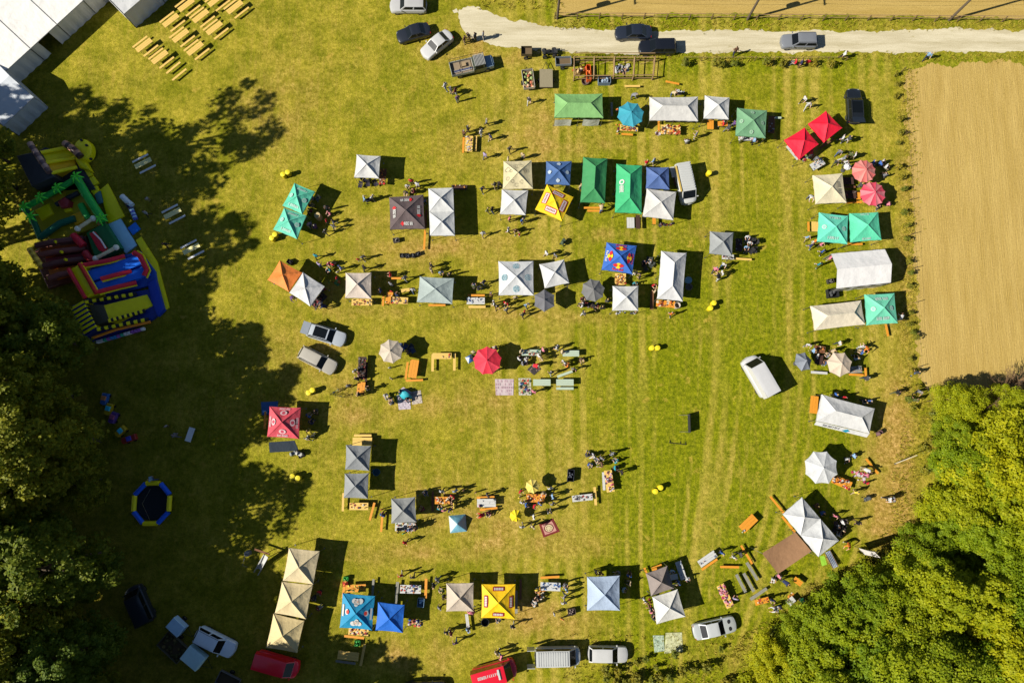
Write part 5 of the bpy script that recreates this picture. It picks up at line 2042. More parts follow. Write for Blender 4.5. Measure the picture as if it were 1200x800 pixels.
# the wood on the shady side: trees stand where their shadow tips fall on the meadow as in the photograph
TIPS = [(328, 140, 24, 'thin0'), (268, 205, 24, 'tall0'), (302, 266, 24, 'tall1'), (268, 330, 22, 'tall2'), (190, 150, 23, 'thin1'), (225, 170, 24, 'tall2'), (130, 130, 23, 'tall3'),
        (215, 300, 24, 'thin0'), (180, 245, 24, 'thin1'), (170, 360, 23, 'thin1'), (225, 235, 24, 'thin0'),
        (300, 405, 17, 'big0'), (338, 452, 17, 'big1'), (300, 490, 16.5, 'open0'), (346, 580, 17, 'open0'), (285, 632, 16.5, 'open0'), (318, 735, 17, 'big1'), (395, 772, 17, 'big0'), (428, 800, 17, 'big1'),
        (230, 395, 17, 'open0'), (330, 790, 16, 'big1'), (250, 560, 16, 'open0')]
for (tu, tv, H, key) in TIPS:
    t = P(tu - (30 if H > 20 else 8), tv + 3)
    L = H / math.tan(SUN_EL) * .97
    b = t - SHD * L
    H0 = TREES[key][2]
    lab = 'tall dark broadleaf tree in the wood behind the inflatables' if H > 20 else near_lab('large tree with sunlit top at the shady wood', b, '', 60)
    plant_tree(key, b.x + rnd.uniform(-.4, .4), b.y + rnd.uniform(-.4, .4), H / H0, lab, 'tall trees of the shady wood' if H > 20 else 'large trees of the shady wood')
for (u, v, s_, k) in [(55, 505, .92, 0), (60, 568, .95, 1), (75, 620, .95, 0), (38, 660, .95, 1), (92, 738, .9, 0), (45, 765, .95, 1), (15, 540, .95, 1), (10, 605, 1, 0), (5, 700, .95, 1), (0, 470, .9, 0), (35, 440, .9, 1),
                      (-30, 570, 1, 0), (-30, 650, 1, 1), (-35, 500, .9, 0), (-20, 760, 1, 0), (5, 800, 1, 1), (112, 788, .95, 0), (72, 806, .95, 1), (135, 742, .8, 0)]:
    p = P(u, v)
    plant_tree('big%d' % k, p.x, p.y, s_, near_lab('large tree with sunlit top in the shady wood', p, '', 60), 'large trees of the shady wood')
for (u, v, s_, k) in [(100, 405, .9, 0), (62, 400, 1.0, 2), (20, 330, 1.05, 1), (14, 250, .95, 3), (40, 365, .9, 0), (118, 560, .8, 3), (126, 665, .75, 0), (10, 400, 1.1, 3), (150, 815, .9, 1), (70, 835, 1.1, 1), (10, 190, .8, 2),
                      (205, 835, 1.2, 0), (290, 850, 1.1, 2), (372, 860, .9, 1)]:
    p = P(u, v)
    plant_tree('mid%d' % k, p.x, p.y, s_ * rnd.uniform(.95, 1.1), near_lab('dense dark green understorey tree', p, 'at the edge of the shady wood', 12), 'understorey trees of the shady wood')


# bright wood on the lower right
def edge_x(v):
    pts = [(455, 1180), (470, 1090), (500, 1082), (540, 1072), (570, 1066), (610, 1068), (640, 1042), (670, 1008), (690, 975), (715, 930), (740, 898), (770, 872), (820, 845)]
    for (a, b), (c, d) in zip(pts, pts[1:]):
        if a <= v <= c:
            return b + (d - b) * (v - a) / (c - a)
    return 845 if v > 800 else 1300


cells = []
wr_ = random.Random(42)
v = 478
row = 0
while v < 850:
    u = 860 + (row % 2) * 27
    while u < 1262:
        uu, vv = u + wr_.uniform(-11, 11), v + wr_.uniform(-9, 9)
        d = uu - edge_x(vv)
        if d > 33 and not ((uu - 1120) ** 2 / 24 ** 2 + (vv - 738) ** 2 / 38 ** 2 < 1) and not ((uu - 1095) ** 2 / 26 ** 2 + (vv - 658) ** 2 / 12 ** 2 < 1):
            cells.append((uu, vv, d))
        u += 46
    v += 37
    row += 1
for (uu, vv, d) in cells:
    s_ = (.62 if d < 52 or vv < 500 else (.85 if d < 100 or vv < 530 else wr_.uniform(.92, 1.2)))
    p = P(uu, vv, 6.3 * s_)
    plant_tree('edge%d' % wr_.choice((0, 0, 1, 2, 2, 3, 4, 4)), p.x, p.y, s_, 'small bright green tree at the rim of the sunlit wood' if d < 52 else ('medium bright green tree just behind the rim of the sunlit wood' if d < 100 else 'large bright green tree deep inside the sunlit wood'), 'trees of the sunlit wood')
# two bare brown trees at the field corner
mb = MB()
rr = random.Random(5)
for k in range(60):
    a, b = rr.uniform(0, 6.28), rr.uniform(.2, 1.2)
    p0 = Vector((0, 0, rr.uniform(.8, 3.4)))
    d = Vector((math.cos(a) * math.cos(b), math.sin(a) * math.cos(b), math.sin(b))) * rr.uniform(1.2, 2.6)
    mb.tube([p0, p0 + d * .5 + Vector((0, 0, .2)), p0 + d], [.05, .03, .01], 4)
    for q in range(3):
        e = Vector((rr.uniform(-1, 1), rr.uniform(-1, 1), rr.uniform(-.2, .8))) * .8
        mb.tube([p0 + d * .7, p0 + d * .7 + e], [.02, .006], 3)
bare_c = mb.mesh("crown")
bare_c.materials.append(M((126, 100, 70), .95, 'wood'))
mb = MB()
mb.tube([(0, 0, -.1), (.1, .05, 2), (0.05, 0, 4.2)], [.16, .12, .04], 7)
bare_t = mb.mesh("trunk", 60)
bare_t.materials.append(BARK)
TREES['bare'] = (bare_c, bare_t, 4.5, 2.5)
for (u, v, s_) in [(1163, 470, 1.0), (1180, 455, .9), (1150, 482, .8), (1195, 447, 1.0)]:
    p = P(u, v, 3)
    plant_tree('bare', p.x, p.y, s_, 'bare brown leafless tree at the corner of the stubble field', 'bare trees at the field corner', 'bare_tree')

# small planted shrubs along the fences
SHR = []
for i in range(4):
    rr = random.Random(200 + i)
    cl = [((rr.uniform(-.28, .28), rr.uniform(-.28, .28), rr.uniform(.35, 1.25)), rr.uniform(.14, .26)) for k in range(12)]
    vs, fs = leaf_cloud(rr, cl, 22, .15)
    me = bpy.data.meshes.new("foliage")
    me.from_pydata(vs, [], fs)
    me.materials.append(LEAFB)
    mb = MB()
    for c, r in cl[:7]:
        mb.tube([(0, 0, 0), (c[0] * .4, c[1] * .4, c[2] * .5), c], [.025, .018, .006], 4)
    st = mb.mesh("stem")
    st.materials.append(BARK)
    SHR.append((me, st))


def shrub(u, v, s_, label, group, ref=None):
    p = P(u, v, .6 * s_)
    label = near_lab(label, p, '', 11)
    o = thing('shrub', label, 'shrub', (p.x, p.y), rnd.uniform(0, 6), group, ref)
    o.scale = (s_, s_, s_ * rnd.uniform(.85, 1.15))
    me, st = SHR[rnd.randrange(4)]
    link(me, "foliage", o)
    link(st, "stem", o)


for (u, v) in [(803, 74), (838, 75), (845, 76), (861, 74), (897, 73.5), (901, 74), (917, 75), (953, 74), (973, 75)]:
    shrub(u, v, rnd.uniform(.9, 1.2), 'small leafy shrub along the road rail', 'shrubs along the road rail')
for (u, v) in [(1050, 87), (1051, 98), (1050, 113), (1054, 139), (1055, 155), (1053, 195), (1056, 208), (1059, 222), (1059, 249), (1062, 264), (1062, 279), (1064, 306), (1066, 320), (1066, 335), (1067, 366),
               (1065, 380), (1070, 389), (1073, 395), (1068, 420), (1070, 436), (1074, 453), (1070, 478), (1052, 168), (1064, 468)]:
    shrub(u, v, rnd.uniform(.65, .95), 'small leafy shrub along the stubble field', 'shrubs along the stubble field')
for k in range(26):
    u = 690 + 180 * rnd.random()
    v = 800 - (rnd.random() ** 1.5) * (12 + (u - 690) * .16 + 8)
    shrub(u, v, rnd.uniform(.7, 1.3), 'scrubby bush in the rough grass', 'scrub bushes behind the parked cars')
for k in range(60):
    vv = rnd.uniform(470, 760)
    shrub(edge_x(vv) + rnd.uniform(2, 26), vv, rnd.uniform(.8, 1.5), 'leafy bush along the sunlit wood', 'bushes along the sunlit wood')

# tall grass tufts along verges: too many to count
rr = random.Random(77)
mb = MB()


def tufts(n, fn, hmin, hmax):
    for k in range(n):
        u, v = fn()
        p = P(u, v)
        for q in range(5):
            a = rr.uniform(0, 6.28)
            h = rr.uniform(hmin, hmax)
            w = .035
            dx, dy = math.cos(a), math.sin(a)
            bx, by = p.x + rr.uniform(-.1, .1), p.y + rr.uniform(-.1, .1)
            mb.add([(bx - dy * w, by + dx * w, 0), (bx + dy * w, by - dx * w, 0), (bx + dx * h * .5, by + dy * h * .5, h)], [(0, 1, 2)], rr.randrange(3))


tufts(700, lambda: (rr.uniform(650, 1220), 25 + abs(rr.gauss(0, 4)) + rr.uniform(-3, 4)), .12, .32)
tufts(500, lambda: (rr.uniform(640, 1220), 68 + rr.gauss(0, 3)), .12, .3)
tufts(150, lambda: (rr.uniform(560, 660), rr.uniform(-4, 12)), .12, .3)
tufts(700, lambda: (rr.uniform(660, 940), 802 - rr.random() ** 1.6 * 60), .12, .3)
tufts(900, lambda: (1058 + rr.gauss(0, 4) + (rr.random() * 14), rr.uniform(80, 470)), .1, .3)
tufts(900, lambda: (lambda y: (edge_x(y) - rr.uniform(-8, 24), y))(rr.uniform(470, 770)), .15, .4)
o = mb.build("tall_grass", [M((140, 134, 14), .9, 'plain'), M((164, 150, 36), .9, 'plain'), M((184, 164, 60), .9, 'plain')])
tag(o, 'tufts of tall uncut grass along the verges and wood edge', 'grass', None, 'stuff')
# ================================================================== fences, poles, timber frame
WOOD = M((150, 122, 84), .9, 'wood')
DWOOD = M((112, 90, 62), .9, 'wood')


def rail_fence(a, b, n, label, ref, h=1.15, r=.07, rails=2, x=True):
    A, B = P(*a), P(*b)
    root = thing('rail_fence', label, 'fence', (A.x, A.y), 0, None, None)
    D = B - A
    pm = MB()
    pm.tube([(0, 0, -.05), (0, 0, h)], r, 6)
    pme = pm.mesh("post", 40)
    pme.materials.append(DWOOD)
    for k in range(n + 1):
        link(pme, "post", root, tuple(D * (k / n) + Vector((rnd.uniform(-.04, .04), rnd.uniform(-.05, .05), rnd.uniform(-.08, .02)))), rnd.uniform(0, 3))
    for q in range(rails):
        z = h * (.92 if q == 0 else .5)
        for k in range(n):
            m = MB()
            p0, p1 = D * (k / n), D * ((k + 1) / n)
            m.tube([(p0.x, p0.y + .06, z + rnd.uniform(-.03, .03)), (p1.x, p1.y + .06, z + rnd.uniform(-.03, .03))], r * .62, 5)
            m.build("rail", WOOD, root)
    return root


rail_fence((650, 22), (1226, 26), 22, 'long timber post and rail fence between the road and the grain field', None)
rail_fence((800, 71.5), (990, 71.5), 9, 'low timber rail between the gravel road and the meadow shrubs', None, .8, .045, 1)
# wire between the field stakes
root = thing('wire_fence', 'thin wire fence on stakes along the edge of the stubble field', 'fence', tuple(P(1056, 84)), 0)
o0 = P(1056, 84)
prev = None
wire = MB()
for k, (u, v) in enumerate([(1056, 84), (1058, 120), (1060, 158), (1063, 196), (1065, 235), (1067, 275), (1069, 315), (1071, 355), (1072, 395), (1075, 430), (1081, 455), (1086, 470)]):
    p = P(u, v) - o0
    m = MB()
    m.tube([(p.x, p.y, 0), (p.x, p.y, 1.1)], .035, 5)
    m.build("stake", DWOOD, root)
    if prev:
        wire.tube([prev + Vector((0, 0, 1.0)), p + Vector((0, 0, 1.0))], .008, 4)
    prev = p
wire.build("wire", M((80, 76, 70), .6, 'metal', .5), root)


def power_pole(u, v, label, ref, box=True):
    p = P(u, v)
    root = thing('power_pole', label, 'power pole', (p.x, p.y), 0, 'power poles along the road', ref)
    m = MB()
    m.tube([(0, 0, -.1), (0, 0, 8.5)], [.17, .11], 10)
    m.build("pole", M((96, 84, 68), .9, 'wood'), root)
    m = MB()
    m.box((0, 0, 8.0), (.12, 2.0, .12))
    m.build("crossarm", DWOOD, root)
    for y in (-.85, -.3, .3, .85):
        m = MB()
        m.lathe([(.05, 0), (.07, .08), (.03, .2)], 8, (0, y, 8.06))
        m.build("insulator", M((210, 210, 204), .3, 'plain'), root)
    if box:
        m = MB()
        m.lathe([(.32, 4.6), (.34, 4.7), (.34, 5.5), (.2, 5.65)], 12, (-.38, .15, 0))
        m.build("transformer", M((92, 98, 104), .5, 'metal', .4), root)
    return root


power_pole(653, 22, 'wooden power pole with transformer at the near end of the rail fence', 'power pole at fence end')
power_pole(876, 23, 'wooden power pole with transformer standing at the rail fence by the field', 'power pole at fence middle')
power_pole(1112, 24, 'wooden power pole without transformer beside the rail fence', 'plain power pole', False)
# overhead wires run along the poles
w0, w1, w2 = P(653, 22), P(876, 23), P(1112, 24)
root = thing('power_line', 'thin overhead power wires strung between the wooden poles', 'power line', (w0.x, w0.y), 0)
for y in (-.85, -.3, .3, .85):
    m = MB()
    pts = []
    for a, b in ((w0, w1), (w1, w2), (w2, w2 + (w2 - w1))):
        for k in range(9):
            t = k / 8
            q = a.lerp(b, t) - w0
            pts.append((q.x, q.y + y, 8.2 - 2.2 * t * (1 - t)))
    m.tube(pts, .012, 4)
    m.build("wire", M((40, 40, 42), .6, 'metal', .4), root)


# timber pens beside the road
def timber_frame():
    A, B, C_, D_ = P(673, 67, 1.2), P(768, 67, 1.2), P(766, 88, 1.2), P(673, 89, 1.2)
    cen = (A + B + C_ + D_) / 4
    root = thing('timber_frame', 'open timber pen of posts and beams beside the gravel road', 'pen', (cen.x, cen.y), 0, None, 'open timber pen')
    L = [p - Vector((cen.x, cen.y, 0)) for p in (A, B, C_, D_)]

    def beam(p, q, w=.09, h=.14, m=WOOD, nm="beam"):
        p, q = Vector(p), Vector(q)
        mb_ = MB()
        mb_.tube([p, q], w, 4)
        mb_.build(nm, m, root)

    for z in (1.2, .55):
        for i in range(4):
            a, b = L[i], L[(i + 1) % 4]
            beam((a.x, a.y, z), (b.x, b.y, z), .07 if z > 1 else .05)
    for k in range(5):
        t = k / 4
        a, b = L[0].lerp(L[1], t), L[3].lerp(L[2], t)
        for q in (a, b):
            beam((q.x, q.y, 0), (q.x, q.y, 1.32), .09, nm="post")
        if 0 < k < 4:
            beam((a.x, a.y, 1.22), (b.x, b.y, 1.22), .08)
            beam((a.x, a.y, .55), (b.x, b.y, .55), .05)
    # second back rail with braces
    a, b = L[0], L[1]
    beam((a.x, a.y + .5, 1.25), (b.x, b.y + .5, 1.25), .06)
    for k in range(4):
        p = a.lerp(b, (k + .5) / 4)
        beam((p.x - .5, p.y - .3, .1), (p.x + .5, p.y - .5, 1.15), .035, nm="brace")
    return root


timber_frame()

# ================================================================== beer tables and benches
ORG = M((226, 150, 44), .6, 'wood')
PALEW = M((236, 196, 104), .6, 'wood')
GREYW = M((150, 148, 136), .85, 'wood')
BRN = M((126, 84, 54), .8, 'wood')
GRN = M((196, 214, 190), .7, 'wood')
WHT = M((232, 232, 228), .6, 'wood')
DRK = M((70, 46, 38), .8, 'wood')
WMAT = {'o': (ORG, 'orange'), 'p': (PALEW, 'pale'), 'g': (GREYW, 'grey weathered'), 'b': (BRN, 'brown'), 'n': (GRN, 'pale green'), 'w': (WHT, 'white'), 'd': (DRK, 'dark brown'), 'v': (M((236, 234, 226), .6, 'wood', gain=.95), 'whitish'), 'y': (M((240, 214, 150), .6, 'wood', gain=.95), 'pale')}  # whitish and second pale: copies of white and pale, colour brightened for shaded sets
STEEL = M((70, 84, 74), .5, 'metal', .5)
_furn = {}


def furn(kind, L, W):
    key = (kind, L, W)
    if key in _furn:
        return _furn[key]
    h = .76 if kind == 't' else .46
    nb = 3 if W > .5 else (2 if W > .3 else 1)
    mb = MB()
    for k in range(nb):
        w = W / nb
        mb.box((0, -W / 2 + w * (k + .5), h - .014), (L, w - .012, .028))
    for x in (-L * .32, L * .32):
        mb.box((x, 0, h - .045), (.07, W * .9, .03))
    top = mb.mesh("top")
    top.materials.append(ORG)
    mb = MB()
    for sy in (-1, 1):
        mb.tube([(0, sy * W * .40, 0), (0, sy * W * .34, h - .06)], .018, 5)
    mb.tube([(0, -W * .38, .12), (0, W * .38, .12)], .014, 5)
    mb.tube([(0, 0, .12), (.34 if kind == 't' else .2, 0, h - .05)], .012, 4)
    leg = mb.mesh("leg_frame")
    leg.materials.append(STEEL)
    _furn[key] = (top, leg, h)
    return _furn[key]


_tn = {}


def furniture(kind, u, v, ang, m='o', L=2.2, W=None, extra=None, ref=None):
    W = W or (.7 if kind == 't' else .26)
    top, leg, h = furn(kind, L, W)
    p = P(u, v, h)
    nm = 'beer_table' if kind == 't' else 'beer_bench'
    r_ = ref or near(p.x, p.y)
    mt, word = WMAT[m]
    lab = "%s wooden %s %sbeside the %s" % (word, 'beer table' if kind == 't' else 'beer bench', (extra + ' ') if extra else '', r_)
    root = thing(nm, lab, 'table' if kind == 't' else 'bench', (p.x, p.y), R(ang), 'beer tables and benches')
    link(top, "tabletop" if kind == 't' else "seat", root, mats=[mt])
    for s_ in (-1, 1):
        o = link(leg, "leg_frame", root, (s_ * L * .36, 0, 0), 0 if s_ < 0 else math.pi)
    return root


PAL = {
    'mix': [(220, 220, 214), (196, 60, 50), (60, 90, 150), (40, 40, 44), (214, 180, 120), (90, 130, 90), (170, 110, 70), (120, 60, 90)],
    'red': [(200, 40, 44), (230, 220, 210), (120, 40, 40), (214, 150, 60), (60, 50, 50)],
    'dark': [(36, 36, 40), (70, 60, 58), (120, 110, 104), (50, 60, 80), (150, 60, 60)],
    'white': [(232, 232, 228), (200, 196, 190), (60, 62, 70), (180, 140, 110), (120, 130, 150)],
    'warm': [(226, 150, 60), (200, 80, 50), (236, 220, 190), (160, 110, 60), (120, 60, 40)],
    'green': [(120, 180, 90), (220, 120, 60), (60, 140, 80), (230, 220, 80)],
    'pink': [(226, 150, 160), (236, 226, 230), (180, 60, 90), (90, 60, 70)],
    'blue': [(90, 130, 190), (200, 214, 230), (40, 60, 110), (230, 230, 230)],
}
GWORD = {'mix': 'mixed coloured', 'red': 'red and white', 'dark': 'dark', 'white': 'white', 'warm': 'orange and brown', 'green': 'green and orange', 'pink': 'pink', 'blue': 'blue'}


def goods(u, v, ang, L, W, z, pal, n=26, big=1.0, ref=None):
    """a spread of second-hand goods lying on a table or cloth"""
    p = P(u, v, z)
    mb = MB()
    rr = random.Random(int(u * 13 + v * 7))
    cs = PAL[pal]
    cells_x = max(2, int(L / .2))
    for k in range(n):
        x, y = rr.uniform(-L / 2 + .08, L / 2 - .08), rr.uniform(-W / 2 + .06, W / 2 - .06)
        t = rr.random()
        mi = rr.randrange(len(cs))
        s_ = rr.uniform(.06, .15) * big
        if t < .45:
            mb.box((x, y, s_ * rr.uniform(.2, .5)), (s_ * 1.5, s_ * rr.uniform(.7, 1.4), s_ * rr.uniform(.3, .9)), rr.uniform(0, 3), mi)
        elif t < .75:
            hh = s_ * rr.uniform(.6, 2.0)
            mb.lathe([(s_ * .35, 0.0), (s_ * .55, hh * .4), (s_ * .3, hh * .8), (s_ * .4, hh)], 7, (x, y, 0), mi)
        else:
            mb.lathe([(s_ * .9, .0), (s_ * 1.0, .015), (s_ * .3, .02)], 8, (x, y, 0), mi)
    o = mb.build("market_goods", [M(c, .6, 'plain') for c in cs], None, (p.x, p.y, z), R(ang))
    tag(o, 'assorted %s flea market goods beside the %s' % (GWORD[pal], ref or near(p.x, p.y)), 'goods', 'flea market goods', 'stuff')
    return o


def T(u, v, ang, m='o', L=2.2, W=.7, g=None, n=26, extra=None, big=1.0):
    furniture('t', u, v, ang, m, L, W, extra if extra else ('with goods' if g else None))
    if g:
        goods(u, v, ang, L, W, .765, g, n, big)


def B(u, v, ang, m='o', L=2.2, W=.26, extra=None):
    furniture('b', u, v, ang, m, L, W, extra)


# rows of empty beer sets by the marquee
for k, (u, v) in enumerate([(218, 6), (235, 19), (251, 33), (253, 0), (275, 8.5), (200, 24), (211.5, 42), (228.5, 57), (168.5, 53), (187, 67)]):
    w = PALEW
    for kind, dx, dy in (('t', 0, 0), ('b', 8.3, 6.6), ('b', -4.6, -3.8)):
        furniture(kind, u + dx, v + dy, 41.5, 'p', 2.25, None, 'in an empty row', 'white annex tent')
for (u, v) in [(203, 79.5), (210, 87.5)]:
    furniture('b', u, v, 43, 'p', 2.2, None, 'standing without a table', 'white annex tent')
ANCH.append((*P(166, 190).xy, 'bouncy castles'))
ANCH.append((*P(225, 290).xy, 'bouncy castles'))
for (u, v) in [(167.5, 191), (202, 250), (224, 291.5)]:
    for kind, dx, dy in (('t', 0, 0), ('b', 5.6, 7.2), ('b', -3.2, -5.6)):
        furniture(kind, u + dx, v + dy, 29, 'y' if kind == 't' else 'v', 2.1, .6 if kind == 't' else .24, 'in tree shade')
# tables and benches among the stalls
T(448.5, 207, 86, 'b', 2.0, .8, 'red'); B(497.5, 281, 88, 'o', 2.4); B(499, 257, 88, 'b', 2.4)
T(549.5, 168.5, 88, 'p', 2.0, .9, 'white', 30); B(543, 170, 88, 'o', 2.0); B(557.5, 168, 88, 'p', 1.9)
T(538.5, 219.5, 0, 'd', 1.9, .6, 'red', 10); B(695, 243.5, 0, 'o', 2.2); B(697, 247, 0, 'o', 1.8)
T(739, 261, 90, 'w', 1.3, .9); T(747.5, 260, 90, 'd', 1.7, .5); T(766.5, 258, 90, 'o', 1.0, .4)
goods(780, 263, 5, 1.9, .5, .01, 'dark', 26, 1.5)
B(789.5, 207, -78, 'b', 2.2); T(832.5, 146, 88, 'o', 1.2, .8); T(847, 145, 0, 'o', 1.2, .6, 'red', 12)
T(786, 152, -2, 'p', 2.4, 1.2, 'warm', 60, None, 1.3); B(772, 146, 88, 'o', 1.6); goods(771.5, 156, 80, .8, .6, .01, 'pink', 10, 1.5)
T(737, 150, -3, 'p', 2.2, .8, 'mix', 34); B(735, 157.5, -4, 'o', 1.4); goods(724, 152, 90, 1.4, .6, .01, 'red', 8, 1.6)
B(741, 101, 0, 'p', 1.9); B(788, 97, -12, 'o', 1.7); goods(797, 108, 0, 1.2, .7, .01, 'white', 14, 1.6); goods(783, 151, 0, 2.2, 1.0, .80, 'dark', 16)
T(904, 146, 84, 'b', 2.2, .8, 'white', 8); B(909.5, 138, 0, 'n', 1.3); T(876, 162, 0, 'w', 2.2, .6, 'pink', 18)
T(930, 178, -54, 'w', 2.1, .7, 'white', 10); T(958, 192.5, 30, 'w', 1.7, .9, 'white', 12); B(969, 168, 36, 'b', 2.2)
goods(945, 184, 30, 2.0, .8, .01, 'mix', 26, 1.7)
T(994, 212, 2, 'd', 1.3, .9); T(997, 228, 0, 'd', 1.6, 1.0, 'dark', 8); T(1006, 229.5, 90, 'o', .9, .5); B(1000.5, 237, 2, 'o', 2.0); B(995, 219, 0, 'b', 1.6)
T(955, 265.5, 88, 'p', 1.2, .8); B(947.5, 265.5, 88, 'o', 1.2); B(1002, 286, 0, 'o', 1.8); B(1039.5, 387, 97, 'o', 1.4)
T(960.5, 409, -10, 'b', 1.3, .8, 'warm', 16); T(960, 421, 80, 'd', 1.2, .9); B(960, 436.5, -4, 'w', 1.9, .3); T(1002, 433, 4, 'g', 1.6, .8, 'white', 14); B(1003.5, 439, -3, 'o', 1.7); B(1014.5, 437, 88, 'o', 1.2)
T(954, 474, 82, 'o', 2.0, .9); T(986.5, 565, -24, 'o', 2.2, 1.0, 'red', 50, None, 1.2); B(1022, 546, -53, 'o', 2.1)
goods(1006, 557, -20, 1.8, 1.1, .01, 'pink', 26, 1.6); B(910.5, 591, -52, 'o', 2.3); B(924, 614, -52, 'o', 2.2)
T(877, 613, 42, 'o', 2.1, 1.0); goods(871, 622, 40, .5, .4, .78, 'white', 4)
B(875, 649.5, -60, 'o', 2.3); T(829, 654.5, 33, 'w', 2.2, .8, 'white', 5); B(831.5, 661, 33, 'o', 2.1); B(855, 664, -1, 'o', 2.1)
for (u, v, a) in ((868.5, 683.5, -64), (877.5, 682, -62), (881.5, 669, -59), (889, 695.5, 32)):
    B(u, v, a, 'g', 2.2, .34)
T(850, 698, -66, 'p', 2.6, .9, 'pink', 60, None, 1.25); T(893, 704, 14, 'o', 1.6, .6, 'warm', 16); T(935, 681, -38, 'o', 1.0, .6)
T(927, 704, 40, 'w', .9, .7, 'white', 6); goods(945, 706, 20, 1.2, .6, .01, 'green', 14, 1.4); goods(912, 713, 20, 1.2, .6, .01, 'white', 14, 1.4); goods(928, 696, 60, 1.0, .5, .01, 'warm', 10, 1.4)
T(424.5, 517, 0, 'p', 2.2, .9); B(425, 510, 0, 'p', 2.0); B(402, 588, 90, 'p', 2.0); T(420.5, 593, 0, 'p', 2.1, .8, 'red', 12); B(436, 599, 76, 'o', 2.0); B(447.5, 611, 87, 'o', 2.2)
T(474.5, 617, 0, 'w', 2.2, .9, 'mix', 40); B(507, 587, 90, 'b', 2.2); T(518.5, 586, 0, 'o', 1.7, .8, 'warm', 40); T(570, 589, 1, 'w', 2.1, .9, 'white', 6); B(572.5, 596, 7, 'o', 2.0); B(569, 582.5, 2, 'o', 2.0)
T(627.5, 583.5, -2, 'o', 2.1, .9, 'warm', 30); T(682.5, 583, 6, 'w', 2.3, .7, 'dark', 26); B(697.5, 581, 93, 'p', 2.0, .3); T(714, 563.5, -83, 'p', 2.4, .9, 'pink', 50); B(707.5, 563.5, -88, 'w', 2.0, .3)
T(518, 417, 0, 'p', 2.2, .7, 'mix', 4); B(507, 425, 90, 'p', 2.0, .3); B(532.5, 424, 90, 'p', 2.0, .3); T(484.5, 432, 82, 'o', 2.1, 1.0); B(476.5, 434, 84, 'o', 2.0); B(485.5, 445.5, 2, 'o', 2.0)
T(424, 431, 88, 'd', 2.6, .9, 'dark', 40, None, 1.3); T(423, 455, 86, 'o', 1.5, .9, 'warm', 6); B(429, 440, 90, 'd', 3.2)
T(622.5, 413, 0, 'n', 2.2, .7, 'mix', 30); T(669, 414, 0, 'n', 1.9, .7); T(635, 448, 0, 'n', 2.0, .75); T(662, 448, 0, 'n', 2.0, .75); B(662, 455, 0, 'n', 2.0, .3); B(662, 438, 20, 'n', 1.9, .3); T(616.5, 423, 80, 'd', 1.0, .5, 'white', 6)
T(424, 354, 0, 'p', 2.4, .8, 'red', 26); T(456, 349, 84, 'o', 1.4, .8, 'warm', 6); B(449, 352, 88, 'o', 1.3); T(468, 352, -3, 'p', 2.0, .8, 'mix', 34); B(512, 357.5, 0, 'o', 2.0); B(464, 326, 0, 'o', 1.2); B(475, 340, 10, 'p', 1.0, .4)
T(557.5, 352.5, 0, 'w', 2.1, .8, 'blue', 20); B(558, 346, 0, 'o', 2.0); B(559, 359.5, 0, 'p', 2.0, .3); T(727, 327, 88, 'p', 1.4, 1.3, 'warm', 44); B(764, 352, 86, 'b', 2.2, .4); T(780, 356, -5, 'o', 2.2, .8, 'warm', 26, None, 1.3)
goods(692, 357, 0, 2.0, .8, .01, 'dark', 30, 1.8); goods(733, 366, 0, 2.6, .5, .01, 'white', 20, 1.2); T(853, 301, -2, 'w', 1.4, .6, 'dark', 20); B(870, 303.5, -4, 'p', 2.2); T(866, 287, 88, 'd', 1.6, .8, 'dark', 8)
T(417, 689, 3, 'o', 2.2, .8, 'green', 20); B(437, 688, 88, 'g', 1.8); B(403, 690, 84, 'o', 1.9, .3); T(420, 740, -4, 'p', 2.2, .7, 'red', 34); B(415, 746, -6, 'o', 2.2); T(408, 768, -6, 'p', 2.3, .9); B(405, 775.5, -7, 'g', 2.2); B(425, 767, 80, 'p', 2.3, .3)
T(481, 690, -1, 'w', 2.3, .9, 'mix', 36); B(465, 694, 87, 'g', 2.3, .34); B(499, 689, 89, 'o', 2.1, .3); goods(486, 729, 0, 1.6, .8, .01, 'mix', 34, 1.7); B(548, 730, -82, 'w', 2.0, .34); B(610, 690, 89, 'b', 2.2); B(605, 705, 90, 'g', 2.4, .3)
T(645, 687, -2, 'w', 2.2, .9, 'blue', 30); B(644.5, 676, 3, 'o', 2.1); goods(633, 694, 80, 1.6, .8, .01, 'warm', 16, 1.7); goods(763, 712, -75, 2.6, .5, .01, 'dark', 18, 1.7); B(759, 675, -70, 'o', 2.0)
B(310.5, 492, 90, 'o', 2.0); T(318, 492, 88, 'w', 1.2, .5); T(222.5, 509, 74, 'v', 1.6, .7); T(770, 665, 20, 'o', 1.2, .5); T(798, 668, -72, 'w', 2.0, .7, 'blue', 12); T(788, 676, 10, 'w', 1.2, .6)
T(374, 352, 50, 'd', 2.0, .9, 'dark', 50, None, 1.1); goods(372, 340, 40, 1.8, 1.2, .01, 'dark', 30, 1.4); goods(392, 331, 0, 1.8, .8, .01, 'green', 12, 1.6)
B(717, 128, 90, 'g', 1.8); T(362, 460, 90, 'd', .9, .5) if False else None
# inside the timber pen
goods(683, 82, 0, 2.4, .8, .01, 'warm', 12, 2.0); goods(728, 81, 0, 2.0, 1.2, .01, 'white', 40, 1.9)

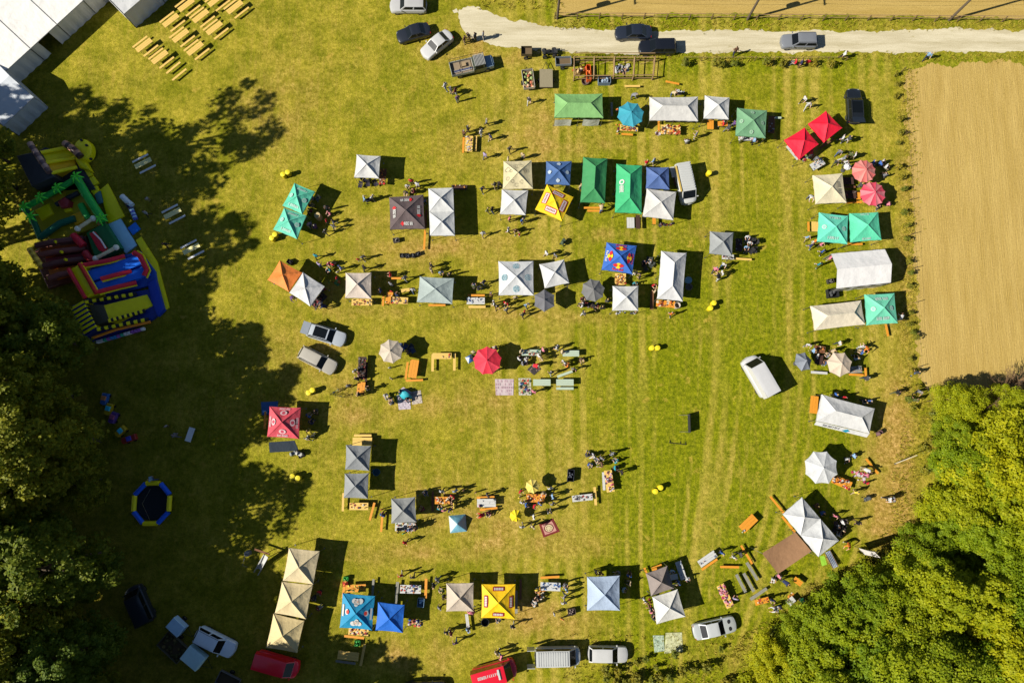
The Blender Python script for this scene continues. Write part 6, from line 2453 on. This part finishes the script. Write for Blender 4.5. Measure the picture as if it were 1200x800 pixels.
# ================================================================== blankets, rugs, crates, drums
def sheet(u0, pts, c, label, cat='blanket', name='blanket', extra=None):
    w = [P(a, b) for a, b in pts]
    cen = sum(w, Vector()) / len(w)
    root = thing(name, label, cat, (cen.x, cen.y), 0)
    mb = MB()
    L = [p - cen for p in w]
    mb.patch(L[3] + Vector((0, 0, .03)), L[2] + Vector((0, 0, .03)), L[1] + Vector((0, 0, .03)), L[0] + Vector((0, 0, .03)), 10, 10, 0, 0, u0, .03)
    mb.build("cloth", M(c, .9, 'cloth'), root)
    if extra:
        extra(root, L)
    return root


def checks(c, n=9, m=9, frac=.35):
    def f(root, L):
        rr = random.Random(n)
        mb = MB()
        for i in range(n):
            for j in range(m):
                if rr.random() < frac:
                    q = [L[3].lerp(L[2], s_).lerp(L[0].lerp(L[1], s_), t_) + Vector((0, 0, .05)) for s_, t_ in ((i / n, j / m), ((i + .7) / n, j / m), ((i + .7) / n, (j + .7) / m), (i / n, (j + .7) / m))]
                    mb.add(q, [(0, 1, 2, 3)])
        mb.build("pattern", M(c, .9, 'cloth'), root)
    return f


sheet(1, [(465, 463), (480, 461), (481.5, 479), (467.5, 480)], (216, 204, 212), 'lilac white blanket under the turquoise beach shelter', extra=checks((180, 168, 180)))
sheet(2, [(482, 459), (493, 457), (495, 472), (483, 474)], (206, 194, 180), 'beige blanket beside the turquoise beach shelter', extra=checks((168, 150, 140)))
sheet(3, [(580, 444), (602, 444), (601.5, 463), (581, 463)], (222, 204, 206), 'white and pink blanket beside the large red parasol', extra=checks((200, 170, 178), 10, 5, .6))
sheet(4, [(607.5, 443), (622, 443), (622.5, 463), (608, 463)], (206, 200, 186), 'pale blanket spread with small goods between flea tables', extra=checks((150, 150, 90)))
goods(615, 453, 0, 1.3, 1.8, .05, 'mix', 40, 1.2)
sheet(5, [(765, 744), (778, 744), (778.5, 762), (767, 764)], (196, 212, 186), 'pale green speckled mat on the grass near the wood', extra=checks((150, 176, 150), 12, 12, .5))
sheet(6, [(780, 741), (799, 740.5), (800, 763), (778.5, 765)], (214, 216, 170), 'pale yellow patterned mat on the grass near the wood', extra=checks((190, 192, 140), 10, 10, .5))
sheet(7, [(617.5, 433), (626, 425), (634.5, 432), (626, 439.5)], (60, 54, 54), 'small dark square rug between the flea tables', extra=checks((150, 130, 110), 6, 6, .3))
sheet(8, [(306, 471), (326, 470), (325, 486), (307, 486)], (60, 110, 170), 'blue tarpaulin beside the faded red gazebo', 'tarpaulin', 'tarpaulin')
sheet(9, [(315, 518), (345, 516), (350, 528), (316, 530)], (40, 52, 64), 'dark blue groundsheet in the shade of the faded red gazebo', 'tarpaulin', 'tarpaulin')
sheet(10, [(960, 651), (966, 651), (969, 661), (963, 663)], (150, 204, 60), 'lime green mat beside the striped deckchair', 'mat', 'mat')


def rug_pat(root, L):
    mb = MB()

    def q(s_, t_, z):
        return L[3].lerp(L[2], s_).lerp(L[0].lerp(L[1], s_), t_) + Vector((0, 0, z))

    mb.add([q(a, b, .05) for a, b in ((.14, .14), (.86, .14), (.86, .86), (.14, .86))], [(0, 1, 2, 3)], 0)
    mb.add([q(.5 + .3 * math.cos(2 * math.pi * k / 18), .5 + .3 * math.sin(2 * math.pi * k / 18), .056) for k in range(18)], [list(range(18))], 1)
    mb.add([q(.5 + .24 * math.cos(2 * math.pi * k / 18), .5 + .24 * math.sin(2 * math.pi * k / 18), .062) for k in range(18)], [list(range(18))], 2)
    for k in range(8):
        a = 2 * math.pi * k / 8
        mb.add([q(.5 + .15 * math.cos(a) + dx, .5 + .15 * math.sin(a) + dy, .068) for dx, dy in ((-.04, 0), (0, -.04), (.04, 0), (0, .04))], [(0, 1, 2, 3)], 1)
    mb.build("pattern", [M((206, 150, 136), .95, 'cloth'), M((110, 50, 44), .95, 'cloth'), M((222, 206, 160), .95, 'cloth')], root)


sheet(11, [(631.5, 614), (648, 607), (656, 622.5), (637, 629.5)], (122, 42, 40), 'oriental rug with dark red border and round cream medallion', 'rug', 'rug', rug_pat)


def drum(u, v, label, ref=None):
    p = P(u, v, .8)
    root = thing('waste_drum', label, 'bin', (p.x, p.y), rnd.uniform(0, 3), 'yellow waste drums on the meadow')
    m = MB()
    m.lathe([(.26, 0), (.28, .05), (.28, .28), (.295, .3), (.28, .32), (.28, .56), (.295, .58), (.28, .6), (.28, .84)], 14)
    m.build("barrel", M((214, 190, 20), .5, 'paint'), root, smooth=50)
    m = MB()
    m.lathe([(.30, .82), (.31, .86), (.30, .90), (.12, .95)], 14)
    m.build("lid", M((240, 222, 40), .6, 'cloth'), root, smooth=50)


for pr, ref in (([(331.5, 204.5), (337, 202)], 'upslope of the turquoise gazebo pair'), ([(318.5, 279), (322, 275)], 'touching the turquoise gazebo'), ([(361.5, 460), (366, 457)], 'near the faded red gazebo'), ([(342.5, 558), (349, 560)], 'at the tip of the tree shade'),
                ([(764, 407.5), (770.5, 407.5)], 'on open grass near flea tables'), ([(836.5, 355), (832.5, 361)], 'between grey gazebo and white van'), ([(768, 575.5), (774, 571)], 'on the empty meadow middle')):
    for (u, v) in pr:
        drum(u, v, 'yellow waste drum of a pair ' + ref)
drum(831, 202.5, 'single yellow waste drum beside the ribbed minibus')


def crate(u, v, ang, d, c, label, cat='crate', name='crate', z=0.0):
    p = P(u, v, d[2] + z)
    root = thing(name, label, cat, (p.x, p.y, z), R(ang))
    m = MB()
    t = .03
    x, y, h = d
    m.box((0, 0, t / 2 + .002), (x, y, t))
    m.build("bottom", M(c, .7, 'plain'), root)
    for (cc, dd) in (((x / 2, 0, h / 2), (t, y, h)), ((-x / 2, 0, h / 2), (t, y, h)), ((0, y / 2, h / 2), (x - t, t, h)), ((0, -y / 2, h / 2), (x - t, t, h))):
        m = MB()
        m.box((cc[0], cc[1], cc[2] + .004), dd)
        m.build("side", M(c, .7, 'plain'), root)
    m = MB()
    rr = random.Random(int(u))
    for k in range(6):
        s_ = min(x, y) * rr.uniform(.16, .28)
        m.lathe([(s_ * .6, h * .35), (s_, h * .6), (s_ * .6, h * 1.0), (.01, h * 1.1)], 7, (rr.uniform(-x, x) * .3, rr.uniform(-y, y) * .3, 0))
    m.build("contents", M([min(255, q + 40) for q in c], .8, 'plain'), root)
    return root


for k, (u, v, a) in enumerate([(471, 299, 0), (477.5, 299.5, 8), (484, 299, -6), (490, 297, 20)]):
    o = crate(u, v, a, (.5, .45, .4), (44, 44, 48), 'black crate in a line on the grass beyond the dark gazebo')
    o["group"] = 'black crates in a line'
crate(339, 306.5, -30, (.6, .5, .5), (30, 30, 32), 'black box behind the orange gazebo')
crate(464, 281, 10, (.7, .5, .5), (120, 112, 104), 'grey bin on the grass near the dark gazebo')
crate(974, 329, 10, (.7, .5, .45), (60, 56, 52), 'dark crate beside the gabled marquee corner')
crate(977, 343, 4, (1.2, 1.0, .7), (34, 36, 38), 'large black crate under the gabled marquee corner')
crate(670, 716.5, 8, (.8, .6, .5), (100, 84, 80), 'grey-brown bag crate on grass near the blue cloth table')
crate(493, 706, -5, (.7, .9, .6), (130, 170, 200), 'light blue box in the shade beside the bright blue gazebo')
crate(418.5, 753.5, 0, (.6, .55, .4), (60, 170, 70), 'green tub in front of the cloud-print gazebo')
crate(404, 684, 0, (.5, .5, .5), (206, 40, 40), 'red box on the grass behind the cloud-print gazebo')
crate(405, 678, 0, (.5, .4, .5), (70, 190, 80), 'green box on the grass behind the cloud-print gazebo')
crate(690, 84.5, 92, (2.0, .5, .7), (226, 100, 30), 'long orange roll box across the timber pen')
crate(677, 83, 5, (.6, .6, .6), (206, 170, 110), 'pale carton in the corner of the timber pen')
crate(708.5, 93, 0, (1.5, .9, .7), (110, 130, 150), 'blue-grey tub beside the timber pen')
crate(1012, 236, 0, (.5, .3, .4), (226, 190, 60), 'yellow carton between the pink parasols')
crate(669, 557, 85, (1.3, .7, .7), (38, 42, 54), 'dark upright box alone on the meadow middle')
crate(353, 533, 30, (.7, .5, .1), (24, 24, 26), 'flat black case on the grass near the faded red gazebo')


def wheelish(u, v, r, c, label, name='round_tub', h=.35, hollow=True, cat='tub'):
    p = P(u, v, h)
    m = MB()
    if hollow:
        m.lathe([(r * .85, 0), (r, h), (r * .9, h), (r * .78, .05), (.01, .04)], 16)
    else:
        m.lathe([(r, 0), (r, h * .9), (r * .92, h), (.01, h)], 16)
    o = m.build(name, M(c, .5, 'plain'), None, (p.x, p.y, 0), smooth=40)
    tag(o, label, cat)


wheelish(807, 328, .42, (130, 176, 196), 'round light blue tub in the shade of the long white gazebo', hollow=False)
wheelish(807.5, 336, .42, (130, 120, 110), 'round basket in the shade of the long white gazebo', 'round_basket', cat='basket')
wheelish(686, 95, .5, (110, 92, 84), 'round dark trough beside the timber pen')
wheelish(568.5, 729, .45, (40, 40, 42), 'round black barbecue beside the yellow gazebo', 'round_barbecue', .7, cat='barbecue')
wheelish(430.5, 551, .02, (90, 160, 190), 'blue stub', 'stub') if False else None
wheelish(385.5 - 14, 252, .38, (200, 180, 130), 'round pale bar table top in shade beside turquoise gazebos', 'bar_table', 1.1, False, 'table')
wheelish(441, 553, .42, (60, 120, 140), 'round blue frame chair seat in the grey gazebo shade', 'round_chair', .5, True, 'chair')
wheelish(794, 357.5, .36, (220, 206, 190), 'round white basin on the orange goods table', 'basin', .85, True, 'basin')


# striped deckchair, football goal, swing frame, long pole
p = P(974, 655, .4)
root = thing('deckchair', 'blue and white striped deckchair beside the double-peaked white gazebo', 'deckchair', (p.x, p.y), R(-68))
for k in range(7):
    m = MB()
    m.patch((-.9, -.3 + k * .085, .35), (-.9, -.225 + k * .085, .35), (.9, -.225 + k * .085, .6), (.9, -.3 + k * .085, .6), 3, 6, .12)
    m.build("stripe", M((220, 224, 230) if k % 2 else (90, 120, 170), .8, 'cloth'), root)
m = MB()
for sy in (-1, 1):
    m.tube([(-1, sy * .33, .3), (1, sy * .33, .65)], .025, 5)
    m.tube([(-.4, sy * .33, 0), (.6, sy * .33, .58)], .025, 5)
    m.tube([(.5, sy * .33, 0), (-.3, sy * .33, .45)], .025, 5)
m.build("frame", WOOD, root)

p = P(806, 496)
root = thing('target_board', 'upright dark board on long thin feet alone on the meadow', 'board', (p.x, p.y), 0, None, 'upright dark board')
m = MB()
m.box((0, 0, .62), (.05, 2.1, .95))
m.build("panel", M((44, 46, 48), .7, 'plain'), root)
for sy in (-.95, .95):
    m = MB()
    m.tube([(-1.0, sy, .03), (.3, sy, .03)], .02, 5)
    m.tube([(-.9, sy, .03), (0, sy, .9)], .016, 5)
    m.build("foot", M((130, 130, 126), .5, 'metal', .4), root)
p = P(794, 519.5)
root = thing('ground_rack', 'low dark metal rack lying on the grass near the upright dark board', 'rack', (p.x, p.y), R(-6))
m = MB()
m.tube([(-1, 0, .06), (1, 0, .06)], .035, 6)
m.build("bar", M((54, 54, 54), .6, 'metal', .5), root)
for x in (-.9, .3, .9):
    m = MB()
    m.tube([(x, .3, .04), (x, 0, .08)], .03, 5)
    m.build("foot", M((54, 54, 54), .6, 'metal', .5), root)

a, b = P(1049, 543), P(1075, 533, 3.0)
root = thing('leaning_pole', 'pale slanting wooden pole at the rim of the sunlit wood', 'pole', (a.x, a.y))
m = MB()
m.tube([(0, 0, 0), tuple(b - a)], [.06, .04], 8)
m.build("shaft", M((196, 186, 160), .8, 'wood'), root)
m = MB()
m.lathe([(.12, 0), (.1, .1), (.07, .12)], 8)
m.build("collar", M((90, 86, 80), .8, 'plain'), root)

# feather flag beside the white double-peaked gazebo
p = P(1001, 640)
root = thing('feather_flag', 'white feather flag leaning over the white double-peaked gazebo corner', 'flag', (p.x, p.y))
m = MB()
m.tube([(0, 0, 0), (.05, .02, 3.2), (.35, .1, 4.5)], .025, 5)
m.build("pole", SILVER, root)
m = MB()
m.patch((.03, 0, .9), (.5, -.7, 1.0), (.6, -.5, 4.3), (.2, .05, 4.0), 4, 8)
m.build("banner", M((234, 228, 222), .7, 'cloth'), root)

# seesaw-like white slide in tree shade by the beige gazebos
a, b = P(289, 685, .3), P(312, 651, 1.6)
root = thing('play_slide', 'white plastic play slide with brown ladder in dappled shade', 'slide', (b.x, b.y), 0, None, 'white play slide')
d = a - b
m = MB()
n_ = Vector((-d.y, d.x, 0)).normalized() * .28
m.patch(d - n_ + Vector((0, 0, .3 - d.z - .3 + d.z)), d + n_, n_ + Vector((0, 0, 1.6)), -n_ + Vector((0, 0, 1.6)), 4, 8, .15)
m.build("chute", M((226, 226, 222), .5, 'plain'), root)
for sgn in (-1, 1):
    m = MB()
    m.tube([tuple(d + n_ * sgn + Vector((0, 0, .35 - d.z * 0))), tuple(n_ * sgn + Vector((0, 0, 1.7)))], .05, 6)
    m.build("rim", M((226, 226, 222), .5, 'plain'), root)
    m = MB()
    m.tube([(n_.x * sgn, n_.y * sgn, 1.6), (n_.x * sgn + .5, n_.y * sgn + .3, 0)], .04, 5)
    m.build("ladder_rail", BRN, root)
m = MB()
m.box((-.7, .35, 1.0), (1.8, .2, .06), R(-18))
m.build("platform", BRN, root)
p = P(288, 649, 1)
root = thing('water_barrel', 'grey hand pump on a round barrel beside the play slide', 'pump', (p.x, p.y))
m = MB()
m.lathe([(.3, 0), (.34, .4), (.3, .8), (.05, .85)], 12)
m.build("barrel", M((140, 146, 150), .6, 'plain'), root)
m = MB()
m.tube([(0, 0, .8), (0, 0, 1.1), (-.3, -1.2, 1.0), (.2, -1.4, .9)], .03, 5)
m.build("handle", M((150, 150, 150), .5, 'metal', .5), root)


# prams beside the faded red gazebo and elsewhere
def pram(u, v, ang, c, label):
    p = P(u, v, .6)
    root = thing('pram', label, 'pram', (p.x, p.y), R(ang))
    m = MB()
    m.prism([(-.38, -.2), (.3, -.22), (.42, 0), (.3, .22), (-.38, .2)], .42, .68, 0, .05)
    m.build("basket", M(c, .8, 'cloth'), root)
    m = MB()
    n, k = 8, 5
    for j in range(k + 1):
        for i in range(n + 1):
            a_, b_ = math.pi * i / n, math.pi / 2 * j / k
            m.v.append((-.12 - .3 * math.sin(b_) * math.sin(a_) * .9, .24 * math.cos(a_), .66 + .3 * math.sin(a_) * math.cos(b_)))
    for j in range(k):
        for i in range(n):
            q = j * (n + 1) + i
            m.f.append([q, q + 1, q + n + 2, q + n + 1])
            m.m.append(0)
    m.build("hood", M(c, .8, 'cloth'), root, smooth=60)
    m = MB()
    m.tube([(.3, -.22, .5), (.62, -.22, .98), (.62, .22, .98), (.3, .22, .5)], .016, 5)
    m.build("handle", TRIM, root)
    add_wheels(root, (-.3, .32), .24, .13, .05)


pram(343.5, 531, 20, (150, 158, 156), 'pale grey pram near the faded red gazebo, first of two')
pram(355 - 4.5, 531.5, -20, (206, 204, 196), 'cream pram near the faded red gazebo, beside a grey one')
pram(432, 234, 200, (60, 64, 70), 'dark pram beside the white gazebo with folding chairs')
pram(660, 283, 60, (70, 84, 66), 'dark green pram on open grass beyond the turned white gazebo')
pram(1031, 507, 30, (110, 80, 84), 'maroon pram beside the lettered long white gazebo')
pram(1017, 584, 200, (90, 94, 96), 'grey pram on the worn ground near the large white parasol')


def bicycle(u, v, ang, c, label):
    p = P(u, v, .5)
    root = thing('bicycle', label, 'bicycle', (p.x, p.y), R(ang))
    fr = M(c, .4, 'paint')
    for x in (-.52, .52):
        m = MB()
        pts = [(x + .33 * math.cos(2 * math.pi * k / 16), 0, .34 + .33 * math.sin(2 * math.pi * k / 16)) for k in range(17)]
        m.tube(pts, .022, 5)
        for k in range(6):
            a_ = math.pi * k / 6
            m.tube([(x - .32 * math.cos(a_), 0, .34 - .32 * math.sin(a_)), (x + .32 * math.cos(a_), 0, .34 + .32 * math.sin(a_))], .004, 3)
        m.build("wheel", TYRE, root)
    m = MB()
    for q in (((-.52, 0, .34), (-.1, 0, .32)), ((-.1, 0, .32), (-.22, 0, .85)), ((-.52, 0, .34), (-.2, 0, .72)), ((-.1, 0, .32), (.36, 0, .78)), ((-.2, 0, .74), (.36, 0, .84)), ((.36, 0, .92), (.52, 0, .34))):
        m.tube(q, .022, 5)
    m.build("frame", fr, root)
    m = MB()
    m.tube([(.3, -.28, .98), (.38, -.1, 1.0), (.38, .1, 1.0), (.3, .28, .98)], .016, 5)
    m.build("handlebar", TRIM, root)
    m = MB()
    m.prism([(-.36, -.07), (-.12, -.02), (-.12, .02), (-.36, .07)], .85, .91)
    m.build("saddle", TRIM, root)


bicycle(394, 458, 30, (120, 140, 120), 'bicycle parked near the two yellow drums and the shaded gazebo')
bicycle(398, 464, 170, (50, 60, 70), 'dark bicycle parked beside the goods tables near the estate cars')
bicycle(549, 45.5, 20, (90, 40, 40), 'bicycle parked on the gravel turning circle')


# folding chairs in front of the white gazebo and elsewhere
def chair(u, v, ang, c, label, group):
    p = P(u, v, .5)
    root = thing('folding_chair', label, 'chair', (p.x, p.y), R(ang), group)
    m = MB()
    m.patch((-.24, -.24, .45), (.24, -.24, .45), (.24, .24, .42), (-.24, .24, .42), 4, 4, .04)
    m.build("seat", M(c, .8, 'cloth'), root)
    m = MB()
    m.patch((-.24, -.26, .5), (.24, -.26, .5), (.24, -.42, .95), (-.24, -.42, .95), 4, 4)
    m.build("backrest", M(c, .8, 'cloth'), root)
    for sx in (-1, 1):
        m = MB()
        m.tube([(sx * .26, .26, 0), (sx * .26, -.24, .52), (sx * .26, -.43, .97)], .014, 4)
        m.tube([(sx * .26, -.26, 0), (sx * .26, .24, .5)], .014, 4)
        m.build("leg", TRIM, root)


for k, (u, v) in enumerate([(422, 217.5), (431, 216), (440.5, 215.5), (427, 211)]):
    chair(u, v, 160 + 25 * k, (44, 40, 56), 'dark folding chair in front of the white gazebo standing alone', 'dark folding chairs')
for k, (u, v) in enumerate([(615, 160), (617, 164)][:0]):
    pass
for k, (u, v) in enumerate([(881, 280), (884, 284), (880, 295), (885, 294)]):
    chair(u, v, 60 + 40 * k, (36, 36, 40), 'black folding chair in the shade of the lone grey gazebo', 'black folding chairs by grey gazebo')
for k, (u, v) in enumerate([(980, 613), (984, 618), (987, 611), (978, 621), (985, 625), (990, 618)]):
    chair(u, v, 50 * k, (70, 60, 56), 'brown folding chair at the open end of the double-peaked gazebo', 'brown folding chairs')
for k, (u, v) in enumerate([(755, 309), (760, 303), (763, 311), (757, 315)]):
    chair(u, v, 70 * k, (60, 64, 60), 'grey folding chair in the shade of the blue emblem gazebo', 'grey folding chairs')
for k, (u, v) in enumerate([(470, 404), (475, 405), (481, 407), (484, 411)]):
    chair(u, v, 70 * k, (70, 84, 120), 'blue folding chair in the shade of the lone beige parasol', 'blue folding chairs')
# ================================================================== the visitors
S = """544,46,brown 549,42,black 557,43,dark grey 566,41,grey 522,101,white,w 528,106,dark grey 534,107,maroon,w 536,115,purple
548,151,black,h 543.5,157,brown,h 570,142.5,grey,w 564,155,white 575,160,navy,w 597,174,dark grey,w 568,182,lilac,w 595,187,beige 613,182,beige
620,117,dark grey,w 862,60,brown,w 741,111,grey,b 788,108,beige,b 943,116,white,w 947,123,white,w 1088,65,light blue,w 989,64,white,w 933,73,red,s 947,73,red,s 939,74,navy
427,233,light blue,w 436,231,white,w 482,212,red 478,218,white,h 476,225,dark grey,s 489,217,white,w 486,224,maroon,s 497,236,blue
565,221,navy,w 580,217,dark grey,w 585,216.5,black,w 571,246,olive,w 577,246,black,w 566,274,white,w 597,256,pink 612,258,blue 596,270,white,w 604,270,brown,w 609,274,red,c
681,219,beige 705,246,beige,b 758,191,red,h 766,189,light blue,w 640,297,white,w 651,299,grey,w 612,195,brown
367,232,grey,s 374,230,beige,s 362,240,dark grey,s 364,246,maroon,s 386,249,pink,s 382,258,red,c 391,259,black,w 391,265,grey,w 381,271,dark grey,w 362,262,lilac,s 370,266,purple,s 383,243,dark grey
370,300,teal,w 374,310,lilac,h 385,308,pink,s 389,310,red,s 386,315,teal,s 399,313,blue,w 395,318,white,c 394,325,red,c 341,347,purple,b 382,359,navy,b 419,303,red,c 425,301,grey,w 427,314,black,w
458,322,red,h 475,326,grey,w 458,333,grey 447,341,navy,h 458,341,red,c 484,340,white,w 465,346,navy,h 505,311,black,w 506,317,beige 517,319,light blue,h 527,321,dark grey
555,336,olive,s 560,338,black,s 567,331,navy,w 575,345,brown,h 579,355,white,w 582,359,black,w 593,355,red,w 594,363,grey,w 617,357,light blue,w 615,364,red,c 613,369,dark grey,w 604,348,beige
682,349,maroon,s 683,358,white,s 694,357,black,b 684,367,dark grey,w 705,360,black,s 744,320,beige,h 744,331,teal,s 750,324,black,h 755,306,navy,s 763,308,grey,s 766,334,red,h 768,341,beige,h 787,368,orange,w 711,352,dark grey,s
876,277,white,s 879,284,white,s 875,289,light blue,s 848,310,white,w 838,316,pink,w 846,320,white,w 843,326,black,b
951,181,red,b 958,184,grey,b 988,162,white,w 994,163,dark grey,w 984,178,grey,w 988,186,grey,w 980,190,dark grey,w 991,190,white,w 996,182,olive,w
1023,190,blue,s 1031,192,blue,s 1034,189,white,s 1038,195,white,s 1037,206,grey,s 1028,239,white,s 1040,239,pink,s 1008,217,dark grey,s
950,229,white,b 946,278,light blue,w 955,282,orange,h 951,288,navy,w 962,286,pink,h 964,295,blue,w 960,310,teal,w 973,302,pink 1056,374,white,b
947,404,white,h 952,411,light blue,h 957,417,white,s 984,402,white,w 975,411,beige,h 971,417,grey,s 968,422,brown,s 1010,406,white,h 1016,406,orange,b 1011,413,blue,s 1004,421,light blue,s 1015,443,dark grey,w
978,463,blue,h 989,465,red,h 1019,469,blue,s 1014,473,grey,s 1051,460,black,w 1074,437,dark grey,w 1072,469,olive,w 1077,459,grey,w
1000,534,light blue,s 992,537,white,s 1013,549,white,b 1018,558,pink,b 1003,577,yellow,w 1018,566,red,c 1042,585,white,w 1046,584,grey,w
956,593,brown,s 963,600,blue,s 979,604,pink,w 987,612,white,s 981,617,grey,s 988,621,beige,s 983,628,white,s 1005,612,black,w 995,636,orange,b
846,647,blue,w 860,652,white,w 867,649,dark grey,w 907,678,white,s 912,675,pink,s 918,680,navy,b 861,701,lilac,h 905,702,navy,h 939,703,green,s 947,708,grey,s 910,712,white,b
430,456,dark grey,h 419,444,black,h 416,434,white,h 409,452,grey 421,462,black,h 457,466,dark grey,s 452,462,white,s 460,472,grey,s 468,459,navy,s 458,443,beige,c 456,430,white,c 473,408,blue,s 480,411,navy,s 477,466,black,s
610,411,beige,h 631,417,white,h 636,410,pink,h 635,420,beige,h 608,421,white,s 612,426,grey,s 625,428,red,b 653,407,white,w 658,412,beige,h 661,424,white,h 666,428,orange,s 672,432,grey,w 681,420,brown,s 646,437,dark grey,w 625,459,pink,w 577,434,dark grey,w 582,408,navy,s 555,413,beige
448,604,blue,s 447,597,red,c 473,625,green,c 475,635,red,w 485,617,dark grey,h 466,621,black,h 488,619,brown,h 480,620,blue,h 496,597,maroon,s 498,575,dark grey,s
516,596,teal,h 521,598,pink,h 527,597,navy,h 534,575,light blue,w 531,581,red,h 518,575,white,w 533,592,yellow,h 527,585,black,s 543,574,brown,c 571,580,dark grey,h 567,603,red,b 573,600,maroon,s 557,577,brown,c 562,593,pink,c
612,589,white,h 616,591,blue,s 626,592,red,h 632,590,blue,h 625,605,white,w 645,572,white,w 647,581,light blue,w 648,590,grey,w 644,600,dark grey,w 612,617,white,w 624,617,beige,w 610,575,red,h 609,583,yellow,c 637,577,beige,s
688,534,dark grey,s 696,533,white,s 705,537,grey,w 701,541,beige,s 691,543,blue,s 717,531,grey,w 723,541,teal,s 720,548,teal,s 706,544,brown,s 728,553,black,w
470,674,red,w 484,676,dark grey,w 509,685,black,w 513,678,grey,w 519,693,olive,s 519,699,black,s 515,712,grey,w 523,741,dark grey,w 529,741,maroon,w 534,753,purple,w 555,718,pink,b 548,738,light blue,w 585,728,grey,s 601,733,dark grey,w 582,765,beige,w 587,769,pink,w
630,690,yellow,h 631,700,black,s 628,708,white,s 662,684,grey,h 664,690,light blue,w 662,698,grey,w 661,706,white,w 650,720,white,c 659,726,orange,c 698,670,black,h 704,671,brown,h 726,671,grey,s 737,675,blue,s 739,683,beige,s 730,690,light blue,s
755,702,white,w 760,708,brown,h 764,717,pink,h 767,725,dark grey,h 796,682,blue,s 788,668,light blue,s 805,677,white,s
171,232,white,c 171,250,white,w 194,286,dark grey,w 150,242,navy,w 178,561,light blue,w 206,510,grey,w 364,496,navy,s 361,488,blue,s 366,509,yellow,b 360,512,white,s 72,238,maroon,c 96,228,white,c 193,499,white,c 370,480,dark grey,s
375,693,red,s 372,713,maroon,s 368,699,dark grey,s 1002,182,white,w 860,145,purple,w 853,150,dark grey,w 848,145,red,s 816,158,grey,h 805,166,white,s 870,163,white,h 883,165,light blue,h 724,127,orange,c"""
PM = {'w': 'walk', 'h': 'hold', 's': 'sit', 'b': 'bend', 'c': 'stand'}
toks = []
cur = ""
import re
for mt in re.finditer(r"([\d.]+),([\d.]+),([a-z ]+?)(?:,([whsbc]))?(?=\s+[\d.]+,|\s*$)", S.replace("\n", " ")):
    u, v, top, ps = float(mt.group(1)), float(mt.group(2)), mt.group(3), mt.group(4)
    pose = PM.get(ps, 'stand')
    sc = rnd.uniform(.62, .74) if ps == 'c' else None
    o = person(u, v, top, pose, sc)
    if pose == 'sit':      # every sitter gets a small stool under the hips
        toks.append(o)
sm = MB()
sm.lathe([(.17, .36), (.18, .385), (.17, .40)], 10)
stool_seat = sm.mesh("seat", 40)
stool_seat.materials.append(M((90, 80, 70), .7, 'wood'))
sm = MB()
for k in range(3):
    a = k * 2.09
    sm.tube([(.15 * math.cos(a), .15 * math.sin(a), 0), (.1 * math.cos(a), .1 * math.sin(a), .37)], .014, 4)
stool_leg = sm.mesh("leg_frame")
stool_leg.materials.append(TRIM)
for o in toks:
    st = thing('camp_stool', 'small camp stool under a sitting person beside the %s' % near(o.location.x, o.location.y), 'stool', (o.location.x, o.location.y), 0, 'camp stools of sitting visitors')
    s_ = o.scale.x
    st.scale = (1, 1, .90 * s_)
    link(stool_seat, "seat", st)
    link(stool_leg, "leg_frame", st)
